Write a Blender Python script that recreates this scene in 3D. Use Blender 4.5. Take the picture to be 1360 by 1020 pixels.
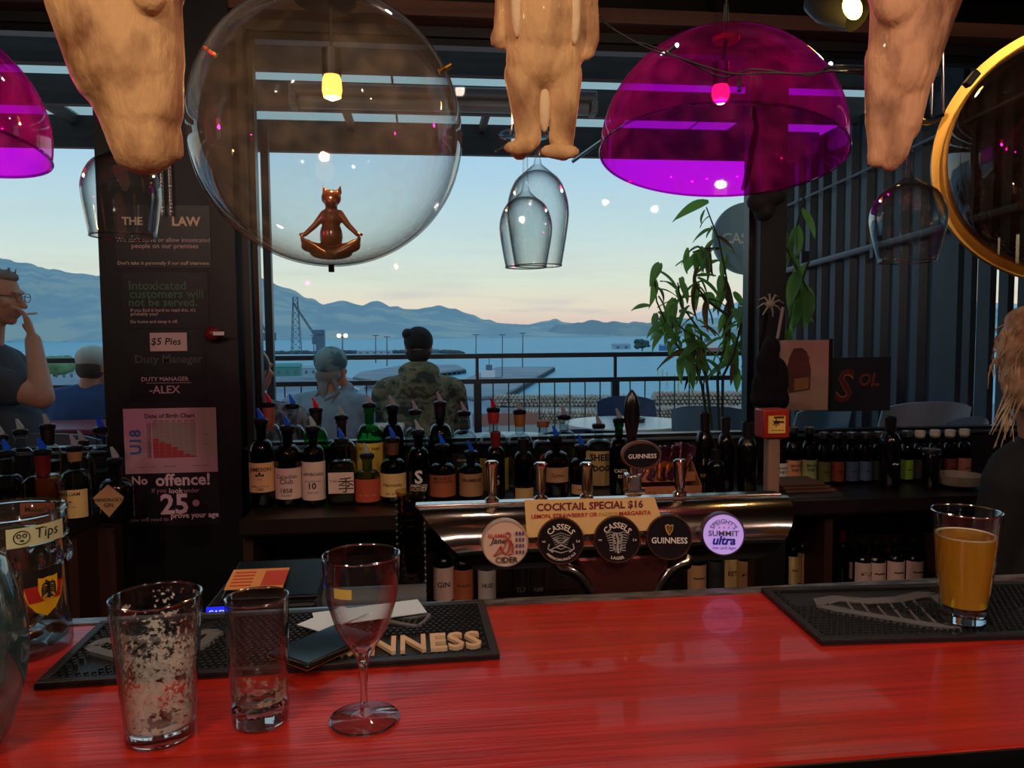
import bpy, math, random
from mathutils import Vector, Matrix, noise
from math import sin, cos, pi, radians as R, sqrt, atan2, hypot
random.seed(7)
rnd = random.uniform
for o in list(bpy.data.objects): bpy.data.objects.remove(o)
SC = bpy.context.scene
COL = SC.collection

# ---------------------------------------------------------------- camera
F = 1020.0
CAM = Vector((0, 0, 1.45))
YAW, PITCH, ROLL = R(6.55), R(3.76), R(0.44)
fw = Vector((sin(YAW)*cos(PITCH), cos(YAW)*cos(PITCH), -sin(PITCH)))
rt0 = fw.cross(Vector((0, 0, 1))).normalized()
up0 = rt0.cross(fw)
rt = rt0*cos(ROLL) - up0*sin(ROLL)
up = up0*cos(ROLL) + rt0*sin(ROLL)
cd = bpy.data.cameras.new('camera'); cam = bpy.data.objects.new('camera', cd); COL.objects.link(cam)
cam.matrix_world = Matrix(((rt.x, up.x, -fw.x, CAM.x), (rt.y, up.y, -fw.y, CAM.y), (rt.z, up.z, -fw.z, CAM.z), (0, 0, 0, 1)))
cd.sensor_width = 36; cd.lens = 36*F/1360; cd.clip_start = 0.02; cd.clip_end = 30000
SC.camera = cam

def lin(v):
    v /= 255
    return v/12.92 if v <= .04045 else ((v+.055)/1.055)**2.4
def C(r, g, b, a=1): return (lin(r), lin(g), lin(b), a)

# ---------------------------------------------------------------- sky
w = bpy.data.worlds.new('dusk_sky'); SC.world = w; w.use_nodes = True
nt = w.node_tree; nt.nodes.clear(); N = nt.nodes.new; Lk = nt.links.new
out = N('ShaderNodeOutputWorld'); bg = N('ShaderNodeBackground'); tc = N('ShaderNodeTexCoord')
sep = N('ShaderNodeSeparateXYZ'); Lk(tc.outputs['Generated'], sep.inputs[0])
rp = N('ShaderNodeValToRGB'); cr = rp.color_ramp
stops = [(0.0, C(196, 176, 172)), (.012, C(222, 196, 184)), (.035, C(232, 216, 196)), (.07, C(219, 224, 208)), (.13, C(196, 217, 220)), (.22, C(170, 205, 228)), (.36, C(150, 192, 224)), (.65, C(146, 188, 224)), (1, C(142, 184, 222))]
while len(cr.elements) < len(stops): cr.elements.new(.5)
for e, (p, c) in zip(cr.elements, stops): e.position = p; e.color = c
Lk(sep.outputs[2], rp.inputs[0])
# thin clouds low over the hills
mp = N('ShaderNodeMapping'); mp.inputs['Scale'].default_value = (5, 5, 42); Lk(tc.outputs['Generated'], mp.inputs[0])
nz = N('ShaderNodeTexNoise'); nz.inputs['Scale'].default_value = 1.3; nz.inputs['Detail'].default_value = 5; Lk(mp.outputs[0], nz.inputs[0])
cr2 = N('ShaderNodeValToRGB'); cr2.color_ramp.elements[0].position = .5; cr2.color_ramp.elements[1].position = .72; Lk(nz.outputs[0], cr2.inputs[0])
band = N('ShaderNodeValToRGB'); bs = [(0, 1), (.03, .75), (.055, .3), (.12, .12), (.2, 0)]
while len(band.color_ramp.elements) < len(bs): band.color_ramp.elements.new(.5)
for e, (p, v) in zip(band.color_ramp.elements, bs): e.position = p; e.color = (v, v, v, 1)
Lk(sep.outputs[2], band.inputs[0])
mu = N('ShaderNodeMath'); mu.operation = 'MULTIPLY'; Lk(cr2.outputs[0], mu.inputs[0]); Lk(band.outputs[0], mu.inputs[1])
mx = N('ShaderNodeMixRGB'); Lk(mu.outputs[0], mx.inputs[0]); Lk(rp.outputs[0], mx.inputs[1]); mx.inputs[2].default_value = C(190, 184, 190)
Lk(mx.outputs[0], bg.inputs[0]); bg.inputs[1].default_value = 1.12; Lk(bg.outputs[0], out.inputs[0])

# ---------------------------------------------------------------- exposure and the room's lamps
SC.view_settings.view_transform = 'Standard'; SC.view_settings.look = 'None'
SC.view_settings.exposure = 0.0; SC.view_settings.gamma = 1; SC.view_settings.use_curve_mapping = False
SC.cycles.use_denoising = True; SC.cycles.max_bounces = 12; SC.cycles.transparent_max_bounces = 40
SC.cycles.sample_clamp_indirect = 4.0; SC.cycles.transmission_bounces = 12
def plight(name, loc, power, col, r=.03):
    l = bpy.data.lights.new(name, 'POINT'); l.energy = power; l.color = col; l.shadow_soft_size = r
    o = bpy.data.objects.new(name, l); o.location = loc; COL.objects.link(o); return o
def alight(name, loc, target, power, col, sx, sy):
    l = bpy.data.lights.new(name, 'AREA'); l.energy = power; l.color = col; l.shape = 'RECTANGLE'; l.size = sx; l.size_y = sy
    o = bpy.data.objects.new(name, l); o.location = loc; o.rotation_euler = (Vector(target)-Vector(loc)).to_track_quat('-Z', 'Y').to_euler(); COL.objects.link(o); return o
WARM = (1, .70, .44)
plight('pendant_bulb_light', (-.6, -.05, 2.3), 23, WARM, .02)
plight('pendant_bulb_light', (.75, -.1, 2.3), 20, WARM, .02)
for _x in (-1.9, .15, 2.2): plight('room_downlight', (_x, -1.5, 2.62), 30, (1, .74, .64), .025)
plight('bar_back_downlight', (.2, 1.75, 2.66), 3.2, (1, .72, .6), .025)

# ---------------------------------------------------------------- pixel rays onto real planes
def ray(px, py):
    return fw + rt*((px-680)/F) - up*((py-510)/F)
def W(px, py, Y):
    d = ray(px, py); return CAM + d*((Y-CAM.y)/d.y)
def WZ(px, py, Z):
    d = ray(px, py); return CAM + d*((Z-CAM.z)/d.z)
def S(px, Y):
    u = (px-680)/F
    return Y/(cos(YAW)-u*sin(YAW))/F      # metres per pixel at that plane

# ---------------------------------------------------------------- materials
MATS = {}
def mat(name, col=(.5, .5, .5, 1), rough=.5, metal=0, trans=0, ior=1.45, emit=None, es=0, col2=None, nscale=8, stretch=(1, 1, 1), nlo=.35, nhi=.65, bump=0, bscale=30, spec=.5, coat=0, bstretch=None, sheen=0):
    if name in MATS: return MATS[name]
    m = bpy.data.materials.new(name); MATS[name] = m; m.use_nodes = True
    t = m.node_tree; b = t.nodes['Principled BSDF']; n = t.nodes.new; l = t.links.new
    b.inputs['Base Color'].default_value = col; b.inputs['Roughness'].default_value = rough; b.inputs['Metallic'].default_value = metal
    b.inputs['Transmission Weight'].default_value = trans; b.inputs['IOR'].default_value = ior
    b.inputs['Specular IOR Level'].default_value = spec; b.inputs['Coat Weight'].default_value = coat; b.inputs['Sheen Weight'].default_value = sheen
    if emit: b.inputs['Emission Color'].default_value = emit; b.inputs['Emission Strength'].default_value = es
    if col2 is not None or bump:
        tcn = n('ShaderNodeTexCoord'); 
    if col2 is not None:
        mpn = n('ShaderNodeMapping'); mpn.inputs['Scale'].default_value = stretch; l(tcn.outputs['Object'], mpn.inputs[0])
        z = n('ShaderNodeTexNoise'); z.inputs['Scale'].default_value = nscale; z.inputs['Detail'].default_value = 5; l(mpn.outputs[0], z.inputs[0])
        q = n('ShaderNodeValToRGB'); q.color_ramp.elements[0].position = nlo; q.color_ramp.elements[1].position = nhi
        q.color_ramp.elements[0].color = col; q.color_ramp.elements[1].color = col2; l(z.outputs[0], q.inputs[0]); l(q.outputs[0], b.inputs['Base Color'])
    if bump:
        mpn = n('ShaderNodeMapping'); mpn.inputs['Scale'].default_value = bstretch or stretch; l(tcn.outputs['Object'], mpn.inputs[0])
        z = n('ShaderNodeTexNoise'); z.inputs['Scale'].default_value = bscale; z.inputs['Detail'].default_value = 4; l(mpn.outputs[0], z.inputs[0])
        bp = n('ShaderNodeBump'); bp.inputs['Strength'].default_value = bump; bp.inputs['Distance'].default_value = .01; l(z.outputs[0], bp.inputs['Height']); l(bp.outputs[0], b.inputs['Normal'])
    return m

def thin(name, tint, gloss=.06, rough=.02, edge=.7, power=3.0, dirt=0, dirtcol=(.6, .5, .4, 1), dscale=40, edgetint=None):
    """thin clear wall: tinted transparency, reflection growing towards grazing angles, optional dust"""
    if name in MATS: return MATS[name]
    m = bpy.data.materials.new(name); MATS[name] = m; m.use_nodes = True
    t = m.node_tree; t.nodes.clear(); n = t.nodes.new; l = t.links.new
    o = n('ShaderNodeOutputMaterial'); tr = n('ShaderNodeBsdfTransparent'); g = n('ShaderNodeBsdfGlossy'); mxs = n('ShaderNodeMixShader')
    g.inputs['Roughness'].default_value = rough; tr.inputs[0].default_value = tint
    lw = n('ShaderNodeLayerWeight'); lw.inputs[0].default_value = .5
    p = n('ShaderNodeMath'); p.operation = 'POWER'; l(lw.outputs['Facing'], p.inputs[0]); p.inputs[1].default_value = power
    a = n('ShaderNodeMath'); a.operation = 'MULTIPLY_ADD'; l(p.outputs[0], a.inputs[0]); a.inputs[1].default_value = edge; a.inputs[2].default_value = gloss; a.use_clamp = True
    if edgetint:
        mc = n('ShaderNodeMixRGB'); l(p.outputs[0], mc.inputs[0]); mc.inputs[1].default_value = tint; mc.inputs[2].default_value = edgetint; l(mc.outputs[0], tr.inputs[0])
    l(a.outputs[0], mxs.inputs[0]); l(tr.outputs[0], mxs.inputs[1]); l(g.outputs[0], mxs.inputs[2]); last = mxs
    if dirt:
        tcn = n('ShaderNodeTexCoord'); z = n('ShaderNodeTexNoise'); z.inputs['Scale'].default_value = dscale; z.inputs['Detail'].default_value = 8; l(tcn.outputs['Object'], z.inputs[0])
        z2 = n('ShaderNodeTexNoise'); z2.inputs['Scale'].default_value = dscale*6; z2.inputs['Detail'].default_value = 2; l(tcn.outputs['Object'], z2.inputs[0])
        mm = n('ShaderNodeMath'); mm.operation = 'MULTIPLY'; l(z.outputs[0], mm.inputs[0]); l(z2.outputs[0], mm.inputs[1])
        q = n('ShaderNodeMapRange'); q.inputs[1].default_value = .18; q.inputs[2].default_value = .42; q.inputs[3].default_value = dirt*.35; q.inputs[4].default_value = dirt*2; l(mm.outputs[0], q.inputs[0])
        d = n('ShaderNodeBsdfTranslucent'); d.inputs[0].default_value = dirtcol; d2 = n('ShaderNodeBsdfDiffuse'); d2.inputs[0].default_value = dirtcol
        ad = n('ShaderNodeMixShader'); ad.inputs[0].default_value = .5; l(d.outputs[0], ad.inputs[1]); l(d2.outputs[0], ad.inputs[2])
        m2 = n('ShaderNodeMixShader'); l(q.outputs[0], m2.inputs[0]); l(mxs.outputs[0], m2.inputs[1]); l(ad.outputs[0], m2.inputs[2]); last = m2
    l(last.outputs[0], o.inputs[0]); return m

def mask_mat(name, col, scale, lo, hi, grad=None, rough=.5):
    """a film that covers its surface only in patches (foam, frost); grad=(z0,z1) makes it denser towards z0"""
    m = bpy.data.materials.new(name); m.use_nodes = True; t = m.node_tree; b = t.nodes['Principled BSDF']; n = t.nodes.new; l = t.links.new
    b.inputs['Base Color'].default_value = col; b.inputs['Roughness'].default_value = rough
    tcn = n('ShaderNodeTexCoord'); z = n('ShaderNodeTexNoise'); z.inputs['Scale'].default_value = scale; z.inputs['Detail'].default_value = 6; l(tcn.outputs['Object'], z.inputs[0])
    z2 = n('ShaderNodeTexNoise'); z2.inputs['Scale'].default_value = scale*.14; z2.inputs['Detail'].default_value = 3; l(tcn.outputs['Object'], z2.inputs[0])
    sp = n('ShaderNodeSeparateXYZ'); l(tcn.outputs['Object'], sp.inputs[0])
    g = n('ShaderNodeMapRange'); g.inputs[1].default_value = grad[0]; g.inputs[2].default_value = grad[1]; g.inputs[3].default_value = .22; g.inputs[4].default_value = -.04; l(sp.outputs[2], g.inputs[0])
    a = n('ShaderNodeMath'); a.operation = 'ADD'; l(z.outputs[0], a.inputs[0]); l(g.outputs[0], a.inputs[1])
    a2 = n('ShaderNodeMath'); a2.operation = 'MULTIPLY_ADD'; l(z2.outputs[0], a2.inputs[0]); a2.inputs[1].default_value = .7; l(a.outputs[0], a2.inputs[2])
    q = n('ShaderNodeMapRange'); q.inputs[1].default_value = lo; q.inputs[2].default_value = hi; q.inputs[4].default_value = .6; l(a2.outputs[0], q.inputs[0])
    l(q.outputs[0], b.inputs['Alpha']); return m

K = lambda n, r, g, b, **k: mat(n, C(r, g, b), **k)
M_black = K('black_paint', 14, 14, 17, rough=.45, bump=.05, bscale=20)
M_blackplastic = K('black_plastic', 16, 16, 18, rough=.3)
M_rubber = K('bar_mat_rubber', 30, 31, 34, rough=.42)
M_chrome = K('chrome', 205, 200, 195, rough=.1, metal=1)
M_steel = K('brushed_steel', 170, 172, 175, rough=.3, metal=1)
M_brass = K('brass', 214, 160, 70, rough=.28, metal=1)
M_glass = mat('clear_glass', (1, 1, 1, 1), rough=0, trans=1, ior=1.46)
T_glass = thin('clear_thin_glass', (.97, .98, .98, 1), gloss=.045, rough=.01, edge=.9, power=2.4, edgetint=(.42, .46, .47, 1))
T_rim = thin('glass_rim', (.75, .78, .8, 1), gloss=.42, rough=.08, edge=.5, power=1.5)
M_winglass = thin('window_glass', (.94, .97, .97, 1), gloss=.006, edge=.4, power=4, dirt=.004, dirtcol=(.7, .75, .8, 1), dscale=6)
M_paper = K('paper_cream', 214, 196, 168, rough=.8)
M_white = K('paper_white', 225, 218, 215, rough=.8)
M_pink = K('paper_pale', 196, 168, 170, rough=.8)
M_ink = K('black_ink', 25, 22, 26, rough=.7)
M_red = K('red_ink', 176, 40, 40, rough=.6)
M_blue = K('blue_ink', 70, 110, 170, rough=.6)
M_whiteink = K('white_ink', 226, 214, 208, rough=.7)
M_greyink = K('grey_ink', 74, 78, 80, rough=.8)
M_gold = K('gold_ink', 190, 150, 80, rough=.5)
M_skin = K('skin', 196, 140, 116, rough=.55, bump=.1, bscale=60)
M_wooddark = mat('dark_stained_wood', C(38, 22, 17), rough=.4, col2=C(62, 34, 24), nscale=6, stretch=(.6, 6, 6), bump=.1, bscale=20)
M_beam = mat('brown_beam_wood', C(92, 60, 44), rough=.5, col2=C(70, 44, 34), nscale=5, stretch=(.3, 5, 5))

# ---------------------------------------------------------------- mesh building
WM = {}   # world matrix of the objects that parent others
class MB:
    def __init__(s): s.v = []; s.f = []
    def add(s, vs, fs):
        n = len(s.v); s.v += [tuple(x) for x in vs]; s.f += [tuple(i+n for i in f) for f in fs]; return s
    def box(s, c, d, rz=0, rx=0, ry=0):
        m = Matrix.Rotation(rz, 3, 'Z') @ Matrix.Rotation(ry, 3, 'Y') @ Matrix.Rotation(rx, 3, 'X'); c = Vector(c)
        vs = [c + m @ Vector((x*d[0]/2, y*d[1]/2, z*d[2]/2)) for x in (-1, 1) for y in (-1, 1) for z in (-1, 1)]
        return s.add(vs, [(0, 1, 3, 2), (4, 6, 7, 5), (0, 4, 5, 1), (2, 3, 7, 6), (0, 2, 6, 4), (1, 5, 7, 3)])
    def b2(s, a, b):   # box from two corners
        return s.box([(a[i]+b[i])/2 for i in range(3)], [abs(b[i]-a[i]) for i in range(3)])
    def lathe(s, prof, c=(0, 0, 0), seg=24, mx=None, cap=True, sx=1, sy=1):
        c = Vector(c); vs = []; fs = []; n = len(prof)
        for r, z in prof:
            for k in range(seg):
                a = 2*pi*k/seg; p = Vector((r*cos(a)*sx, r*sin(a)*sy, z)); vs.append(c + (mx @ p if mx else p))
        for i in range(n-1):
            for k in range(seg):
                k2 = (k+1) % seg; fs.append((i*seg+k, i*seg+k2, (i+1)*seg+k2, (i+1)*seg+k))
        if cap:
            if prof[0][0] > 1e-6: fs.append(tuple(range(seg))[::-1])
            if prof[-1][0] > 1e-6: fs.append(tuple((n-1)*seg+k for k in range(seg)))
        return s.add(vs, fs)
    def tube(s, pts, r, seg=8, cap=True):
        pts = [Vector(p) for p in pts]; n = len(pts); rr = r if isinstance(r, (list, tuple)) else [r]*n; vs = []; fs = []; pn = None
        for i, p in enumerate(pts):
            t = (pts[min(i+1, n-1)]-pts[max(i-1, 0)]).normalized()
            if pn is None: pn = t.orthogonal().normalized()
            else: pn = (pn - t*pn.dot(t)).normalized()
            b = t.cross(pn)
            for k in range(seg):
                a = 2*pi*k/seg; vs.append(p + (pn*cos(a)+b*sin(a))*rr[i])
        for i in range(n-1):
            for k in range(seg):
                k2 = (k+1) % seg; fs.append((i*seg+k, i*seg+k2, (i+1)*seg+k2, (i+1)*seg+k))
        if cap: fs += [tuple(range(seg))[::-1], tuple((n-1)*seg+k for k in range(seg))]
        return s.add(vs, fs)
    def cap(s, a, b, r1, r2=None, seg=14, flat=None):  # tapered capsule
        a = Vector(a); b = Vector(b); r2 = r1 if r2 is None else r2; ax = b-a; L = ax.length; t = ax.normalized() if L > 1e-6 else Vector((0, 0, 1))
        q = t.to_track_quat('Z', 'Y').to_matrix()
        pr = [(r1*cos(x), r1*sin(x)) for x in [R(-89.9), R(-60), R(-30), 0]] + [(r2*cos(x), L+r2*sin(x)) for x in [0, R(30), R(60), R(89.9)]]
        return s.lathe(pr, a, seg, q)
    def ell(s, c, r, mx=None, seg=20, rings=12):
        m = (mx or Matrix.Identity(3)) @ Matrix.Diagonal(Vector(r))
        return s.lathe([(cos(x), sin(x)) for x in [-pi/2+.001+(pi-.002)*i/rings for i in range(rings+1)]], c, seg, m)
    def prism(s, poly, o, u, v, d):   # polygon (x,y) in frame o,u,v extruded by vector d
        o, u, v, d = Vector(o), Vector(u), Vector(v), Vector(d); n = len(poly)
        vs = [o+u*x+v*y for x, y in poly]; vs += [p+d for p in vs]
        fs = [tuple(range(n)), tuple(range(2*n-1, n-1, -1))] + [(i, i+n, (i+1) % n+n, (i+1) % n) for i in range(n)]
        return s.add(vs, fs)
    def mesh(s, name, m, smooth=True, ang=35):
        me = bpy.data.meshes.new(name); me.from_pydata(s.v, [], s.f); me.materials.append(m)
        if smooth:
            me.polygons.foreach_set('use_smooth', [True]*len(me.polygons)); me.set_sharp_from_angle(angle=R(ang))
        return me
    def obj(s, name, m, parent=None, smooth=True, world=True, recalc=True, ang=35, kind=None, label=None, bevel=0):
        me = s.mesh(name, m, smooth, ang)
        if recalc:
            import bmesh
            bm = bmesh.new(); bm.from_mesh(me); bmesh.ops.recalc_face_normals(bm, faces=bm.faces); bm.to_mesh(me); bm.free()
            if smooth: me.set_sharp_from_angle(angle=R(ang))
        o = link(name, me, parent, world)
        if bevel:
            b = o.modifiers.new('bevel', 'BEVEL'); b.width = bevel; b.segments = 2; b.limit_method = 'ANGLE'
        if kind: o['kind'] = kind
        if label: o['label'] = label
        return o
def link(name, data, parent=None, world=True):
    o = bpy.data.objects.new(name, data); COL.objects.link(o)
    wm = Matrix.Identity(4)
    if parent is not None:
        o.parent = parent
        if world: o.matrix_parent_inverse = WM[parent.name].inverted()
        else: wm = WM[parent.name].copy()
    WM[o.name] = wm
    return o
def thing(name, label, cat, loc=(0, 0, 0), rz=0, group=None):
    o = bpy.data.objects.new(name, None); COL.objects.link(o); o.empty_display_size = .05
    o.location = loc; o.rotation_euler = (0, 0, rz); o['label'] = label; o['category'] = cat
    if group: o['group'] = group
    WM[o.name] = Matrix.Translation(Vector(loc)) @ Matrix.Rotation(rz, 4, 'Z')
    return o
def tag(o, label, cat, group=None):
    o['label'] = label; o['category'] = cat
    if group: o['group'] = group
    return o
def struct(o): o['kind'] = 'structure'; return o
def dup(root, loc, label=None, rz=None, sc=None):
    r = root.copy(); COL.objects.link(r); r.location = loc
    if rz is not None: r.rotation_euler = (0, 0, rz)
    if sc: r.scale = (sc, sc, sc)
    if label: r['label'] = label
    for ch in list(root.children):
        c = ch.copy(); COL.objects.link(c); c.parent = r
        for g in list(ch.children):
            d = g.copy(); COL.objects.link(d); d.parent = c
    return r
def blob(name, mb, vox, m, parent=None, it=4, kind=None, label=None):
    """fuse overlapping solids into one continuous smooth surface"""
    me = bpy.data.meshes.new(name); me.from_pydata(mb.v, [], mb.f)
    import bmesh
    bm = bmesh.new(); bm.from_mesh(me); bmesh.ops.recalc_face_normals(bm, faces=bm.faces); bm.to_mesh(me); bm.free()
    t = bpy.data.objects.new('t', me); COL.objects.link(t)
    md = t.modifiers.new('r', 'REMESH'); md.mode = 'VOXEL'; md.voxel_size = vox
    sm = t.modifiers.new('s', 'SMOOTH'); sm.factor = .5; sm.iterations = it
    dg = bpy.context.evaluated_depsgraph_get(); m2 = bpy.data.meshes.new_from_object(t.evaluated_get(dg))
    bpy.data.objects.remove(t); m2.materials.clear(); m2.materials.append(m); m2.name = name
    m2.polygons.foreach_set('use_smooth', [True]*len(m2.polygons))
    o = link(name, m2, parent)
    if kind: o['kind'] = kind
    if label: o['label'] = label
    return o

TC = {}
def tmesh(body, bold=0, res=2, sp=1.0, shear=0):
    k = (body, bold, res, sp, shear)
    if k in TC: return TC[k]
    c = bpy.data.curves.new('t', 'FONT'); c.body = body; c.align_x = 'CENTER'; c.align_y = 'CENTER'; c.offset = bold; c.resolution_u = res; c.space_character = sp; c.shear = shear
    o = bpy.data.objects.new('t', c); me = bpy.data.meshes.new_from_object(o)
    vs = [tuple(v.co) for v in me.vertices]; fs = [tuple(p.vertices) for p in me.polygons]
    bpy.data.objects.remove(o)
    xs = [v[0] for v in vs]; ys = [v[1] for v in vs]; cx = (min(xs)+max(xs))/2; cy = (min(ys)+max(ys))/2
    w_, h_ = max(xs)-min(xs), max(ys)-min(ys)
    TC[k] = ([((x-cx), (y-cy)) for x, y, _ in vs], fs, w_, h_); return TC[k]
def text(mb, body, o, u, v, width=None, height=None, at=(0, 0), bold=.015, off=.0006, bend=None, arc=None, shear=0, ext=0, sp=1.0):
    """adds lettering to mb: frame o,u,v; bend=(centre, radius) wraps around a vertical cylinder; arc=R sets it on a circle"""
    vs, fs, tw, th = tmesh(body, bold*.55, 2, sp, shear); u = Vector(u); v = Vector(v); o = Vector(o); n = u.cross(v)
    sx = width/tw if width else height/th; sy = height/th if height else sx
    if height and not width: sx = sy
    P = []
    for x, y in vs:
        x *= sx; y *= sy
        if arc:
            if arc > 0: rr = arc+y; a = x/arc; x, y = rr*sin(a), rr*cos(a)
            else: rr = -arc-y; a = x/(-arc); x, y = rr*sin(a), -rr*cos(a)
        x += at[0]; y += at[1]
        if bend:
            c, r = bend; a = x/r; P.append(Vector((c[0]+(r+off)*sin(a), c[1]-(r+off)*cos(a), o.z+y)))
        else: P.append(o+u*x+v*y+n*off)
    mb.add(P, fs)
    if ext:
        n0 = len(mb.v)-len(P); Q = [p+n*ext for p in P]; mb.v[n0:] = [tuple(q) for q in Q]
        edges = {}
        for f in fs:
            for i in range(len(f)):
                a, b = f[i], f[(i+1) % len(f)]; edges[(a, b)] = 1
        m0 = len(mb.v); mb.v += [tuple(p) for p in P]
        for (a, b) in edges:
            if (b, a) not in edges: mb.f.append((n0+a, m0+a, m0+b, n0+b))
    return mb
X3, Y3, Z3 = Vector((1, 0, 0)), Vector((0, 1, 0)), Vector((0, 0, 1))
def at_line(parent, lines, o, u=X3, v=Z3, m=M_ink, name='lettering', **k):
    mb = MB()
    for body, width, x, y in lines: text(mb, body, o, u, v, width=width, at=(x, y), **k)
    return mb.obj(name, m, parent, smooth=False, recalc=False)

# ================================================================ the room shell
YW = 2.80                       # window plane
ZS, ZH = 1.052, 2.50            # sill and head of the windows
M_wall = K('dark_wall_paint', 34, 26, 28, rough=.7)
M_floor = mat('dark_floor_boards', C(44, 32, 28), rough=.4, col2=C(60, 44, 36), nscale=4, stretch=(1, 8, 1))
XL, XR = -3.6, 3.4
def box_struct(name, a, b, m, smooth=False, bevel=0):
    return struct(MB().b2(a, b).obj(name, m, smooth=smooth, bevel=bevel))
fl = struct(thing('floor', '', 'x')); 
for k in ('label', 'category'): del fl[k]
MB().b2((XL, -3, -.08), (XR, YW+.1, -.02)).obj('subfloor', M_floor, fl, smooth=False)
pl = MB().b2((XL, -.07, -.02), (XR, .07, 0)).mesh('plank', M_floor, False)
for i in range(40):
    o = link('plank', pl, fl, False); o.location = (0, -2.9+i*.145, rnd(-.001, 0))
box_struct('ceiling', (XL, -3, 2.72), (XR, YW+.1, 2.8), M_black)
box_struct('wall_back', (XL, -3.1, 0), (XR, -3, 2.8), M_wall)
box_struct('wall_left', (XL-.1, -3, 0), (XL, YW+.1, 2.8), M_wall)
box_struct('wall_right', (XR, -3, 0), (XR+.1, YW+.1, 2.8), M_wall)
xa = W(141, 500, YW).x; xb = W(322, 500, YW).x; xc = W(1000, 480, YW).x; xd = W(1034, 480, YW).x
# wall under and over the windows
box_struct('wall_window_side', (XL, YW, 0), (XR, YW+.1, ZS), M_black)
box_struct('wall_window_header', (XL, YW, ZH), (XR, YW+.1, 2.72), M_black)
# pillar that carries the notices
YP = 2.70
box_struct('pillar', (W(138, 500, YP).x, YP, 0), (W(317, 500, YP).x, YW+.1, 2.72), M_black)
box_struct('trim_1', (xb+.0, YP+.04, ZS), (xb+.006, YW+.0, ZH), K('pale_frame_paint', 150, 160, 165, rough=.5))
box_struct('trim_2', (xb+.022, YP+.05, ZS), (xb+.045, YW+.1, ZH), M_black)
box_struct('pillar_right', (xc, YW-.05, ZS-.1), (xd, YW+.1, ZH), M_black)
box_struct('trim_3', (xd, YW-.02, ZS), (xd+.012, YW+.0, ZH), K('dull_frame_grey', 60, 66, 72, rough=.5))
box_struct('trim_4', (XL, YW-.03, ZS-.004), (XR, YW+.03, ZS+.003), M_steel)
box_struct('trim_5', (XL, 2.71, 2.535), (XR, YW-.001, 2.585), M_beam)
box_struct('trim_6', (XL, 2.0, 2.60), (XR, 2.10, 2.70), M_black)
for i, (a, b) in enumerate(((XL, W(138, 500, YP).x), (xb+.045, xc), (xd, XR))):
    r = MB().b2((a+.0, YW+.035, ZS), (b, YW+.041, ZH)).obj('window_%d' % (i+1), M_winglass, smooth=False); struct(r)
    mb = MB()
    for z in (ZS+.003, ZH-.015): mb.b2((a, YW+.01, z-.012), (b, YW+.06, z+.012))
    mb.b2((a, YW+.01, ZS), (a+.018, YW+.06, ZH)); mb.b2((b-.018, YW+.01, ZS), (b, YW+.06, ZH))
    mb.obj('window_frame', M_blackplastic, r, smooth=False)
# mullion outside the main window is a canopy post (below)

# ================================================================ outside: deck, rail, canopy
M_dark_steel = K('dark_grey_steel', 44, 46, 52, rough=.4)
M_deckwood = mat('deck_boards_wood', C(88, 84, 84), rough=.6, col2=C(66, 62, 62), nscale=4, stretch=(.5, 5, 1))
DZ = .2; YR = 5.15
dk = struct(thing('deck', '', 'x', (0, 0, 0))); del dk['label']; del dk['category']
pl = MB().b2((-5, -.066, -.03), (2.62, .066, 0)).mesh('deck_board', M_deckwood, False)
for i in range(18):
    o = link('deck_board', pl, dk, False); o.location = (0, 2.98+i*.14, DZ)
MB().b2((-5, 2.9, DZ-.3), (2.62, 5.45, DZ-.04)).obj('deck_frame', M_dark_steel, dk, smooth=False)
# railing
rl = thing('balcony_railing', 'dark steel balcony railing with two rails and thin upright rods above the harbour', 'railing', (0, YR, DZ))
z1 = W(800, 471, YR).z; z2 = W(800, 504, YR).z
MB().b2((-5, YR-.03, z1-.016), (2.5, YR+.03, z1+.016)).obj('top_rail', M_dark_steel, rl, smooth=False, bevel=.004)
MB().b2((-5, YR-.02, z2-.016), (2.5, YR+.02, z2+.016)).obj('lower_rail', M_dark_steel, rl, smooth=False, bevel=.004)
x0 = W(634, 500, YR).x; dx = W(817, 500, YR).x - x0
me = MB().b2((-.025, -.022, 0), (.025, .022, z2-DZ)).mesh('railing_post', M_dark_steel, False)
me2 = MB().b2((-.009, -.012, 0), (.009, .012, z1-z2)).mesh('railing_spacer', M_dark_steel, False)
for k in range(-5, 3):
    if x0+k*dx < 2.5:
        o = link('railing_post', me, rl, False); o.location = (x0+k*dx, 0, 0)
        o = link('railing_spacer', me2, rl, False); o.location = (x0+k*dx, 0, z2-DZ)
me = MB().tube([(0, 0, .06), (0, 0, z2-DZ)], .0045, 6).mesh('railing_rod', M_dark_steel)
for k in range(-45, 17):
    if x0+k*dx/9 < 2.5 and k % 9:
        o = link('railing_rod', me, rl, False); o.location = (x0+k*dx/9, 0, 0)
MB().b2((-5, YR-.02, DZ+.04), (2.5, YR+.02, DZ+.07)).obj('bottom_rail', M_dark_steel, rl, smooth=False)
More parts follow.
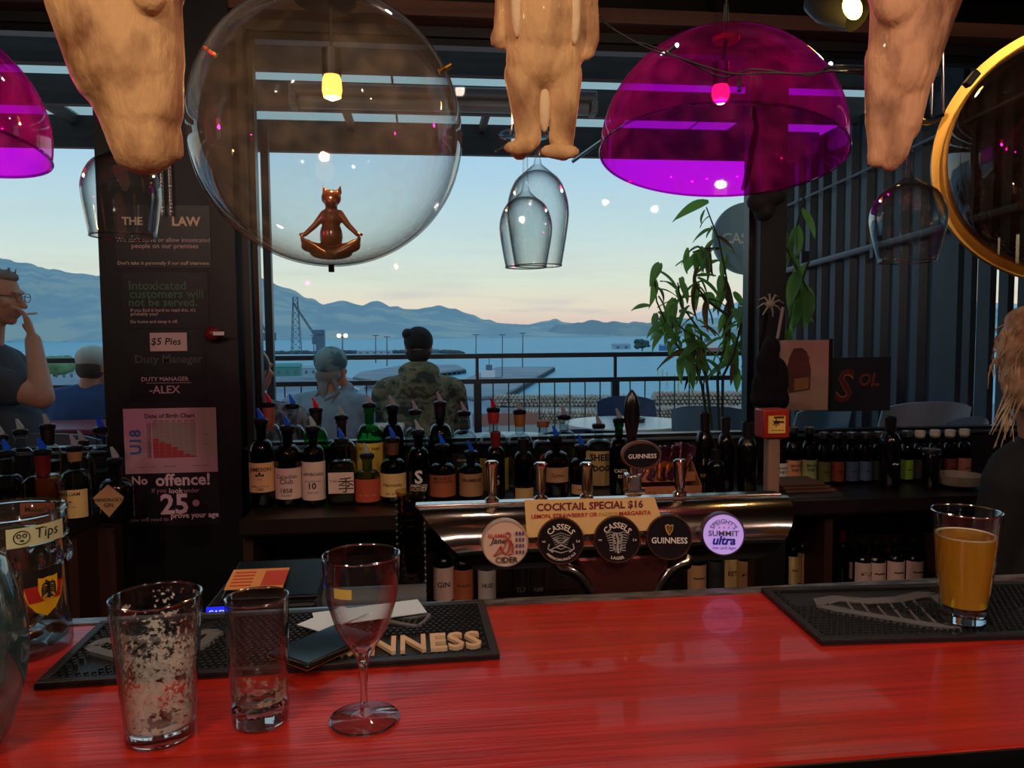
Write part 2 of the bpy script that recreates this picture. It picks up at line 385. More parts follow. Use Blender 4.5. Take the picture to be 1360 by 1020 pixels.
# canopy
M_poly = K('translucent_roofing', 225, 235, 232, rough=.4, trans=.0)
tn = M_poly.node_tree; trl = tn.nodes.new('ShaderNodeBsdfTranslucent'); trl.inputs[0].default_value = C(255, 250, 238)
mxp = tn.nodes.new('ShaderNodeMixShader'); mxp.inputs[0].default_value = .9
tn.links.new(tn.nodes['Principled BSDF'].outputs[0], mxp.inputs[1]); tn.links.new(trl.outputs[0], mxp.inputs[2]); tn.links.new(mxp.outputs[0], tn.nodes['Material Output'].inputs[0])
M_joist = mat('weathered_dark_joist', C(52, 50, 54), rough=.7, col2=C(40, 36, 38), nscale=6, stretch=(.5, 4, 4))
cp = thing('deck_canopy', 'dark timber pergola canopy with pale translucent corrugated roofing over the deck', 'canopy', (0, 5.05, 2.6))
for (y, zb, zt, t) in ((5.05, 2.607, 2.80, .05), (4.28, 2.65, 2.80, .05), (3.65, 2.65, 2.80, .05), (3.17, 2.65, 2.80, .05)):
    MB().b2((-5, y, zb), (2.7, y+t, zt)).obj('canopy_joist', M_joist, cp, smooth=False)
for i in range(8):
    mb = MB(); xA = -5+i*.97; n = 26; vs = []; fs = []
    for k in range(n+1):
        x = xA+k*.98/n; z = 2.812+.009*sin(2*pi*k/n*13/1)
        vs += [(x, 2.95, z), (x, 5.3, z), (x, 2.95, z+.003), (x, 5.3, z+.003)]
        if k < n: a = k*4; fs += [(a, a+4, a+5, a+1), (a+2, a+3, a+7, a+6)]
    mb.add(vs, fs).obj('roofing_sheet', M_poly, cp)
for i in range(9):
    x = -4.6+i*.83
    MB().b2((x, 4.33, 2.74), (x+.035, 5.05, 2.80)).obj('canopy_rafter', M_joist, cp, smooth=False)
px = W(357, 400, 4.7)
MB().b2((px.x-.022, 4.68, DZ), (px.x+.022, 4.73, 2.65)).obj('canopy_post', M_dark_steel, cp, smooth=False)
a = W(760, 215, 4.95); MB().tube([(a.x, 4.95, a.z), (a.x+.28, 4.95, a.z+.2)], .012, 6).obj('canopy_brace', M_steel, cp)
# strip lamp under the canopy
a = W(385, 128, 3.5); b = W(792, 140, 3.5)
t = thing('strip_lamp', 'unlit grey tubular strip lamp fixed under the deck canopy', 'lamp', ((a.x+b.x)/2, 3.5, a.z))
q = Vector(((a.x+b.x)/2, 3.5, (a.z+b.z)/2))
MB().b2((a.x, 3.46, q.z+.0), (b.x, 3.54, q.z+.055)).obj('housing', K('fitting_grey', 120, 126, 132, rough=.5), t, bevel=.012)
MB().tube([(a.x+.04, 3.5, q.z-.018), (b.x-.04, 3.5, q.z-.018)], .03, 12).obj('diffuser', K('grey_diffuser', 150, 158, 165, rough=.3), t)
for x in (a.x, b.x-.03): MB().b2((x, 3.455, q.z-.05), (x+.03, 3.545, q.z+.01)).obj('end_cap', K('fitting_grey', 120, 126, 132), t, bevel=.008)
# corrugated wall on the right side of the deck
M_corr = mat('blue_grey_corrugated_steel', C(46, 54, 64), rough=.42, metal=.4, col2=C(32, 38, 46), nscale=3, stretch=(1, 1, .3))
cw = struct(thing('wall_deck_side', '', 'x')); del cw['label']; del cw['category']
for i in range(4):
    y0_ = 3.5+i*.48; mb = MB(); pts = []
    for k in range(3):
        yy = y0_+k*.16
        pts += [(0, yy), (0, yy+.055), (.035, yy+.075), (.035, yy+.14)]
    pts.append((0, y0_+.48)); vs = []; fs = []
    for (dx_, yy) in pts:
        for z in (DZ, 2.66): vs += [(2.5+dx_, yy, z), (2.503+dx_, yy, z)]
    for k in range(len(pts)-1):
        a = k*4; fs += [(a, a+4, a+6, a+2), (a+1, a+3, a+7, a+5)]
    mb.add(vs, fs).obj('corrugated_sheet', M_corr, cw, smooth=False)
MB().b2((2.54, 3.42, DZ), (2.6, 5.5, 2.7)).obj('sheet_backing', M_dark_steel, cw, smooth=False)
for i, (ya, yb) in enumerate(((2.90, 3.0), (3.055, 3.11), (3.16, 3.24), (3.28, 3.33), (3.37, 3.5))):
    MB().b2((2.5, ya, DZ), (2.53, yb, 2.7)).obj('upright_slat', M_corr, cw, smooth=False)
MB().b2((2.531, 2.9, 1.86), (2.56, 3.5, 2.7)).obj('upper_board', M_dark_steel, cw, smooth=False)
# conduit rising along that wall
t = thing('wall_conduit', 'long grey pipe rising diagonally across the corrugated deck wall', 'pipe', (2.46, 4, 1.9))
MB().tube([(2.46, 5.1, 1.86), (2.46, 2.95, 1.96)], .018, 8).obj('pipe', K('dull_pipe_grey', 88, 98, 108, rough=.5), t)
MB().tube([(2.47, 5.1, 2.3), (2.47, 4.2, 2.34), (2.47, 2.95, 2.42)], .008, 6).obj('cable', K('dull_pipe_grey', 88, 98, 108), t)
for y in (4.8, 4.0, 3.3): MB().b2((2.45, y-.015, 1.85), (2.5, y+.015, 1.97)).obj('bracket', M_dark_steel, t, smooth=False)

# ================================================================ harbour, land and hills
SEA = -18.0
def water():
    m = mat('harbour_water', C(80, 158, 174), rough=.38, spec=.16, bump=.6, bscale=.05, bstretch=(1, 4, 1))
    for n in m.node_tree.nodes:
        if n.type == 'BUMP': n.inputs['Distance'].default_value = 2.0
    o = MB().add([(-9000, 60, SEA), (14000, 60, SEA), (14000, 15000, SEA), (-9000, 15000, SEA)], [(0, 1, 2, 3)]).obj('sea', m, smooth=False)
    return struct(o)
water()
def land(name, pix, z, m, th=1.5):
    P = [WZ(x, y, z) for x, y in pix]
    mb = MB().prism([(p.x, p.y) for p in P], (0, 0, z), X3, Y3, (0, 0, -th))
    return struct(mb.obj(name, m, smooth=False))
M_asph = mat('port_yard_surface', C(122, 136, 146), rough=.8, col2=C(96, 110, 120), nscale=.03, bump=0)
M_conc = mat('wharf_concrete', C(138, 146, 148), rough=.8, col2=C(112, 122, 128), nscale=.05)
M_dirt = mat('log_yard_dirt', C(118, 108, 98), rough=.9, col2=C(140, 130, 118), nscale=.08)
M_rock = mat('breakwater_rock', C(78, 84, 88), rough=.9, col2=C(58, 64, 68), nscale=.1)
land('port_ground', [(-300, 760), (-300, 494), (150, 487), (345, 482), (430, 492), (470, 503), (530, 512), (600, 522), (640, 527), (760, 532), (1100, 532), (1500, 540), (1500, 760)], SEA+1.2, M_asph)
land('log_yard_ground', [(640, 575), (665, 545), (720, 533), (1100, 534), (1300, 540), (1300, 600), (700, 600)], SEA+1.4, M_dirt, .3)
def wharf(name, pix, label_grp=None):
    o = land(name, pix, SEA+2.2, M_conc, .8); P = [WZ(x, y, SEA+2.2) for x, y in pix]
    mb = MB(); rs = random.Random(3)
    for i in range(len(P)):
        a, b = P[i], P[(i+1) % len(P)]; L = (b-a).length; n = max(2, int(L/5))
        for k in range(n):
            p = a.lerp(b, k/n); mb.box((p.x, p.y, SEA+.4), (.9, .9, 2.6))
    c = mb.obj('piles', K('pile_timber', 84, 92, 98, rough=.8), o, smooth=False); c['kind'] = 'stuff'; return o
wharf('pier_ground', [(590, 520), (622, 501), (662, 487), (736, 487), (712, 500), (668, 524), (630, 528)])
wharf('inner_wharf_ground', [(470, 500), (478, 494), (536, 485), (606, 484), (618, 490), (560, 497), (500, 506)])
bp = [WZ(x, y, SEA) for x, y in ((345, 470.5), (430, 470), (520, 469.5), (590, 469.3), (612, 470.2))]
mb = MB(); rs = random.Random(5)
for i in range(len(bp)-1):
    n = 26
    for k in range(n):
        p = bp[i].lerp(bp[i+1], k/n); mb.ell((p.x, p.y+rs.uniform(-2, 2), SEA+.6), (5, 4, rs.uniform(2.2, 3.4)), seg=7, rings=5)
struct(mb.obj('breakwater_ground', M_rock))

def ridge(name, prof, D0, D1, shore_z, cols, m, rough=.06, seed=0, back=1.25):
    """a hill range: pixel skyline at distance D1 falling to a shore at D0"""
    xs = [p[0] for p in prof]; nC = cols; nR = 14; vs = []; fs = []
    for i in range(nC+1):
        px = xs[0]+(xs[-1]-xs[0])*i/nC
        for j in range(len(prof)-1):
            if prof[j][0] <= px <= prof[j+1][0]:
                t = (px-prof[j][0])/(prof[j+1][0]-prof[j][0]); t2 = t*t*(3-2*t); py = prof[j][1]*(1-t2)+prof[j+1][1]*t2+1.6*noise.noise(Vector((px*.09, seed, 3)))+.9*noise.noise(Vector((px*.3, seed, 7))); break
        top = CAM + ray(px, py)*(D1/ray(px, py).dot(fw)); d = ray(px, py); dxy = Vector((d.x, d.y, 0))/d.dot(fw)
        H = top.z-shore_z
        for r in range(nR+3):
            if r <= nR:
                s = r/nR; D = D0+(D1-D0)*s; h = H*(s**.8)
                nn = noise.noise(Vector((px*.02+seed, s*2.5, seed)))*.8+noise.noise(Vector((px*.06, s*6, seed+9)))*.4
                h *= 1+nn*rough*6*(1-s)*s*2; h += noise.noise(Vector((px*.25, seed, s*9)))*H*.012
            else:
                s = (r-nR)/2; D = D1*(1+(back-1)*s); h = H*(1-s*.9)
            p = Vector((CAM.x, CAM.y, 0))+dxy*D; vs.append((p.x, p.y, shore_z+max(h, -3)))
    n = nR+3
    for i in range(nC):
        for r in range(n-1): a = i*n+r; fs.append((a, a+1, a+n+1, a+n))
    return struct(MB().add(vs, fs).obj(name, m, ang=180))
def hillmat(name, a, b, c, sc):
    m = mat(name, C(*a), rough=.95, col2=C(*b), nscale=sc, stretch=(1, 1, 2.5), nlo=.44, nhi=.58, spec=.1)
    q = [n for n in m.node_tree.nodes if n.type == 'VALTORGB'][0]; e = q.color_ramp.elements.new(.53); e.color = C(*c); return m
HM1 = hillmat('hazed_pasture_hills', (150, 168, 172), (178, 184, 174), (160, 176, 176), .004)  # distance haze is mixed into these pale, low-contrast hill colours
HM2 = hillmat('hazed_bush_headland', (140, 154, 156), (156, 166, 160), (146, 158, 158), .004)
HM3 = hillmat('hazed_far_hills', (200, 208, 214), (206, 214, 218), (203, 211, 216), .001)
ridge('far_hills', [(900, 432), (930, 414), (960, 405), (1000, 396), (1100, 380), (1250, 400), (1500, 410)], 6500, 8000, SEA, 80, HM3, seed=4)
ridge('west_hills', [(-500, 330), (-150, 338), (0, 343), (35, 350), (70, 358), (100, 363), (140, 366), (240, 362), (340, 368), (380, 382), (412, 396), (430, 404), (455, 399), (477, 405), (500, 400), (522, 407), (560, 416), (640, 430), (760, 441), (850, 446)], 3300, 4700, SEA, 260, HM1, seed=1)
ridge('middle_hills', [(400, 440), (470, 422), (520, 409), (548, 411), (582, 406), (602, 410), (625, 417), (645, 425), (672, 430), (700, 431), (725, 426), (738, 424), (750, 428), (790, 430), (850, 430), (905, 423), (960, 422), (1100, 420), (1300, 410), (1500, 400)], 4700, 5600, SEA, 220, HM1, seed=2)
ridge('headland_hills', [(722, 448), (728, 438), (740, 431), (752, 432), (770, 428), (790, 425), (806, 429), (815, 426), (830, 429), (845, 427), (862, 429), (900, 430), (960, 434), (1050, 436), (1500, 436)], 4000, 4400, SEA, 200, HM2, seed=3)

# cranes, poles, vessels and buildings of the port
M_haze_steel = K('hazed_port_steel', 92, 110, 124, rough=.7)  # blue-grey of distance haze is mixed into the steel colour
def at_px(px, py, D):   # point at forward distance D
    return CAM + ray(px, py)*D
def pole(px, ptop, pbot, D, label, lamps=False, group='harbour lamp poles'):
    a = at_px(px, ptop, D); b = at_px(px, pbot, D)
    t = thing('lamp_pole', label, 'lamp pole', (b.x, b.y, b.z), group=group)
    MB().tube([(b.x, b.y, b.z), (a.x, b.y, a.z)], [D*.0009, D*.0006], 6).obj('mast', M_haze_steel, t)
    MB().b2((a.x-D*.004, a.y-1, a.z), (a.x+D*.004, a.y+1, a.z+D*.001)).obj('lamp_head', M_haze_steel, t, smooth=False)
    return t
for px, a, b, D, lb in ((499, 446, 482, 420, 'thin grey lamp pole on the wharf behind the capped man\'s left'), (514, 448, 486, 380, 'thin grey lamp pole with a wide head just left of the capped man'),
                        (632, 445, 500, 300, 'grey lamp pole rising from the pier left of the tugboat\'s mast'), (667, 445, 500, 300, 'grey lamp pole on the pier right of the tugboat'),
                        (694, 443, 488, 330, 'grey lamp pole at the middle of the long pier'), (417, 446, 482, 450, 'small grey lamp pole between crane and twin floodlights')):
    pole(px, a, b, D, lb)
b = at_px(455, 482, 400); a = at_px(455, 447, 400)
t = thing('floodlight_pole', 'port floodlight pole with two lit orange lamps on a crossbar', 'lamp pole', tuple(b))
MB().tube([tuple(b), (a.x, b.y, a.z)], .35, 6).obj('mast', M_haze_steel, t)
MB().b2((a.x-2.2, b.y-.3, a.z-.2), (a.x+2.2, b.y+.3, a.z+.3)).obj('crossbar', M_haze_steel, t, smooth=False)
ml = mat('lit_sodium_lamp', C(255, 200, 150), emit=C(255, 190, 130), es=7)
for s in (-1, 1): MB().ell((a.x+s*1.7, b.y-.5, a.z+.5), (1.1, .6, 1.0), seg=10, rings=6).obj('lamp', ml, t)
def crane(px, ptop, pbot, D, boom, col, label):
    a = at_px(px, ptop, D); b = at_px(px, pbot, D); w_ = D*.006
    t = thing('harbour_crane', label, 'crane', tuple(b)); mb = MB()
    for i in range(9):
        z0_, z1_ = [b.z+(a.z-b.z)*k/9 for k in (i, i+1)]; f0, f1 = 1-.06*i, 1-.06*(i+1)
        for sx_, sy_ in ((-1, -1), (1, -1), (1, 1), (-1, 1)):
            mb.tube([(b.x+sx_*w_*f0, b.y+sy_*w_*f0, z0_), (b.x+sx_*w_*f1, b.y+sy_*w_*f1, z1_)], D*.0006, 4)
        mb.tube([(b.x-w_*f0, b.y-w_*f0, z0_), (b.x+w_*f1, b.y-w_*f1, z1_)], D*.0004, 4)
        mb.tube([(b.x+w_*f0, b.y-w_*f0, z0_), (b.x-w_*f1, b.y-w_*f1, z1_)], D*.0004, 4)
        mb.tube([(b.x-w_*f1, b.y-w_*f1, z1_), (b.x+w_*f1, b.y-w_*f1, z1_)], D*.0004, 4)
    mb.obj('lattice_tower', col, t, smooth=False, kind='stuff')
    p = at_px(boom[0], boom[1], D); q = at_px(boom[2], boom[3], D); mb = MB()
    for s in (-1, 1): mb.tube([(p.x, b.y, p.z+s*D*.0015), (q.x, b.y, q.z+s*D*.002)], D*.0007, 4)
    for k in range(10):
        f = k/10; mb.tube([(p.x+(q.x-p.x)*f, b.y, p.z+(q.z-p.z)*f+D*.0015), (p.x+(q.x-p.x)*(f+.1), b.y, p.z+(q.z-p.z)*(f+.1)-D*.0015)], D*.0004, 4)
    mb.obj('boom', col, t, smooth=False)
    MB().b2((q.x-D*.008, b.y-2, q.z-D*.004), (q.x+D*.008, b.y+2, q.z+D*.006)).obj('cab', col, t, smooth=False)
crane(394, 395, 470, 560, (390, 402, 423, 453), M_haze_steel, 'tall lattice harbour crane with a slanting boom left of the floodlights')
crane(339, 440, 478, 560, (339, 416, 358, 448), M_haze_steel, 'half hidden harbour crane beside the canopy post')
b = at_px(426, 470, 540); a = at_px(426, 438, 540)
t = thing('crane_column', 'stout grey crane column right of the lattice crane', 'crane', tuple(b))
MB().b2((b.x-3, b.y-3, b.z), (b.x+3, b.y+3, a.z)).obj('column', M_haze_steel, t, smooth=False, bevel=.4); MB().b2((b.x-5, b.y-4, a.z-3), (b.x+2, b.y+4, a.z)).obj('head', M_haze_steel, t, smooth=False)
# sheds and containers
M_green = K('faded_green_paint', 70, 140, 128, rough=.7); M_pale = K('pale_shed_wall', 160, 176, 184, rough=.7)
def shed(px0, px1, ptop, pbot, D, m, roof, label, nm='shed', cat='building'):
    a = at_px(px0, pbot, D); b = at_px(px1, ptop, D); t = thing(nm, label, cat, (a.x, a.y, a.z)); dp = max(4, (b.x-a.x)*.5)
    MB().b2((a.x, a.y, a.z), (b.x, a.y+dp, b.z)).obj('wall', m, t, smooth=False); h = (b.z-a.z)*.35
    MB().prism([(0, 0), (dp+.6, 0), (dp/2, h)], (a.x-.2, a.y-.3, b.z), Y3, Z3, ((b.x-a.x)+.4, 0, 0)).obj('roof', roof, t, smooth=False)
    n = max(2, int((px1-px0)/9))
    for k in range(n):
        x = a.x+(b.x-a.x)*(k+.5)/n; wd = (b.x-a.x)/n*.35
        MB().b2((x-wd/2, a.y-.08, a.z+(b.z-a.z)*.2), (x+wd/2, a.y+.02, a.z+(b.z-a.z)*.65)).obj('window', M_haze_steel, t, smooth=False)
M_roof = K('grey_shed_roof', 140, 156, 166, rough=.6)
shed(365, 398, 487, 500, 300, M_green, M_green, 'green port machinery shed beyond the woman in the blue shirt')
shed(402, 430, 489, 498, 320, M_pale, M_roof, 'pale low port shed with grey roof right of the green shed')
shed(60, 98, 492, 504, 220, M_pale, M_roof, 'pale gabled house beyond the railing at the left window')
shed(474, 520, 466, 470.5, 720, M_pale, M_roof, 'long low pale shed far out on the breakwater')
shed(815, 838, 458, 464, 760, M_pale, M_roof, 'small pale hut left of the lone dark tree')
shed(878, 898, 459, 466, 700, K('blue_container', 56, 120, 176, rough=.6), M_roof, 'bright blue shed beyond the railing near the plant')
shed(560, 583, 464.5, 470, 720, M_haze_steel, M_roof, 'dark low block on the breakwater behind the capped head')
def ship(px0, px1, pw, D, hull, label, hh=4, nm='ship'):
    a = at_px(px0, pw, D); b = at_px(px1, pw, D); a.z = b.z = SEA; L = b.x-a.x; t = thing(nm, label, 'boat', ((a.x+b.x)/2, a.y, SEA)); wd = L*.22
    pts = [(-.5, 0), (-.46, .5), (.3, .5), (.5, 0), (.3, -.5), (-.46, -.5)]
    mb = MB(); vs = []; c = ((a.x+b.x)/2, a.y)
    for z, f in ((0, .9), (hh, 1)): vs += [(c[0]+x*L*f, c[1]+y*wd, SEA+z) for x, y in pts]
    mb.add(vs, [tuple(range(6))[::-1], tuple(range(6, 12))]+[(i, (i+1) % 6, (i+1) % 6+6, i+6) for i in range(6)]).obj('hull', hull, t, smooth=False)
    return t, c, L
t, c, L = ship(905, 985, 466, 700, K('red_hull_paint', 168, 84, 92, rough=.6), 'red and white ship moored beyond the plant leaves', 5)
MB().b2((c[0]-L*.4, c[1]-2, SEA+5), (c[0]+L*.1, c[1]+2, SEA+10)).obj('superstructure', M_white, t, smooth=False)
MB().b2((c[0]-L*.1, c[1]-1, SEA+10), (c[0]-L*.05, c[1]+1, SEA+14)).obj('funnel', M_haze_steel, t, smooth=False)
t, c, L = ship(632, 668, 494, 300, K('navy_hull_paint', 44, 74, 104, rough=.6), 'blue and white tugboat lying at the head of the pier', 2.4, 'tugboat')
MB().b2((c[0]-L*.3, c[1]-1.3, SEA+2.4), (c[0]+L*.2, c[1]+1.3, SEA+5.2)).obj('cabin', M_white, t, smooth=False)
MB().b2((c[0]-L*.12, c[1]-1, SEA+5.2), (c[0]+L*.1, c[1]+1, SEA+7.4)).obj('wheelhouse', K('tug_glass', 80, 110, 130, rough=.2), t, smooth=False)
MB().tube([(c[0], c[1], SEA+7), (c[0], c[1], SEA+11)], .16, 5).obj('mast', M_haze_steel, t)
M_leafdark = mat('distant_foliage', C(48, 72, 70), rough=.9, col2=C(70, 96, 84), nscale=.6)
def far_tree(px, pt, pb, D, wpx, m, label):
    b = at_px(px, pb, D); a = at_px(px, pt, D); t = thing('tree', label, 'tree', tuple(b)); H = a.z-b.z; wd = wpx*D/F/2
    MB().tube([tuple(b), (b.x, b.y, b.z+H*.5)], [H*.06, H*.04], 6).obj('trunk', K('bark', 70, 62, 58), t)
    mb = MB(); rs = random.Random(int(px))
    for i in range(26):
        an = rs.uniform(0, 2*pi); r_ = sqrt(rs.random())*wd*.75; z = b.z+H*rs.uniform(.35, .85); s = wd*rs.uniform(.22, .4)
        mb.ell((b.x+cos(an)*r_, b.y+sin(an)*r_*.7, z), (s, s, s*.8), seg=8, rings=5)
    blob('crown', mb, wd/14, m, t, it=1)
far_tree(853, 450, 466, 700, 26, M_leafdark, 'lone dark round tree on the far shore above the railing')
far_tree(72, 474, 500, 130, 58, mat('green_foliage', C(84, 120, 84), rough=.9, col2=C(110, 140, 92), nscale=1.5), 'green bushy tree behind the smoking man at the left window')
# parked cars
def car(px, py, m, label):
    c = WZ(px, py, SEA+1.2); t = thing('parked_car', label, 'car', tuple(c)); L = 4.3
    MB().prism([(-2.1, .35), (2.1, .35), (2.15, .9), (1.3, 1.0), (.7, 1.5), (-1.1, 1.5), (-1.8, 1.0), (-2.15, .9)], (c.x, c.y, c.z), X3, Z3, (0, 1.7, 0)).obj('body', m, t, smooth=False)
    MB().prism([(.65, 1.02), (.5, 1.42), (-.9, 1.42), (-1.4, 1.02)], (c.x, c.y-.02, c.z), X3, Z3, (0, 1.74, 0)).obj('windows', M_haze_steel, t, smooth=False)
    for s in (-1.3, 1.3):
        MB().lathe([(.33, 0), (.33, 1.8)], (c.x+s, c.y-.05, c.z+.33), 10, Matrix.Rotation(-pi/2, 3, 'X')).obj('wheel', M_rubber, t)
car(468, 520, K('car_white', 190, 200, 206, rough=.4), 'white car parked beyond the woman in the blue shirt')
car(492, 518, K('car_grey', 90, 100, 110, rough=.4), 'dark grey car parked right of the white one')
car(506, 524, K('car_silver', 150, 160, 168, rough=.4), 'silver car parked in front of the dark grey one')
# yellow stakes in the water
for i, (px, pt, pb) in enumerate(((874, 488, 497), (880, 490, 503), (886, 494, 511), (896, 498, 517), (901, 500, 520))):
    b = WZ(px, pb, SEA); a = b + Vector((0, 0, 3)); d = (b-CAM).dot(fw); H = (pb-pt)*d/F
    o = MB().tube([tuple(b), (b.x, b.y, b.z+H)], .22, 6).obj('marker_stake', K('yellow_paint', 190, 180, 90, rough=.7))
    tag(o, 'yellow wooden marker stake standing in the water beyond the round table', 'stake', 'yellow marker stakes in the water')
# log stacks
M_log = mat('stacked_logs', C(150, 124, 104), rough=.9, col2=C(186, 168, 150), nscale=.9)
def logs(px0, px1, pb, rows, rad, label):
    a = WZ(px0, pb, SEA+1.4); b = WZ(px1, pb, SEA+1.4); t = thing('log_stack', label, 'log pile', tuple((a+b)/2)); u = (b-a).normalized(); L = (b-a).length; n = int(L/(2*rad)); mb = MB(); rs = random.Random(int(px0))
    back = Vector((-u.y, u.x, 0)); q = back.to_track_quat('Z', 'Y').to_matrix()
    for r in range(rows):
        for k in range(n-r):
            rr = rad*rs.uniform(.75, 1); p = a+u*((k+.5+r*.5)*2*rad)+Vector((0, 0, rad+r*rad*1.75))+back*rs.uniform(-.3, .3)
            mb.lathe([(rr, 0), (rr, 6)], p, 7, q)
    mb.obj('logs', M_log, t, kind='stuff')
logs(690, 800, 562, 4, .34, 'long log stack at the left end of the log yard')
logs(800, 1010, 562, 5, .34, 'longest log stack behind the round white table')
logs(650, 858, 540, 3, .5, 'rear log stack at the water\'s edge beyond the railing')
logs(862, 1030, 541, 4, .5, 'rear log stack beyond the potted plant')
o = MB().b2(tuple(WZ(628, 566, SEA+1.3)), tuple(WZ(720, 566, SEA+1.3)+Vector((0, 3, 2.4)))).obj('rail_wagon', K('rust_wagon', 150, 96, 84, rough=.8), smooth=False)
tag(o, 'rust red flat wagon left of the log stacks', 'wagon')
# ================================================================ deck furniture
M_tabletop = K('white_table_top', 205, 214, 218, rough=.25)
def table(px, py, Y, r, m, label, h=.75, sq=False):
    c = W(px, py, Y); t = thing('deck_table', label, 'table', (c.x, Y, DZ)); zt = c.z
    if sq: MB().b2((c.x-r, Y-r*.7, zt-.03), (c.x+r, Y+r*.7, zt)).obj('table_top', m, t, bevel=.01)
    else: MB().lathe([(r, zt-.025), (r+.004, zt-.012), (r, zt)], (c.x, Y, 0), 40).obj('table_top', m, t)
    MB().tube([(c.x, Y, DZ+.02), (c.x, Y, zt-.02)], .03, 12).obj('column', M_dark_steel, t)
    MB().lathe([(.24, DZ), (.22, DZ+.02), (.04, DZ+.035)], (c.x, Y, 0), 24).obj('foot', M_dark_steel, t)
    return t, c
tb, c = table(831, 561, 4.25, .345, M_tabletop, 'round white deck table behind the black tap handle')
t = thing('ashtray', 'small clear ashtray in the middle of the round white table', 'ashtray', (c.x+.06, 4.25, c.z))
MB().lathe([(.05, c.z+.001), (.055, c.z+.025), (.045, c.z+.025), (.04, c.z+.008)], (c.x+.06, 4.25, 0), 16).obj('bowl', K('grey_glass', 60, 70, 76, rough=.2), t)
table(672, 583, 3.9, .3, K('pale_blue_top', 160, 190, 206, rough=.3), 'pale blue deck table behind the red-spouted bottle')
table(108, 563, 3.95, .30, K('red_table_top', 150, 74, 84, rough=.3), 'dusky red deck table below the person in navy', sq=True)
table(512, 563, 4.15, .10, K('cream_top', 200, 196, 170, rough=.4), 'small cream side table between the woman and the capped man', sq=True)
M_chair = K('blue_moulded_plastic', 104, 140, 170, rough=.45); M_chair2 = K('blue_grey_moulded_plastic', 150, 180, 198, rough=.5); M_chair3 = K('navy_moulded_plastic', 54, 82, 124, rough=.45)
def chair(px, py, Y, rz, m, label, wd=.44):
    """moulded chair; px,py is the middle of the top edge of its backrest; rz=0 has its back towards the bar"""
    c = W(px, py, Y); t = thing('deck_chair', label, 'chair', (c.x, Y, DZ), rz); h = c.z-DZ
    sh = .44; n = 9; vs = []; fs = []
    for i in range(n+1):
        a = -1+2*i/n; x = a*wd/2*(1-.0*i); yb = -.04*(1-a*a)
        for j in range(6):
            s = j/5; z = sh+.02+(h-sh-.02)*s - (.03*abs(a)**3 if j == 5 else 0); vs.append((x*(1-.08*s), yb-.1*s, z))
    vs2 = [(x, y+.012, z) for x, y, z in vs]; N_ = len(vs)
    for i in range(n):
        for j in range(5): a = i*6+j; fs += [(a, a+1, a+7, a+6), (a+N_, a+6+N_, a+7+N_, a+1+N_)]
    for i in range(n): a = i*6; fs += [(a, a+6, a+6+N_, a+N_), (a+5, a+5+N_, a+11+N_, a+11)]
    for j in range(5): a = j; b_ = n*6+j; fs += [(a, a+N_, a+1+N_, a+1), (b_, b_+1, b_+1+N_, b_+N_)]
    MB().add(vs+vs2, fs).obj('backrest', m, t, world=False)
    MB().box((0, .2, sh), (wd, .42, .02)).obj('seat', m, t, world=False, bevel=.008)
    for x in (-1, 1):
        for y in (.02, .38): MB().tube([(x*(wd/2-.02), y+(.04 if y > .2 else -.04), 0), (x*(wd/2-.04), y, sh-.01)], .012, 8).obj('leg', M_steel, t, world=False)
    return t
chair(836, 528, 4.85, pi, M_chair3, 'navy chair on the far side of the round white table', .42)
chair(948, 536, 3.9, -.55, M_chair, 'blue moulded chair right of the round white table')
chair(744, 566, 3.62, .25, M_chair3, 'dark chair tucked at the left of the round white table', .36)
chair(800, 567, 3.62, -.2, M_blackplastic, 'black chair with its back to the bar before the round table', .32)
chair(1213, 530, 3.14, 0, M_chair2, 'pale blue-grey chair behind the tall wine bottle')
chair(1266, 549, 3.1, 0, M_chair, 'small blue chair back beside the blond person', .2)
chair(1078, 536, 3.5, .15, M_chair2, 'pale grey-blue chair under the beige bottle-shaped sign', .32)
chair(92, 570, 3.3, -.2, K('grey_moulded_plastic', 96, 110, 124, rough=.4), 'grey rounded chair behind the bottles at the left window', .42)

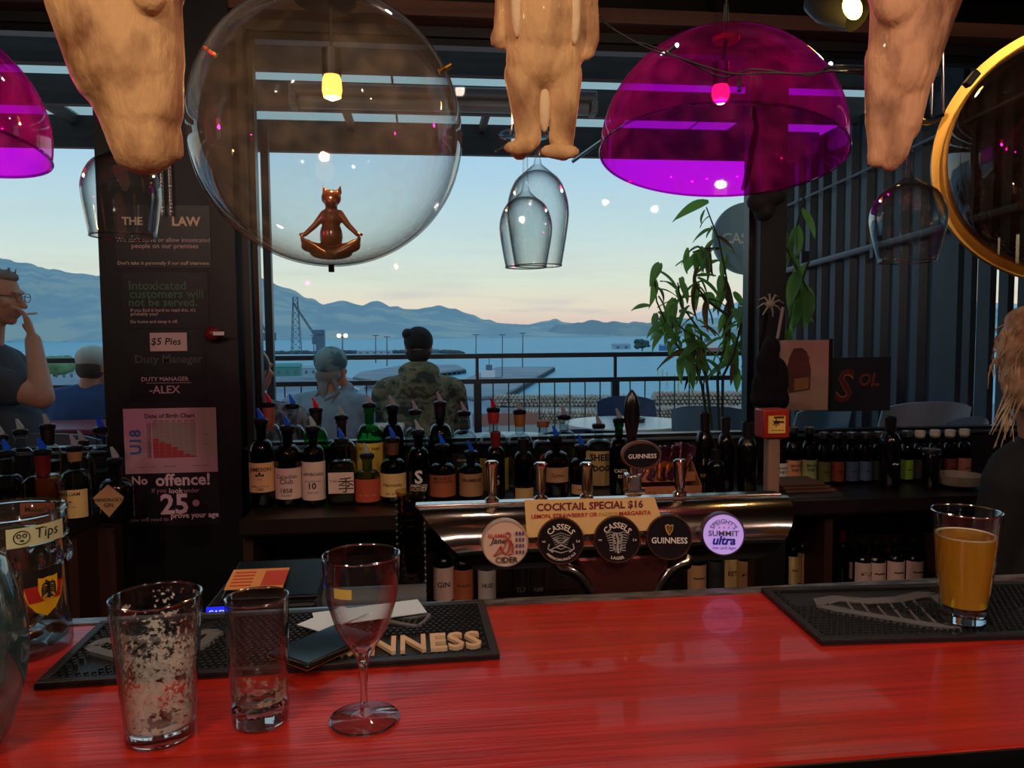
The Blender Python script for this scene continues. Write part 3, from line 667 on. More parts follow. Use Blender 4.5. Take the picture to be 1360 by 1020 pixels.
# ================================================================ people on the deck
M_navycloth = K('navy_cloth', 52, 80, 130, rough=.9); M_trouser = K('dark_trousers', 30, 34, 44, rough=.9)
def camo():
    m = mat('camouflage_cloth', C(72, 76, 62), rough=.95, col2=C(54, 56, 50), nscale=9, stretch=(1, 1, 1.6))
    q = [n for n in m.node_tree.nodes if n.type == 'VALTORGB'][0]; q.color_ramp.interpolation = 'CONSTANT'
    cols = [(.0, (60, 66, 60)), (.42, (104, 112, 88)), (.5, (136, 128, 100)), (.58, (80, 88, 72)), (.66, (118, 122, 98))]
    while len(q.color_ramp.elements) < 5: q.color_ramp.elements.new(.5)
    for e, (p, c_) in zip(q.color_ramp.elements, cols): e.position = p; e.color = C(*c_)
    return m
def hand(mb, wpos, dirv, palm_n, s=1.0, curl=.5):
    """palm and five fingers; dirv points from wrist to fingers, palm_n out of the palm"""
    d = Vector(dirv).normalized(); n = Vector(palm_n); n = (n-d*n.dot(d)).normalized(); sd = d.cross(n); w0 = Vector(wpos)
    for k in range(4): mb.cap(w0+sd*(k-1.5)*.008*s, w0+d*.085*s+sd*(k-1.5)*.02*s, .016*s, .0125*s, 8)
    for k, L in enumerate((.068, .078, .073, .056)):
        p0 = w0+d*.085*s+sd*(k-1.5)*.02*s; a = curl*.5; p1 = p0+(d*cos(a)+n*sin(a))*L*.45*s; a = curl*1.3; p2 = p1+(d*cos(a)+n*sin(a))*L*.32*s; a = curl*2; p3 = p2+(d*cos(a)+n*sin(a))*L*.25*s
        mb.cap(p0, p1, .0095*s, .0088*s, 8); mb.cap(p1, p2, .0088*s, .008*s, 8); mb.cap(p2, p3, .008*s, .007*s, 8)
    p0 = w0+d*.025*s-sd*.026*s; p1 = p0+(d*.7-sd*.7+n*.3).normalized()*.042*s; p2 = p1+(d*.95-sd*.1+n*.4).normalized()*.032*s
    mb.cap(p0, p1, .015*s, .011*s, 8); mb.cap(p1, p2, .011*s, .0085*s, 8)
def head(mb, c, face, s=1.0, neck_to=None):
    """head with brow, nose, chin and ears, facing along the unit vector face"""
    f = Vector(face).normalized(); sd = f.cross(Z3).normalized(); c = Vector(c); u = sd.cross(f); q = Matrix((sd, f, u)).transposed()
    P = lambda x, y, z: c + (sd*x+f*y+u*z)*s
    mb.ell(P(0, -.012, .025), (.074*s, .094*s, .09*s), q); mb.ell(P(0, .028, -.03), (.06*s, .062*s, .078*s), q)
    mb.ell(P(0, .055, -.088), (.026*s, .024*s, .02*s), q, 10, 8)
    mb.cap(P(0, .083, .012), P(0, .105, -.028), .009*s, .014*s, 8); mb.ell(P(0, .082, .026), (.05*s, .012*s, .012*s), q, 10, 8)
    mb.ell(P(0, .082, -.055), (.024*s, .012*s, .008*s), q, 10, 8); mb.ell(P(0, .08, -.068), (.022*s, .012*s, .007*s), q, 10, 8)
    for x in (-1, 1): mb.ell(P(x*.074, -.008, -.005), (.01*s, .018*s, .032*s), q, 10, 8); mb.ell(P(x*.05, .055, -.02), (.02*s, .02*s, .02*s), q, 10, 8)
    if neck_to is not None: mb.cap(P(0, -.02, -.06), neck_to, .052*s, .058*s)
    return P, q
def sitter(label, px, py, Y, s, face, arms, cloth, mtr, seat_z, garment='jacket', shoulder=.19, lean=(0, 0, 0), legs=1, wide=1.0, hairm=None):
    """seated figure; px,py = middle of the head; arms = (right elbow, right wrist, finger dir, left elbow, left wrist, finger dir) offsets from the neck base"""
    hc = W(px, py, Y); t = thing('person', label, 'person', (hc.x, Y, DZ)); nb = hc+Vector((-lean[0], -lean[1], -.168*s-lean[2])); hip = Vector((nb.x-lean[0], Y-lean[1]*2, seat_z+.08))
    body = MB(); P, q = head(body, hc, face, s, nb+Vector((0, 0, -.02))); g = MB()
    def torso(mb, e):
        mb.ell(nb+Vector((0, 0, -.1*s)), ((shoulder*.93+e)*s*wide, (.1+e)*s, (.1+e)*s)); mb.ell(nb+(hip-nb)*.38, ((shoulder*.92+e)*s*wide, (.115+e)*s, (.2+e)*s))
        mb.ell(nb+(hip-nb)*.72, ((shoulder*.85+e)*s*wide, (.12+e)*s, (.16+e)*s)); mb.ell(hip, ((shoulder*.88+e)*s*wide, (.13+e)*s, (.12+e)*s))
        mb.cap(nb+Vector((0, .0, -.03)), nb+Vector((-shoulder*.86*s*wide, 0, -.075*s)), (.055+e)*s, (.062+e)*s); mb.cap(nb+Vector((0, 0, -.03)), nb+Vector((shoulder*.86*s*wide, 0, -.075*s)), (.055+e)*s, (.062+e)*s)
    torso(body, 0); torso(g, .012)
    for i, sg in enumerate((-1, 1)):
        A = arms[i]
        sh = nb+Vector((sg*shoulder*.95*s*wide, 0, -.085*s)); el = nb+Vector(A[0])*s; wr = nb+Vector(A[1])*s
        body.cap(sh, el, .05*s, .038*s); body.cap(el, wr, .038*s, .027*s); hand(body, wr, A[2], A[3], s, .6)
        g.cap(sh, el, .064*s, .055*s)
        if garment != 'tshirt': g.cap(el, el.lerp(wr, .88), .054*s, .04*s)
        else: pass
    tr = MB()
    for sg in (-1, 1):
        kn = hip+Vector((sg*.11*s, .4*s*legs, .0)); ft = Vector((kn.x, kn.y-.02, DZ+.08)); hp = hip+Vector((sg*.09*s, 0, -.01))
        body.cap(hp, kn, .075*s, .052*s); body.cap(kn, ft, .05*s, .035*s); body.cap(ft, ft+Vector((0, .15*legs, -.03)), .035, .03)
        tr.cap(hp, kn, .092*s, .066*s); tr.cap(kn, ft, .066*s, .05*s)
    tr.ell(hip+Vector((0, 0, -.02)), (.19*s, .14*s, .11*s))
    bo = blob('body', body, .0075, M_skin, t, 2)
    go = blob(garment, g, .011, cloth, t, 4); blob('trousers', tr, .013, mtr, t, 3)
    sho = MB()
    for sg in (-1, 1):
        f0 = Vector((hip.x+sg*.11*s, hip.y+.4*s*legs, DZ+.045)); m = MB().cap(f0, f0+Vector((0, .17*legs, -.005)), .048, .04); m.obj('shoe', M_rubber, t)
    return t, P, q, hc, nb, hip
# capped man
t, P, q, hc, nb, hip = sitter('person seated at the railing in a camouflage hoodie and black cap worn backwards tilted', 556, 463, 4.62, 1.0, (.05, 1, -.05),
    (((-.26, .12, -.32), (-.12, .36, -.33), (1, .3, 0), (0, 0, -1)), ((.26, .12, -.32), (.12, .36, -.33), (-1, .3, 0), (0, 0, -1))), camo(), M_trouser, DZ+.44, 'hoodie', shoulder=.205, wide=1.12, legs=.7)
mb = MB(); mb.ell(nb+Vector((0, -.055, .035)), (.125, .08, .065)); mb.ell(nb+Vector((0, -.10, -.04)), (.12, .05, .09)); mb.ell(nb+Vector((0, 0, .045)), (.1, .09, .045)); blob('hood', mb, .01, camo(), t, 4)
mb = MB(); mb.ell(P(0, -.012, .045), (.088, .108, .088), q); blob('cap', mb, .009, K('black_cap_cloth', 24, 22, 28, rough=.9), t, 2)
MB().ell(P(-.062, -.03, .085), (.034, .07, .034), Matrix.Rotation(.6, 3, 'Y')).obj('cap_brim', K('black_cap_cloth', 24, 22, 28), t)
mb = MB(); mb.ell(P(0, -.045, -.035), (.078, .062, .05), q); blob('hair', mb, .008, K('dark_brown_hair', 34, 26, 26, rough=.8), t, 2)
chair(556, 575, 4.52, 0, M_chair2, 'pale chair under the man in the camouflage hoodie', .46)
# woman with bandana
M_denim = mat('blue_denim_shirt', C(150, 178, 198), rough=.95, col2=C(128, 156, 180), nscale=14, bump=.15, bscale=24)
t, P, q, hc, nb, hip = sitter('person seated in a pale blue shirt and teal bandana, right hand raised to the ear', 441, 489, 4.25, .93, (.35, .9, .0),
    (((-.25, .08, -.3), (-.1, .3, -.36), (1, .3, 0), (0, 0, -1)), ((.22, .10, -.20), (.10, .03, .06), (-.15, 0, 1), (-1, 0, 0))), M_denim, M_trouser, DZ+.40, 'shirt', shoulder=.185, wide=1.22, lean=(.03, .02, -.02))
M_band = mat('teal_bandana_cloth', C(130, 164, 172), rough=.9, col2=C(70, 110, 122), nscale=12, nlo=.45, nhi=.55)
mb = MB(); mb.ell(P(0, -.014, .042), (.087, .105, .082), q); blob('bandana', mb, .008, M_band, t, 2)
mb = MB(); mb.ell(P(0, -.05, -.04), (.076, .05, .045), q)
rs = random.Random(2)
for i in range(7):
    a = P(rs.uniform(-.06, .05), -.075, -.06); mb.tube([a, a+Vector((rs.uniform(-.05, .03), -.02, -.07)), a+Vector((rs.uniform(-.08, .04), -.03, -.13))], [.013, .01, .004], 6)
blob('hair', mb, .007, K('ash_blond_hair', 130, 128, 130, rough=.8), t, 1)
chair(441, 590, 4.1, 0, M_chair, 'blue chair under the person with the teal bandana', .46)
# person in knitted jacket, half hidden by the jamb
t, P, q, hc, nb, hip = sitter('person in a grey knitted jacket half hidden by the window jamb', 338, 492, 3.75, .95, (.6, .8, 0),
    (((-.24, .1, -.3), (-.1, .3, -.36), (1, .3, 0), (0, 0, -1)), ((.24, .1, -.32), (.12, .3, -.36), (-1, .3, 0), (0, 0, -1))),
    mat('grey_cable_knit', C(140, 142, 148), rough=.95, col2=C(70, 72, 80), nscale=38, stretch=(1, 1, .35), nlo=.45, nhi=.55, bump=.3, bscale=60), M_trouser, DZ+.36, 'jacket', shoulder=.19, wide=1.15)
mb = MB(); mb.ell(P(0, -.03, .02), (.084, .095, .09), q); blob('hair', mb, .008, K('dark_brown_hair', 34, 26, 26), t, 2)
# person in navy at left window
t, P, q, hc, nb, hip = sitter('person in navy hoodie and white cap leaning on a table at the left window', 127, 488, 4.35, .95, (.55, .75, -.2),
    (((-.26, .05, -.30), (-.08, .25, -.38), (1, .2, 0), (0, 0, -1)), ((.24, .08, -.3), (.2, .3, -.3), (-.3, 1, 0), (0, 0, -1))), M_navycloth, M_trouser, DZ+.38, 'hoodie', shoulder=.19, wide=1.25, lean=(.03, .03, -.05))
mb = MB(); mb.ell(P(0, -.01, .045), (.086, .104, .075), q); mb.ell(P(0, .1, .02), (.055, .05, .01), q); blob('cap', mb, .008, K('white_cap_cloth', 196, 200, 196, rough=.9), t, 2)
mb = MB(); mb.ell(P(0, -.03, -.01), (.078, .07, .07), q); blob('hair', mb, .008, K('mid_brown_hair', 74, 60, 54, rough=.8), t, 2)

# smoking man, standing outside the left window, in profile
Yp = 3.35; hc = W(-4, 395, Yp); t = thing('person', 'standing grey-haired man in glasses and dark T-shirt smoking outside the left window', 'person', (hc.x, Yp, DZ))
body = MB(); nb = hc+Vector((-.045, 0, -.19)); P, q = head(body, hc, (1, .0, -.08), 1.0, nb)
hipc = nb+Vector((.0, 0, -.56)); shirt = MB()
for mb, e in ((body, 0), (shirt, .014)):
    mb.ell(nb+Vector((-.02, 0, -.16)), (.13+e, .2+e, .17+e)); mb.ell(nb+Vector((.03, 0, -.38)), (.15+e, .175+e, .2+e)); mb.ell(hipc, (.14+e, .175+e, .12+e))
    for sg in (-1, 1): mb.cap(nb+Vector((0, 0, -.05)), nb+Vector((-.01, sg*.17, -.09)), .06+e, .062+e)
sh = nb+Vector((0, -.19, -.11)); wr = W(44, 452, Yp-.1); el = W(56, 528, Yp-.2)
body.cap(sh, el, .054, .045); body.cap(el, wr, .045, .03); hand(body, wr, Vector((-.28, .15, 1)), Vector((-1, -.3, 0)), 1.0, .5)
shirt.cap(sh, sh.lerp(el, .62), .075, .07)
sh2 = nb+Vector((0, .19, -.11)); body.cap(sh2, sh2+Vector((.03, .06, -.3)), .054, .042); body.cap(sh2+Vector((.03, .06, -.3)), sh2+Vector((.12, .05, -.52)), .042, .03); hand(body, sh2+Vector((.12, .05, -.52)), (.3, 0, -1), (0, -1, 0), 1, .5)
shirt.cap(sh2, sh2+Vector((.02, .04, -.2)), .075, .07)
tr = MB()
for sg in (-1, 1):
    k0 = hipc+Vector((0, sg*.09, -.03)); k1 = Vector((hipc.x, Yp+sg*.1, DZ+.45)); k2 = Vector((hipc.x-.02, Yp+sg*.1, DZ+.07))
    body.cap(k0, k1, .085, .055); body.cap(k1, k2, .055, .038); tr.cap(k0, k1, .1, .075); tr.cap(k1, k2, .075, .06)
    MB().cap(k2+Vector((-.03, 0, -.02)), k2+Vector((.16, 0, -.03)), .048, .038).obj('shoe', M_rubber, t)
tr.ell(hipc+Vector((0, 0, -.02)), (.15, .18, .12))
blob('body', body, .006, M_skin, t, 2); blob('t_shirt', shirt, .01, K('dark_grey_cotton', 62, 68, 78, rough=.95, bump=.2, bscale=12), t, 4); blob('trousers', tr, .012, M_trouser, t, 3)
mb = MB(); mb.ell(P(0, -.03, .045), (.08, .088, .078), q); mb.ell(P(0, .015, .085), (.055, .062, .03), q); mb.ell(P(0, -.07, 0), (.07, .045, .06), q)
rs = random.Random(9)
for i in range(46):
    an = rs.uniform(0, 6.28); r_ = rs.uniform(0, .07); p0 = P(cos(an)*r_, -.02+sin(an)*r_*1.1, .11-r_*.35); mb.tube([p0, p0+Vector((rs.uniform(-.02, .02), rs.uniform(-.02, .02), .035))], [.007, .003], 5)
blob('hair', mb, .0045, K('grey_hair', 130, 122, 116, rough=.9), t, 1)
gm = MB()
for sg in (-1, 1):
    cc = P(sg*.034, .1, .006); ring = [cc+(q @ Vector((cos(a)*.024, 0, sin(a)*.018))) for a in [2*pi*k/14 for k in range(15)]]; gm.tube(ring, .0018, 5); gm.tube([P(sg*.058, .098, .01), P(sg*.078, .02, .01), P(sg*.078, -.02, 0)], .002, 5)
gm.tube([P(-.01, .1, .008), P(.01, .1, .008)], .002, 5); gm.obj('glasses', K('wire_frame_grey', 110, 116, 124, rough=.3, metal=.6), t)
cg = P(0, .09, -.062); o = MB().tube([cg, cg+Vector((.07, -.01, .004))], .004, 8).obj('cigarette', M_white); tag(o, 'thin cigarette held at the smoking man\'s mouth', 'cigarette')

# ================================================================ plant in the window
plp = W(938, 500, 3.55); t = thing('potted_plant', 'tall leafy potted plant with drooping green leaves before the window post', 'plant', (plp.x, 3.6, DZ))
MB().lathe([(.12, DZ), (.17, DZ+.34), (.19, DZ+.36), (.17, DZ+.36), (.155, DZ+.33)], (plp.x+.1, 3.6, 0), 24).obj('pot', K('terracotta', 120, 72, 54, rough=.8), t)
M_stem = K('plant_stem', 56, 60, 44, rough=.7); M_l1 = mat('plant_leaf', C(76, 122, 70), rough=.4, col2=C(120, 156, 84), nscale=6)
for mm_ in (M_l1,):
    tn = mm_.node_tree; trl = tn.nodes.new('ShaderNodeBsdfTranslucent'); trl.inputs[0].default_value = C(150, 200, 90); mxp = tn.nodes.new('ShaderNodeMixShader'); mxp.inputs[0].default_value = .45
    tn.links.new(tn.nodes['Principled BSDF'].outputs[0], mxp.inputs[1]); tn.links.new(trl.outputs[0], mxp.inputs[2]); tn.links.new(mxp.outputs[0], tn.nodes['Material Output'].inputs[0])
M_l2 = mat('reddening_leaf', C(120, 70, 48), rough=.5, col2=C(86, 88, 50), nscale=9)
def leafmesh(m, curl, L=.15, wd=.045):
    vs = []; fs = []; n = 7
    for i in range(n+1):
        s = i/n; ww = wd/2*sin(pi*min(1, s*.94+.06))**.8*(1-.25*s); z = -curl*s*s*L; x = s*L
        vs += [(x, -ww, z+.004), (x, 0, z-.004), (x, ww, z+.004)]
        if i: a = (i-1)*3; fs += [(a, a+1, a+4, a+3), (a+1, a+2, a+5, a+4)]
    return MB().add(vs, fs).mesh('leaf', m)
LM = [leafmesh(M_l1, .4, .14, .052), leafmesh(M_l1, .7, .15, .068), leafmesh(M_l1, .2, .12, .048), leafmesh(M_l2, .7)]
stems = [[(935, 520), (925, 490), (900, 460), (885, 430), (872, 400), (868, 352)], [(940, 520), (935, 470), (930, 440), (905, 405), (900, 375)], [(950, 515), (962, 460), (968, 420), (965, 370), (955, 320), (938, 275)],
         [(955, 510), (975, 470), (984, 430), (988, 395)], [(940, 505), (925, 470), (915, 445), (890, 420)], [(968, 420), (940, 400), (925, 380), (922, 360)], [(955, 330), (935, 330), (920, 335)]]
rs = random.Random(11); smb = MB(); lv = 0
for si, st in enumerate(stems):
    yy = 3.5+rs.uniform(-.06, .08); pts = [W(x, y, yy) for x, y in st]; sm_ = []
    for i in range(len(pts)-1):
        for k in range(4): sm_.append(pts[i].lerp(pts[i+1], k/4))
    sm_.append(pts[-1])
    if si < 5: sm_[0] = Vector((plp.x+.1, 3.6, DZ+.34)) if si != 4 else sm_[0]
    smb.tube(sm_, [.007*(1-.6*i/len(sm_)) for i in range(len(sm_))], 6)
    nl = 26 if si < 5 else 14
    for k in range(nl):
        f = .22+.78*(k+.5)/nl; p = sm_[min(len(sm_)-1, int(f*len(sm_)))]
        o = link('leaf', LM[3 if rs.random() < .12 else rs.randrange(3)], t, True); az = rs.uniform(0, 2*pi); dr = rs.uniform(-.25, 1.3)
        o.matrix_parent_inverse = WM[t.name].inverted(); o.location = p+Vector((rs.uniform(-.035, .035), rs.uniform(-.03, .03), rs.uniform(-.03, .03))); o.rotation_euler = (rs.uniform(-.6, .6), dr, az); sc_ = rs.uniform(.55, 1.1); o.scale = (sc_, sc_, sc_)
smb.obj('stem', M_stem, t)
# second spray right of the post
rs = random.Random(4); a = W(1075, 420, 3.3); t2 = thing('climbing_plant', 'dim leafy sprays hanging against the corrugated wall right of the post', 'plant', (a.x, 3.3, a.z)); smb = MB()
for st in ([(1035, 470), (1050, 420), (1062, 380), (1075, 345)], [(1045, 330), (1060, 360), (1080, 400)], [(1040, 300), (1070, 250), (1050, 335)]):
    pts = [W(x, y, 3.3) for x, y in st]; smb.tube(pts, .005, 5)
    for k in range(9):
        p = pts[int(rs.random()*(len(pts)-1))].lerp(pts[-1], rs.random()); o = link('leaf', LM[rs.randrange(3)], t2, True); o.location = p; o.rotation_euler = (rs.uniform(-.5, .5), rs.uniform(.5, 1.4), rs.uniform(0, 6))
smb.obj('stem', M_stem, t2)
# round brewery sign outside
c = W(992, 317, 3.9); r = 47*S(992, 3.9); t = thing('round_sign', 'round pale blue hanging sign reading CASSELS behind the plant', 'sign', tuple(c))
MB().lathe([(r, -.012), (r, .012)], c, 48, Matrix.Rotation(pi/2, 3, 'X')).obj('disc', K('pale_sign_blue', 150, 186, 202, rough=.6), t)
at_line(t, [('CASSELS', r*1.5, 0, .0)], c+Vector((0, -.014, 0)), m=K('bright_sign_white', 245, 250, 250, rough=.6), bold=.04)
MB().tube([c+Vector((0, 0, r)), c+Vector((0, 0, r+.5))], .004, 5).obj('chain', M_steel, t)
# SOL board and bottle-shaped sign behind the right pane
cA, cB = W(1098, 475, 2.95), W(1182, 545, 2.95); t = thing('lettered_board', 'dark board reading SOL in red and gold leaning behind the right window', 'sign', ((cA.x+cB.x)/2, 2.95, cB.z))
MB().b2((cA.x, 2.95, cB.z), (cB.x, 2.97, cA.z)).obj('board', K('dark_navy_board', 44, 44, 56, rough=.6), t, smooth=False)
s_ = S(1140, 2.95); o = Vector(((cA.x+cB.x)/2, 2.948, (cA.z+cB.z)/2))
for m_, off, b in ((M_gold, .0005, .045), (K('sol_red', 132, 44, 44, rough=.5), .0015, .012)):
    mb = MB(); text(mb, 'S', o, X3, Z3, width=27*s_, height=44*s_, at=(-20*s_, -2*s_), bold=b, off=off, shear=.2); text(mb, 'OL', o, X3, Z3, width=30*s_, height=19*s_, at=(14*s_, 6*s_), bold=b, off=off, shear=.2); mb.obj('lettering', m_, t, smooth=False, recalc=False)
cA, cB = W(1034, 452, 2.72), W(1096, 544, 2.72); t = thing('framed_board', 'beige framed board with a cut-out bottle label hanging by the black post', 'sign', ((cA.x+cB.x)/2, 2.72, cB.z))
MB().b2((cA.x, 2.70, cB.z), (cB.x, 2.72, cA.z)).obj('board', K('beige_board', 186, 160, 142, rough=.7), t, smooth=False, bevel=.002)
MB().b2((cB.x, 2.695, cB.z-.004), (cB.x+.012, 2.73, cA.z+.004)).obj('frame_edge', M_black, t, smooth=False)
s_ = S(1060, 2.7); o = Vector(((cA.x+cB.x)/2-8*s_, 2.698, (cA.z+cB.z)/2)); 
MB().prism([(x*s_, y*s_) for x, y in ((-14, -22), (14, -18), (15, 8), (9, 32), (2, 37), (-8, 36), (-14, 24), (-18, 6))], o, X3, Z3, (0, -.006, 0)).obj('bottle_cutout', K('dim_brown_card', 96, 66, 58, rough=.7), t, smooth=False)
MB().prism([(x*s_, y*s_) for x, y in ((-8, -20), (12, -17), (12, -2), (-8, -4))], o+Vector((0, -.006, 0)), X3, Z3, (0, -.002, 0)).obj('label_patch', K('ochre_card', 164, 124, 76, rough=.7), t, smooth=False)
mb = MB()
for k in range(5): x = -12+k*5; mb.tube([o+Vector((x*s_, -.008, 4*s_)), o+Vector(((x+3)*s_, -.008, 15*s_)), o+Vector(((x+4)*s_, -.008, 26*s_))], .0016, 4)
mb.obj('palm_drawing', K('rose_ink', 140, 70, 66), t, kind='stuff')
# spider ornament, black cloth bag on the post
c = W(1030, 415, 2.66); t = thing('spider_ornament', 'pale plastic spider ornament on a curved stick at the top of the post hook', 'ornament', tuple(c)); mb = MB()
mb.ell(c+Vector((-.02, 0, .03)), (.018, .012, .014)).obj('spider_body', K('bone_plastic', 150, 146, 138, rough=.5), t)
for k in range(8):
    a = 2*pi*k/8+.2; p = c+Vector((-.02, 0, .03)); m2 = MB().tube([p, p+Vector((cos(a)*.03, -.005, sin(a)*.03+.008)), p+Vector((cos(a)*.052, 0, sin(a)*.04-.006))], [.004, .0035, .002], 6); m2.obj('spider_leg', K('bone_plastic', 150, 146, 138), t)
pts = [W(1040, 408, 2.66), W(1036, 430, 2.66), W(1033, 448, 2.66), W(1024, 458, 2.66), W(1013, 464, 2.66)]
MB().tube(pts, .006, 8).obj('stick', K('bone_plastic', 150, 146, 138), t)
mb = MB(); s_ = S(1022, 2.62)
for x, y, rx, rz in ((1024, 462, 12, 16), (1020, 485, 17, 24), (1018, 515, 21, 26), (1035, 505, 12, 30), (1012, 528, 16, 14), (1036, 530, 12, 16)): mb.ell(W(x, y, 2.63), (rx*s_, .035, rz*s_))
o = blob('cloth_bag', mb, .006, K('black_cloth', 18, 16, 20, rough=.95, bump=.4, bscale=14), None, 4); tag(o, 'black cloth bag hanging on the window post under the spider ornament', 'bag')
mb = MB()
for x, y, rx, rz in ((1010, 268, 18, 14), (1024, 262, 20, 12), (1015, 282, 12, 12)): mb.ell(W(x, y, 2.66), (rx*s_, .05, rz*s_))
o = blob('wall_speaker', mb, .008, K('dim_black_plastic', 26, 22, 26, rough=.8), None, 4); tag(o, 'dark rounded fitting at the top of the window post under the purple dome', 'speaker')
# ================================================================ notices on the pillar
def poster(name, x0, y0, x1, y1, label, m, cat='notice', th=.0025, dy=0):
    a = W(x0, y0, YP); b = W(x1, y1, YP); t = thing(name, label, cat, ((a.x+b.x)/2, YP, b.z))
    MB().b2((a.x, YP-th-dy, b.z), (b.x, YP-.0004-dy, a.z)).obj('sheet', m, t, smooth=False)
    return t, Vector(((a.x+b.x)/2, YP-th-dy-.0006, (a.z+b.z)/2)), b.x-a.x, a.z-b.z, S((x0+x1)/2, YP)
def lines(t, o, s, px0, py0, L, m, **k):
    """L = (text, centre px x, centre px y, width px) relative to the sheet centre (px0, py0)"""
    return at_line(t, [(b, w_*s, (x-px0)*s, -(y-py0)*s) for b, x, y, w_ in L], o, m=m, **k)
M_sheetblack = K('black_laminated_sheet', 24, 22, 26, rough=.35)
t, o, w_, h_, s = poster('law_notice', 152, 272, 281, 356, 'black laminated notice headed THE LAW at the top of the pillar', M_sheetblack)
lines(t, o, s, 216, 314, [('THE', 178, 294, 26), ('LAW', 246, 294, 36)], M_paper, bold=.06)
lines(t, o, s, 216, 314, [("We can't serve or allow intoxicated", 216, 318, 118), ('people on our premises', 218, 327, 84)], M_pink)
lines(t, o, s, 216, 314, [("Don't take it personally if our staff intervene.", 216, 349, 116)], M_paper)
t, o, w_, h_, s = poster('intoxicated_notice', 163, 362, 278, 436, 'black framed notice saying intoxicated customers will not be served', M_sheetblack)
lines(t, o, s, 220, 399, [('Intoxicated', 210, 379, 72), ('customers will', 221, 390, 93), ('not be served.', 216, 401, 86)], K('green_grey_ink', 70, 104, 88, rough=.6), bold=.03)
lines(t, o, s, 220, 399, [("If you find it hard to read this, it's", 216, 412, 82), ('probably you!', 192, 417, 34), ('Go home and sleep it off.', 204, 427, 60)], M_pink)
t, o, w_, h_, s = poster('pies_card', 199, 442, 249, 466, 'small pale card handwritten $5 Pies on the pillar', M_pink)
lines(t, o, s, 224, 454, [('$5 Pies', 221, 454, 38)], M_ink, shear=.15)
t, o, w_, h_, s = poster('duty_manager_board', 170, 470, 275, 532, 'black board reading Duty Manager ALEX below the pies card', M_sheetblack)
lines(t, o, s, 222, 501, [('Duty Manager', 225, 478, 86)], M_greyink, bold=.03)
lines(t, o, s, 222, 501, [('DUTY MANAGER', 219, 503, 60), ('-ALEX', 218, 517, 39)], M_pink, bold=.02)
mb = MB().b2((o.x-27*s, o.y-.0005, o.z-7.6*s), (o.x+30*s, o.y, o.z-7*s)).obj('rule', M_pink, t, smooth=False)
t, o, w_, h_, s = poster('birth_chart', 164, 543, 290, 626, 'white landscape Date of Birth Chart with red stepped table and blue U18', M_pink, dy=.003)
lines(t, o, s, 227, 584.5, [('Date of Birth Chart', 227, 551, 64)], M_ink, bold=.03)
mb = MB(); text(mb, 'U18', o, Z3, -X3, width=33*s, at=(-2*s, -(-45)*s*-1)); mb2 = MB(); text(mb2, 'U18', o, Vector((0, 0, 1)), Vector((-1, 0, 0)), width=33*s, at=(-1*s, 45*s), bold=.06); mb2.obj('lettering', M_blue, t, smooth=False, recalc=False)
g = MB(); rd = MB(); gl = MB(); fy = o.y
x0_, y0_ = o.x-23*s, o.z+24*s; cw_, ch_ = 7.9*s, 2.35*s
for i in range(7):
    for j in range(20):
        tgt = rd if j > 8.5+i*1.7 else g
        a = x0_+i*cw_; b = y0_-j*ch_; tgt.add([(a+.15*s, fy, b-.1*s), (a+cw_-.15*s, fy, b-.1*s), (a+cw_-.15*s, fy, b-ch_+.3*s), (a+.15*s, fy, b-ch_+.3*s)], [(0, 3, 2, 1)][:1])
g.obj('grid', K('chart_grey_green', 150, 150, 128), t, smooth=False, kind='stuff'); rd.obj('grid', M_red, t, smooth=False, kind='stuff')
mb = MB()
for j in range(20): text(mb, '20%02d' % (6+j) if j < 0 else '1%d' % (10+j), o, X3, Z3, width=4.4*s, at=(-27.5*s, 24*s-(j+.5)*ch_))
for i in range(7): text(mb, ('JAN', 'FEB', 'MAR', 'APR', 'MAY', 'JUN', 'JUL')[i], o, X3, Z3, width=5*s, at=(-23*s+(i+.5)*cw_, 26*s))
mb.obj('small_print', M_ink, t, smooth=False, recalc=False)
lines(t, o, s, 227, 584.5, [('~~ ~ ~~~', 196, 619, 20), ('~~ ~~', 225, 619, 15), ('~~~ ~~~', 264, 619, 20), ('~~', 272, 577, 6), ('~~', 272, 590, 6)], M_ink)
t, o, w_, h_, s = poster('no_offence_notice', 165, 624, 293, 696, 'black notice reading No offence, If you look under 25, prove your age', K('matt_black_sheet', 20, 20, 26, rough=.6))
lines(t, o, s, 229, 660, [('No', 188, 636, 20), ('offence!', 243, 636, 70), ('look', 234, 651, 18), ('25', 231, 669, 36), ('prove your age', 257, 687, 62)], M_whiteink, bold=.05)
lines(t, o, s, 229, 660, [('If you', 212, 651, 18), ('under', 254, 651, 20), ('You will need to', 198, 689, 50)], M_pink, bold=.0)
MB().lathe([(4.6*s, 0), (4.6*s, .001)], o+Vector((30*s, 0, -8.5*s)), 24, Matrix.Rotation(pi/2, 3, 'X')).obj('dot', M_pink, t)
c = W(282, 443, YP-.04); o_ = MB().ell(c, (.026, .026, .024)).obj('red_bell', K('dull_red_knob', 116, 24, 34, rough=.4)); tag(o_, 'small dull red bell knob on the right edge of the pillar', 'bell'); MB().b2((c.x+.01, c.y-.03, c.z-.006), (c.x+.045, c.y-.028, c.z+.006)).obj('tag', M_white, o_, smooth=False)
mb = MB(); a = W(222, 205, YP-.02); b = W(222, 285, YP-.02)
for sg in (-1, 1):
    for k in range(34):
        z = b.z+(a.z-b.z)*k/33; r_ = .0045; mb.tube([Vector((b.x+sg*.013+r_*cos(x)*(1 if k % 2 else .3), b.y+r_*cos(x)*(.3 if k % 2 else 1), z+.006*sin(x))) for x in [2*pi*i/7 for i in range(8)]], .0012, 4, cap=False)
o_ = mb.obj('hanging_chain', M_steel, kind='stuff'); tag(o_, 'thin double steel chain hanging down the pillar behind the wine glass', 'chain')

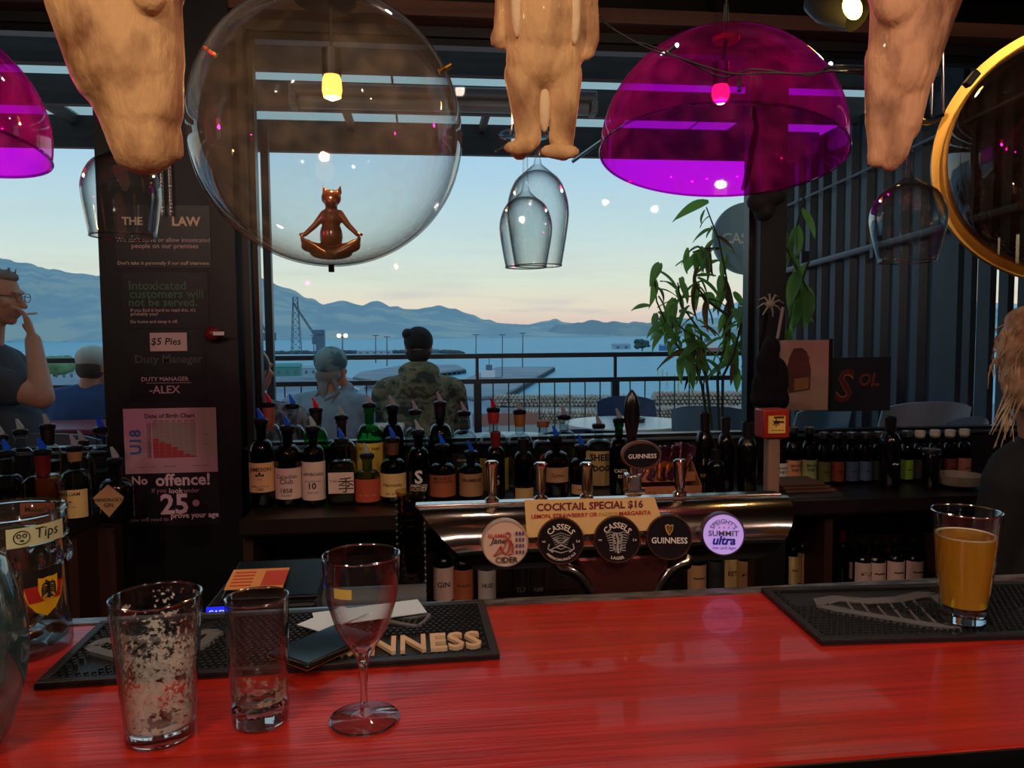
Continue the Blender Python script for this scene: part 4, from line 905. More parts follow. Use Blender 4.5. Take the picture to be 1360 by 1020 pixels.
# ================================================================ back bar
ZB = .92
a = W(0, 600, 2.3)
bb = thing('back_bar_counter', 'long dark stained wooden back bar shelf under the windows carrying the bottles', 'counter', (0, 2.55, 0))
xpl, xpr = W(163, 640, YP).x, W(318, 680, 2.25).x
for x0_, x1_ in ((XL+.02, xpl), (xpr, XR-.02)):
    MB().b2((x0_, 2.25, ZB-.05), (x1_, YW-.05, ZB)).obj('worktop', K('near_black_worktop', 24, 17, 16, rough=.35), bb, smooth=False, bevel=.004)
    MB().b2((x0_, 2.62, .02), (x1_, YP-.02, ZB-.05)).obj('back_panel', mat('dark_red_brown_panel', C(44, 22, 18), rough=.6, col2=C(58, 30, 22), nscale=5, stretch=(4, 1, .5)), bb, smooth=False)
    for z in (.55, .13): MB().b2((x0_, 2.3, z-.03), (x1_, 2.62, z)).obj('lower_shelf', M_wooddark, bb, smooth=False)
    MB().b2((x0_, 2.242, ZB-.04), (x1_, 2.25, ZB+.002)).obj('edge_strip', K('edge_wood', 32, 21, 18, rough=.4), bb, smooth=False)
for px in (-350, 96, 330, 560, 840, 1020, 1100, 1420):
    x = W(px, 740, 2.3).x; MB().b2((x-.014, 2.3, .02), (x+.014, 2.62, ZB-.05)).obj('upright', K('red_brown_upright', 54, 27, 21, rough=.5), bb, smooth=False)
x = W(110, 760, 2.45).x; MB().b2((x, 2.44, .55), (x+.1, 2.46, .86)).obj('bamboo_panel', K('red_brown_upright', 54, 27, 21), bb, smooth=False)

# ---- bottles
T_clear = thin('clear_bottle_glass', (.80, .86, .86, 1), gloss=.05, edge=.55, power=2.2, edgetint=(.25, .32, .34, 1))
T_green = thin('bright_green_bottle_glass', (.10, .62, .20, 1), gloss=.05, edge=.5, power=2.5, edgetint=(.01, .10, .02, 1))
T_dgreen = thin('dark_green_bottle_glass', (.05, .20, .07, 1), gloss=.06, edge=.6, power=2.5, edgetint=(.01, .03, .01, 1))
T_amber = thin('amber_bottle_glass', (.40, .22, .09, 1), gloss=.06, edge=.6, power=2.5, edgetint=(.06, .03, .01, 1))
T_brown = thin('brown_bottle_glass', (.10, .05, .03, 1), gloss=.06, edge=.6, power=2.5, edgetint=(.02, .01, .01, 1))
T_blue = thin('dark_blue_bottle_glass', (.05, .08, .16, 1), gloss=.06, edge=.6, power=2.5, edgetint=(.01, .02, .05, 1))
T_olive = thin('olive_bottle_glass', (.34, .40, .14, 1), gloss=.05, edge=.55, power=2.5, edgetint=(.05, .07, .02, 1))
T_black = K('black_bottle_glass', 12, 12, 14, rough=.08, spec=.7)
L_amber = thin('amber_spirit', (.62, .30, .08, 1), gloss=.02, edge=.1); L_gold = thin('golden_spirit', (.80, .55, .20, 1), gloss=.02, edge=.1)
SPC = {'b': K('blue_spout', 50, 140, 255, rough=.25), 'r': K('red_spout', 250, 50, 90, rough=.25), 'c': K('clear_grey_spout', 210, 220, 224, rough=.15)}
for k_, e_ in (('b', (40, 130, 255)), ('r', (235, 30, 70)), ('c', (200, 210, 212))):
    nt_ = SPC[k_].node_tree; trl = nt_.nodes.new('ShaderNodeBsdfTranslucent'); trl.inputs[0].default_value = C(*e_); mxp = nt_.nodes.new('ShaderNodeMixShader'); mxp.inputs[0].default_value = .65
    nt_.links.new(nt_.nodes['Principled BSDF'].outputs[0], mxp.inputs[1]); nt_.links.new(trl.outputs[0], mxp.inputs[2]); nt_.links.new(mxp.outputs[0], nt_.nodes['Material Output'].inputs[0])
M_collar = K('black_collar', 16, 16, 20, rough=.4)
SPN = {'b': 'blue', 'r': 'red', 'c': 'clear'}
def bottle(px, top, wpx, Y, glass, label, spout='c', shape='round', liquid=None, fill=.6, lab=None, txt=None, neck=None, zb=ZB, group='spirit bottles on the back bar', cap=None, nm='spirit_bottle', neckcol=None, neckh=.3, ink=None, sq=False):
    """lab=(y0,y1,wfrac,material) in fractions of body height; txt=[(string, widthfrac, yfrac, bold)]"""
    c = W(px, top, Y); s = S(px, Y); r = wpx*s/2; H = c.z-zb; sp = .045 if (spout and not cap) else 0; HB = H-sp
    if px > 1040 and nm == 'beer_bottle': pass
    t = thing(nm, label, 'bottle', (c.x, Y, zb), group=group); nr = min(.0155, r*.42) if nm != 'beer_bottle' else .0125
    sh = {'round': .67, 'tall': .72, 'squat': .58, 'wine': .62, 'beer': .52, 'flask': .58}[shape]; nb_ = {'round': .80, 'tall': .82, 'squat': .72, 'wine': .78, 'beer': .76, 'flask': .72}[shape]
    pr = [(r*.86, 0), (r*.98, .006), (r, .014), (r, HB*sh*.94)]
    for k in range(1, 8):
        a = pi/2*k/7; pr.append((nr+(r-nr)*cos(a) if shape != 'flask' else nr+(r-nr)*cos(a)**.7, HB*sh*.94+(HB*(nb_-sh)+HB*sh*.06)*(sin(a) if k < 7 else 1)))
    pr += [(nr, HB*.93), (nr*1.22, HB*.935), (nr*1.22, HB*.985), (nr*1.0, HB)]
    sy = .72 if sq else 1
    if sq:   # rounded-square body
        vs = []; fs = []; seg = 28
        for rr, z in pr:
            f = max(0, min(1, (rr-nr)/(r-nr)))
            for k in range(seg):
                a = 2*pi*k/seg; e = 2+5*f; d = (abs(cos(a))**e+abs(sin(a))**e)**(-1/e); vs.append((rr*d*cos(a), rr*d*sin(a)*(.8 if f > .5 else 1), z))
        n_ = len(pr)
        for i in range(n_-1):
            for k in range(seg): k2 = (k+1) % seg; fs.append((i*seg+k, i*seg+k2, (i+1)*seg+k2, (i+1)*seg+k))
        fs += [tuple(range(seg))[::-1], tuple((n_-1)*seg+k for k in range(seg))]
        MB().add(vs, fs).obj('glass_body', glass, t, world=False)
    else: MB().lathe(pr, (0, 0, 0), 26).obj('glass_body', glass, t, world=False)
    if liquid:
        lp = [(max(.001, q[0]-.0025), q[1]+.003) for q in pr if q[1] < HB*fill]; lp.append((lp[-1][0], HB*fill)); MB().lathe(lp, (0, 0, 0), 22, sx=.97 if not sq else 1, sy=.97 if not sq else .78).obj('spirit', liquid, t, world=False)
    if lab:
        y0, y1, wf, m = lab; za, zc = HB*sh*y0, HB*sh*y1; am = min(1.45, wf*pi/2*.95); n = 14
        if sq:
            f = -r*.8-.001; lo_ = MB().b2((-r*wf, f-.0012, za), (r*wf, f, zc)).obj('label', m, t, world=False, smooth=False)
        else:
            vs = []; fs = []
            for i in range(n+1):
                a = -am+2*am*i/n
                for rr in (r+.0006, r+.0014):
                    for z in (za, zc): vs.append((rr*sin(a), -rr*cos(a), z))
            for i in range(n): a = i*4; fs += [(a+2, a+3, a+7, a+6), (a, a+4, a+5, a+1), (a+1, a+5, a+7, a+3), (a, a+2, a+6, a+4)]
            fs += [(0, 1, 3, 2), (n*4, n*4+2, n*4+3, n*4+1)]
            lo_ = MB().add(vs, fs).obj('label', m, t, world=False)
        tp = lo_
    else: tp = t; za, zc = HB*sh*.2, HB*sh*.8
    if txt:
        mb = MB()
        for body, wf, yf, bd in txt:
            z = za+(zc-za)*yf; wd = 2*r*wf
            if sq: text(mb, body, Vector((0, -r*.8-.0022, z)), X3, Z3, width=wd*.9, bold=bd)
            else: text(mb, body, Vector((0, 0, z)), X3, Z3, width=wd*1.05, bold=bd, bend=((0, 0), r+.0016))
        lt = mb.obj('lettering', ink or M_ink, tp, world=True, smooth=False, recalc=False)
        # tp of a thing at (c.x,Y,zb): local coordinates
        lt.matrix_parent_inverse = Matrix.Identity(4)
    if neckcol:
        MB().lathe([(nr*1.12, HB*(1-neckh)), (nr*1.3, HB*.93), (nr*1.34, HB*.99), (nr*1.1, HB*1.0)], (0, 0, 0), 18).obj('neck_capsule', neckcol, t, world=False)
    if cap: MB().lathe([(nr*1.3, HB-.018), (nr*1.36, HB-.016), (nr*1.36, HB+.002), (nr*1.1, HB+.004)], (0, 0, 0), 18).obj('cap', cap, t, world=False)
    if sp:
        MB().lathe([(nr*1.35, HB-.004), (nr*1.5, HB), (nr*1.5, HB+.008), (nr*1.25, HB+.012), (nr*.9, HB+.013)], (0, 0, 0), 18).obj('spout_collar', M_collar, t, world=False)
        vs = []; mb = MB(); a0 = (px*7 % 5-2)*.03
        mb.prism([(-.006, 0), (.0105, 0), (.0095, .010), (-.001, .027), (-.0075, .036), (-.0105, .035), (-.0085, .022)], (0, -.0055, HB+.009), X3, Z3, (0, .011, 0)); mb.tube([(.002, 0, HB+.008), (-.002, 0, HB+.026), (-.010, 0, HB+.041)], [.0045, .0035, .0028], 8)
        mb.obj('pour_spout', SPC[spout], t, world=False, smooth=False)
    return t
Yf, Yb = 2.44, 2.60
P_cream = K('cream_label', 216, 184, 122, rough=.7); P_pink = K('pale_pink_label', 216, 184, 178, rough=.7); P_or = K('orange_brown_label', 168, 92, 60, rough=.7); P_tan = K('tan_label', 176, 134, 96, rough=.7)
P_redl = K('brick_red_label', 176, 72, 50, rough=.7); P_yel = K('yellow_label', 204, 176, 74, rough=.7); P_wh = K('white_label', 206, 204, 196, rough=.7); P_dk = K('charcoal_label', 40, 42, 46, rough=.7)
F_ = [
 (345.6, 542, 32, T_dgreen, 'dark green JAMESON whiskey bottle with cream label, leftmost of the front row', 'b', dict(lab=(.28, .80, .95, P_cream), txt=[('JAMESON', .92, .76, .04), ('TRIPLE DISTILLED', .7, .2, 0), ('1780', .3, .1, 0), ('*', .35, .52, .05)])),
 (381, 551, 34, T_brown, 'dark whisky bottle labelled Canadian Club 1858', 'b', dict(lab=(.16, .76, .95, P_pink), txt=[('Canadian', .8, .74, .01), ('Club', .5, .58, .01), ('1858', .42, .28, .02), ('WHISKY', .4, .12, 0)])),
 (415, 552, 30, T_dgreen, 'green whisky bottle with white LAPHROAIG 10 label', 'c', dict(lab=(.12, .88, .97, P_pink), txt=[('LAPHROAIG', .98, .68, .02), ('10', .3, .38, .04), ('ISLAY SINGLE MALT', .7, .5, 0), ('YEARS OLD', .45, .2, 0)])),
 (453, 568, 36, T_clear, 'square TOKI bottle with black brush character on its cream label', 'b', dict(sq=True, liquid=L_amber, fill=.3, shape='squat', lab=(.34, .92, .92, P_pink), txt=None)),
 (487, 588, 34, T_olive, 'olive green bottle with brick red and cream picture label', 'c', dict(shape='squat', lab=(.1, .95, .97, P_redl), txt=[('~ ~ ~', .7, .3, .02)], ink=P_tan)),
 (521, 567, 34, T_brown, 'dark cognac bottle labelled Hennessy', 'b', dict(shape='squat', lab=(.2, .85, .92, P_cream), txt=[('Hennessy', .75, .5, .01), ('VERY SPECIAL', .6, .14, 0)], neckcol=K('brown_capsule', 90, 50, 34, rough=.5), neckh=.22)),
 (555, 557, 29, T_brown, 'slim black bottle with white AMERICAN HONEY lettering', 'c', dict(txt=[('AMERICAN', .8, .30, .02), ('HONEY', .8, .17, .05), ('S', .35, .62, .05)], ink=M_whiteink, lab=None)),
 (587, 576, 34, T_amber, 'MONKEY SHOULDER bottle with orange brown label', 'b', dict(liquid=L_amber, shape='squat', lab=(.18, .88, .97, P_or), txt=[('MONKEY', .7, .86, .02), ('SHOULDER', .75, .70, .02)])),
 (625, 585, 31, T_brown, 'dark DRAMBUIE bottle with scalloped cream and tan label', 'b', dict(lab=(.16, .9, .92, P_tan), txt=[('DRAMBUIE', .9, .72, .04)])),
 (658, 573, 25, T_brown, 'dark slim bottle with a red capsule behind the first chrome tap', None, dict(shape='wine', neckcol=K('red_capsule', 130, 34, 34, rough=.4), neckh=.3, txt=[('5', .3, .45, .03)], ink=P_tan)),
 (695, 582, 27, T_brown, 'black bottle with a round cream seal behind the second tap', None, dict(shape='wine', lab=(.0, .3, .7, P_cream), neckcol=M_black, neckh=.25)),
 (738, 565, 34, T_amber, 'amber bottle with pale script label and blue spout behind the cocktail sign', 'b', dict(liquid=L_amber, lab=(.42, .8, .7, P_tan), txt=[('Camus', .5, .5, .01)])),
 (772, 577, 30, T_amber, 'amber bottle with small tan label beside the SHEEP DOG bottle', 'b', dict(liquid=L_amber, lab=(.1, .4, .8, P_tan), txt=[('~~~', .5, .5, .01)])),
 (822, 542, 26, T_dgreen, 'dark green slim bottle marked CASTA left of the tall black tap', 'c', dict(shape='wine', txt=[('CASTA', .7, .6, .02), ('EST', .3, .4, 0)], ink=M_whiteink)),
]
B_ = [
 (356, 521, 34, T_clear, 'clear bottle with orange neck and red spout behind the JAMESON', 'r', dict(liquid=L_gold, fill=.35, neckcol=K('copper_capsule', 150, 84, 66, rough=.5), neckh=.26)),
 (388, 523, 34, T_clear, 'clear bottle of golden spirit with blue spout behind the Canadian Club', 'b', dict(liquid=L_amber, fill=.5, lab=(.2, .6, .8, P_tan))),
 (419, 528, 32, T_green, 'green bottle with black neck and red spout behind the LAPHROAIG', 'r', dict(neckcol=M_black, neckh=.16)),
 (453, 538, 38, T_amber, 'wide amber bottle with clear spout behind the TOKI', 'c', dict(shape='squat', liquid=L_amber, lab=(.1, .6, .8, P_dk))),
 (490, 522, 35, T_green, 'bright green bottle with yellow CUTTY SARK label', 'c', dict(liquid=None, lab=(.1, .88, .95, P_yel), txt=[('CUTTY SARK', .85, .88, .03)])),
 (521, 525, 29, T_blue, 'dark blue bottle with clear spout right of the bright green bottle', 'c', dict(shape='tall')),
 (551, 531, 28, T_clear, 'clear bottle with dark collar behind the AMERICAN HONEY', 'c', dict(shape='tall', lab=(.2, .7, .8, P_dk))),
 (584, 520, 33, T_dgreen, 'tall olive bottle with long neck below the capped man', 'c', dict(shape='wine', liquid=L_gold, neckcol=M_black, neckh=.15)),
 (616, 533, 35, T_clear, 'clear round SOUTHERN COMFORT bottle with red neck band', 'c', dict(lab=(.1, .75, .85, P_dk), txt=[('SOUTHERN', .6, .8, .02), ('COMFORT', .6, .55, .02)], ink=P_wh)),
 (655, 528, 39, T_clear, 'large clear bottle with red collar, red spout and slanting yellow FIRE label', 'r', dict(shape='flask', liquid=L_gold, fill=.35, lab=(.0, .7, .85, P_yel), txt=[('FIRE', .6, .7, .05)], neckcol=K('pinkred_capsule', 170, 54, 60, rough=.5), neckh=.16)),
 (690, 531, 35, T_clear, 'clear bottle with cork coloured neck and clear spout', 'c', dict(shape='flask', neckcol=K('cork_gold', 150, 100, 44, rough=.6), neckh=.18)),
 (721, 560, 31, T_clear, 'clear round bottle with an orange sunburst and wooden stopper', None, dict(shape='flask', lab=(.3, .9, .0001, P_or), cap=K('wood_stopper', 140, 90, 60, rough=.6))),
 (749, 538, 31, T_clear, 'tall clear bottle with black collar before the round table', 'c', dict(shape='tall')),
 (795, 550, 36, T_clear, 'clear bottle with cream SHEEP DOG label', 'c', dict(liquid=L_gold, fill=.3, shape='round', lab=(.05, .92, .9, P_cream), txt=[('SHEEP', .85, .82, .06), ('DOG', .6, .5, .08)])),
]
for px, top, wd, g_, lb, sp, kw in F_: bottle(px, top, wd, Yf, g_, lb, sp, **kw)
for px, top, wd, g_, lb, sp, kw in B_: bottle(px, top, wd, Yb, g_, lb, sp, **kw)
# brush character on the TOKI label, sunburst on the round bottle
tk = [o for o in SC.objects if o.get('label', '').startswith('square TOKI')][0]; lo_ = [c_ for c_ in tk.children if c_.name.startswith('label')][0]
c0 = W(461, 641, Yf); mb = MB(); text(mb, '季', Vector((c0.x-tk.location.x, -18*S(453, Yf)*.8-.0025, c0.z-ZB)), X3, Z3, height=20*S(453, Yf), bold=.0); text(mb, 'TOKI', Vector((-10*S(453, Yf), -18*S(453, Yf)*.8-.0025, c0.z-ZB+.012)), X3, Z3, width=11*S(453, Yf), bold=0); o = mb.obj('brush_character', M_ink, lo_, smooth=False, recalc=False); o.matrix_parent_inverse = Matrix.Identity(4)
sb = [o for o in SC.objects if 'sunburst' in o.get('label', '')][0]; c0 = W(721, 606, Yb); r = 31*S(721, Yb)/2; mb = MB()
for k in range(13):
    a = R(-15+k*210/12); p = lambda rr, aa: ((rr*cos(aa)), (rr*sin(aa))); q0 = p(.006, a); q1 = p(.015, a-.07); q2 = p(.018, a); q3 = p(.015, a+.07)
    P4 = []
    for x, z in (q0, q1, q2, q3): an = x/r; P4.append(((r+.0015)*sin(an), -(r+.0015)*cos(an), c0.z-ZB+z))
    mb.add(P4, [(0, 1, 2, 3)])
mb.obj('sunburst', K('sunburst_orange', 200, 110, 40, rough=.5), sb, world=False, smooth=False)
# left window bottles
Yl = 2.33
LB = [
 (0, 563, 30, Yl+.12, T_clear, 'clear bottle cut off by the frame edge at the left window', 'c', {}),
 (26, 556, 30, Yl+.16, T_clear, 'clear slim bottle with clear spout behind the smoking man\'s reflection', 'c', dict(shape='tall')),
 (8, 583, 38, Yl-.02, T_clear, 'round amber spirit bottle with blue spout at the far left', 'b', dict(liquid=L_amber, fill=.5, shape='squat', txt=[('~~~~', .6, .3, .02)])),
 (55, 581, 46, Yl-.06, T_clear, 'square Maker\'s Mark bottle with dark red wax neck and blue spout', 'b', dict(shape='squat', sq=True, liquid=L_amber, fill=.62, lab=(.1, .62, .93, P_or), txt=[('Maker\'s', .75, .72, .02), ('Mark', .5, .3, .02)], neckcol=K('wine_red_wax', 96, 18, 26, rough=.35), neckh=.34)),
 (62, 549, 32, Yl+.16, T_clear, 'clear bottle with black neck and yellow label behind the wax-necked bottle', 'c', dict(liquid=L_gold, lab=(.2, .7, .8, P_yel), neckcol=M_black, neckh=.2)),
 (98, 577, 38, Yl+.02, T_clear, 'clear bottle with square white WILLIAM label and clear spout', 'c', dict(shape='squat', liquid=L_amber, fill=.1, lab=(.08, .78, .75, P_cream), txt=[('WILLIAM', .6, .85, .03), ('*', .12, .55, .05), ('~~~~', .35, .4, 0)], neckcol=K('tan_neck_band', 150, 120, 76, rough=.6), neckh=.16)),
 (108, 571, 30, Yl+.16, T_clear, 'clear bottle half hidden behind the white WILLIAM label bottle', 'c', dict(shape='tall')),
 (133, 553, 38, Yl+.14, T_clear, 'clear bottle with blue spout right against the pillar', 'b', dict(shape='round', liquid=thin('clear_spirit', (.8, .9, .92, 1), gloss=.02, edge=.1), fill=.5)),
]
for px, top, wd, Y, g_, lb, sp, kw in LB: bottle(px, top, wd, Y, g_, lb, sp, group='spirit bottles at the left window', **kw)
t = bottle(152, 593, 42, Yl-.02, T_black, 'squat black HENDRICK\'S GIN bottle with diamond shaped label', 'c', shape='squat', group='spirit bottles at the left window')
c = W(153, 660, Yl-.02); r = 21*S(152, Yl); s = S(152, Yl); mb = MB(); vs = []
for x, y in ((0, 21), (19, 4), (17, -2), (0, -22), (-17, -2), (-19, 4)): an = x*s/r; vs.append((c.x+(r+.0012)*sin(max(-1.2, min(1.2, an))), Yl-.02-(r+.0012)*cos(max(-1.2, min(1.2, an))), c.z+y*s))
mb.b2((c.x, Yl, c.z), (c.x, Yl, c.z)); mb = MB()
mb.prism([(x*s, y*s) for x, y in ((0, 21), (19, 4), (17, -2), (0, -22), (-17, -2), (-19, 4))], (c.x, Yl-.02-r-.001, c.z), X3, Z3, (0, -.001, 0)); lb_ = mb.obj('diamond_label', P_tan, t, smooth=False)
at_line(lb_, [("HENDRICK'S", 34*s, 0, 1*s), ('GIN', 12*s, 0, -6*s)], Vector((c.x, Yl-.02-r-.003, c.z)), bold=.02)
# wine bottles right
for px, top, wd, Y, lb, kw in ((936, 548, 24, 2.42, 'black wine bottle with gold and white marks right of the chocolate box', dict(txt=[('XPOSE', .8, .3, .03), ('1 E', .5, .75, .03)], ink=P_tan)), (964, 554, 22, 2.44, 'plain black wine bottle between two others near the window post', {}),
    (951, 596, 24, 2.36, 'short black wine bottle in front of the pair by the post', {}), (993, 560, 26, 2.42, 'black wine bottle touching the window post', {}), (1183, 553, 27, 2.42, 'tall black wine bottle standing alone before the beers', dict(txt=[('~', .3, .6, .02)], ink=M_whiteink)), (905, 590, 26, 2.52, 'dark wine bottle with gold flecked label behind the chocolate box', dict(lab=(.1, .5, .8, P_dk)))):
    bottle(px, top, wd, Y, T_black, lb, None, shape='wine', group='wine bottles on the back bar', nm='wine_bottle', neckcol=K('black_foil', 28, 26, 30, rough=.3), neckh=.28, **kw)
P_wbo = [P_wh, K('peach_label', 210, 150, 110, rough=.7), K('pale_green_label', 170, 190, 130, rough=.7), K('olive_label', 110, 118, 60, rough=.7), K('rust_label', 130, 60, 44, rough=.7), K('slate_blue_label', 60, 84, 120, rough=.7), K('slate_blue_label', 60, 84, 120), P_dk, K('lime_label', 120, 160, 50, rough=.7), P_dk, P_dk, K('dull_red_label', 110, 50, 44, rough=.7), K('pale_rose_label', 160, 100, 90, rough=.7)]
BD = ['white lower label beside the red tap box', 'white label with peach foot', 'white label with pale green foot', 'olive label', 'rust round label', 'slate blue label, left of its pair', 'slate blue label, right of its pair', 'charcoal label hidden by the tall wine bottle', 'lime label and green glass', 'silver foil neck left of the dark jar', 'silver foil neck behind the dark jar', 'dull red label near the blond person', 'pale rose label nearest the blond person']
for i, (px, top) in enumerate(((1036, 576), (1054, 568), (1075, 568), (1095, 575), (1113, 575), (1132, 575), (1150, 575), (1168, 574), (1205, 573), (1222, 573), (1242, 572), (1262, 572), (1281, 571))):
    g_ = T_dgreen if i == 8 else T_brown
    bottle(px, top, 20 if i < 3 else 17, 2.5, g_, 'small capped beer bottle with '+BD[i], None, shape='beer', zb=ZB, group='beer bottles right of the post', nm='beer_bottle', cap=M_steel if i < 9 else P_wh,
           lab=(.12, .86, .95, P_wbo[i]), txt=[('BROOK', .7, .76, .06), ('THE V', .7, .56, .06)] if i < 3 else [('~~', .5, .5, .05)], neckcol=K('silver_foil', 150, 150, 150, rough=.35, metal=.7) if i >= 9 else None, neckh=.14)
c = W(1237, 596, 2.38); s = S(1237, 2.38); t = thing('dark_jar', 'black filled jar with silver screw lid before the beer bottles', 'jar', (c.x, 2.38, ZB))
MB().lathe([(10*s, ZB), (11*s, ZB+.01), (11*s, c.z-.02), (9.5*s, c.z-.012)], (c.x, 2.38, 0), 22).obj('jar_body', T_black, t); MB().lathe([(11*s, c.z-.014), (11.4*s, c.z-.012), (11.4*s, c.z), (10*s, c.z+.001)], (c.x, 2.38, 0), 22).obj('lid', M_steel, t)
c = W(1278, 655, 2.36); t = thing('white_bowl', 'shallow dull white bowl on the back bar beside the blond person', 'bowl', (c.x, 2.38, ZB))
MB().lathe([(.03, ZB), (.06, ZB+.012), (.075, ZB+.045), (.071, ZB+.045), (.055, ZB+.014)], (c.x, 2.38, 0), 28).obj('bowl_body', K('dull_white_china', 150, 140, 128, rough=.4), t)
c = W(1070, 650, 2.34); t = thing('folded_cloths', 'pile of folded brown bar cloths on a steel tray below the beer bottles', 'cloth', (c.x, 2.36, ZB))
MB().b2((c.x-.12, 2.29, ZB+.001), (c.x+.10, 2.45, ZB+.012)).obj('tray', M_steel, t, smooth=False)
mb = MB()
for k in range(3): mb.b2((c.x-.08-.01*k, 2.31, ZB+.013+k*.011), (c.x+.09-.02*k, 2.43, ZB+.023+k*.011))
mb.obj('cloth_stack', K('brown_bar_cloth', 92, 62, 52, rough=.95), t, bevel=.004)
# lower shelf bottles
for px, top, wd, gl_, m_, tx, lb in ((588, 706, 27, T_black, P_pink, 'GIN', 'dark bottle with pale pink label low on the lower shelf left'), (614, 712, 27, T_brown, P_or, 'PIG IRON', 'dark bottle with rust and cream PIG IRON label on the lower shelf'), (646, 715, 24, T_black, P_wh, 'HUZ', 'black bottle with a small square white label on the lower shelf'),
    (690, 712, 22, T_clear, None, 'TUI', 'clear glass bottle with faint lettering beneath the cider tap'), (713, 712, 22, T_clear, None, 'AMI', 'clear glass bottle with faint lettering right of its twin'), (848, 706, 24, T_amber, P_tan, '~', 'amber bottle behind the gold beer line tube'), (872, 700, 25, T_clear, P_cream, 'PATRON', 'bottle with cream PATRON label beneath the GUINNESS badge'),
    (925, 712, 26, T_black, P_tan, '~~', 'black bottle with leafy tan label beneath the tap bar'), (951, 706, 22, T_brown, P_dk, '~', 'brown bottle left of the cream labelled one under the tap bar'), (970, 700, 20, T_brown, P_cream, 'EST', 'brown bottle with cream label under the SUMMIT tap'), (989, 706, 22, T_brown, P_tan, '~', 'brown bottle with dull tan label at the right end under the tap bar'),
    (1054, 700, 13, T_black, P_cream, '~', 'slim black bottle with low cream label right of the tap bar'), (1066, 692, 15, T_black, P_tan, 'I', 'slim black bottle with tall tan label right of the tap bar'), (1119, 696, 20, T_black, None, None, 'black bottle with red neck on the lower right shelf'), (1136, 722, 22, T_black, P_pink, '~', 'pale labelled bottle leftmost of the five on the lower right shelf'),
    (1146, 715, 24, T_black, P_pink, '~', 'pale labelled bottle second from the left of five on the lower right shelf'), (1163, 715, 26, T_black, P_pink, '~~', 'pale labelled bottle third from the left of five on the lower right shelf'), (1189, 714, 24, T_black, P_pink, '~~', 'pale labelled bottle fourth from the left of five on the lower right shelf'), (1214, 714, 24, T_black, P_pink, '~~', 'pale labelled bottle rightmost of the five on the lower right shelf')):
    bottle(px, top, wd, 2.45 if px not in (1136, 1119) else 2.53, gl_, lb, None, shape='squat', zb=.55, group='bottles on the lower shelf', cap=M_black if px != 1119 else None, neckcol=K('red_capsule', 130, 34, 34) if px == 1119 else None, lab=(.3, 1.0, .9, m_) if m_ else None, txt=[(tx, .6, .5, .04)] if tx else None, ink=None if m_ else M_greyink)
# ================================================================ beer tap bar
YT = 1.28; s = S(800, YT)
zt = W(800, 664, YT).z; zbt = W(800, 748, YT).z; xl0 = W(555, 673, YT).x; xl1 = W(640, 752, YT).x; xr0 = W(1042, 661, YT).x; xr1 = W(985, 720, YT).x
M_tap = K('polished_tap_steel', 200, 184, 172, rough=.13, metal=1)
tw = thing('beer_tap_bar', 'long polished steel beer tap bar with slanting ends behind the counter', 'beer tap', (W(800, 740, YT).x, YT, .9))
Rv = (zt-zbt)/2; prof = []
for k in range(17):
    a = -pi/2+pi*k/16; prof.append((-.075*cos(a), (zt+zbt)/2+Rv*sin(a)))     # front curve bottom..top
prof = [(y*.9, z) for y, z in prof]+[(.012, zt-.002), (.03, zt-.02), (.045, (zt+zbt)/2), (.03, zbt+.01)]
vs = []; fs = []; n = len(prof); xs_ = 24
for i in range(xs_+1):
    f = i/xs_
    for y, z in prof:
        g_ = (z-zbt)/(zt-zbt); xa_ = xl1+(xl0-xl1)*g_; xb_ = xr1+(xr0-xr1)*(g_**.6); vs.append((xa_+(xb_-xa_)*f, YT+y, z))
for i in range(xs_):
    for k in range(n): k2 = (k+1) % n; a = i*n; fs.append((a+k, a+k2, a+n+k2, a+n+k))
fs += [tuple(range(n)), tuple(xs_*n+k for k in range(n))[::-1]]
MB().add(vs, fs).obj('trough', M_tap, tw, ang=40)
MB().b2((xl0-.004, YT-.010, zt-.003), (xr0-.01, YT+.016, zt+.0035)).obj('top_lip', M_tap, tw, smooth=False, bevel=.002)
# centre V plate and curved beer lines
cx = W(818, 740, YT).x; M_counter_reflection = K('counter_reflection_metal', 150, 84, 84, rough=.22, metal=.85)  # the red counter's reflection is put into this metal's colour
MB().prism([(-.085, .03), (.085, .03), (.06, -.02), (.014, -.085), (.012, -.2), (-.012, -.2), (-.014, -.085), (-.06, -.02)], (cx, YT-.06, zbt), X3, Z3, (0, .05, 0)).obj('centre_plate', M_counter_reflection, tw, smooth=False, bevel=.006)
for sg in (-1, 1):
    pts = []
    for k in range(10):
        a = pi/2*k/9; pts.append((cx+sg*(.115-.075*sin(a)), YT-.05, zbt+.012-.075*(1-cos(a)))) 
    pts = [(cx+sg*.11, YT-.05, zbt+.02)]+[(cx+sg*(.105-.055*sin(pi/2*k/9)), YT-.055, zbt+.012-.10*(1-cos(pi/2*k/9))) for k in range(10)]+[(cx+sg*.05, YT-.055, zbt-.22)]
    MB().tube(pts, .0125, 14).obj('beer_line', M_tap, tw)
MB().tube([(cx, YT, .9), (cx, YT, zbt+.03)], .035, 20).obj('column', M_tap, tw)
for px, ty in ((653, 612), (718, 614), (779, 614), (903, 610)):
    a = W(px, ty, YT); z0_ = zt+.004
    MB().lathe([(.012, z0_), (.012, z0_+.004), (.006, z0_+.008), (.0085, z0_+.014), (.010, a.z-.012), (.0115, a.z-.008), (.0115, a.z-.003), (.008, a.z)], (a.x, YT, 0), 20).obj('tap_lever', M_tap, tw)
a = W(840, 630, YT)
MB().box((a.x, YT, (a.z+zt)/2+.004), (.026, .03, a.z-zt-.005)).obj('tap_body', M_tap, tw, bevel=.003); MB().box((a.x, YT-.016, (a.z+zt)/2+.008), (.014, .004, .02)).obj('tap_plate', M_steel, tw, smooth=False)
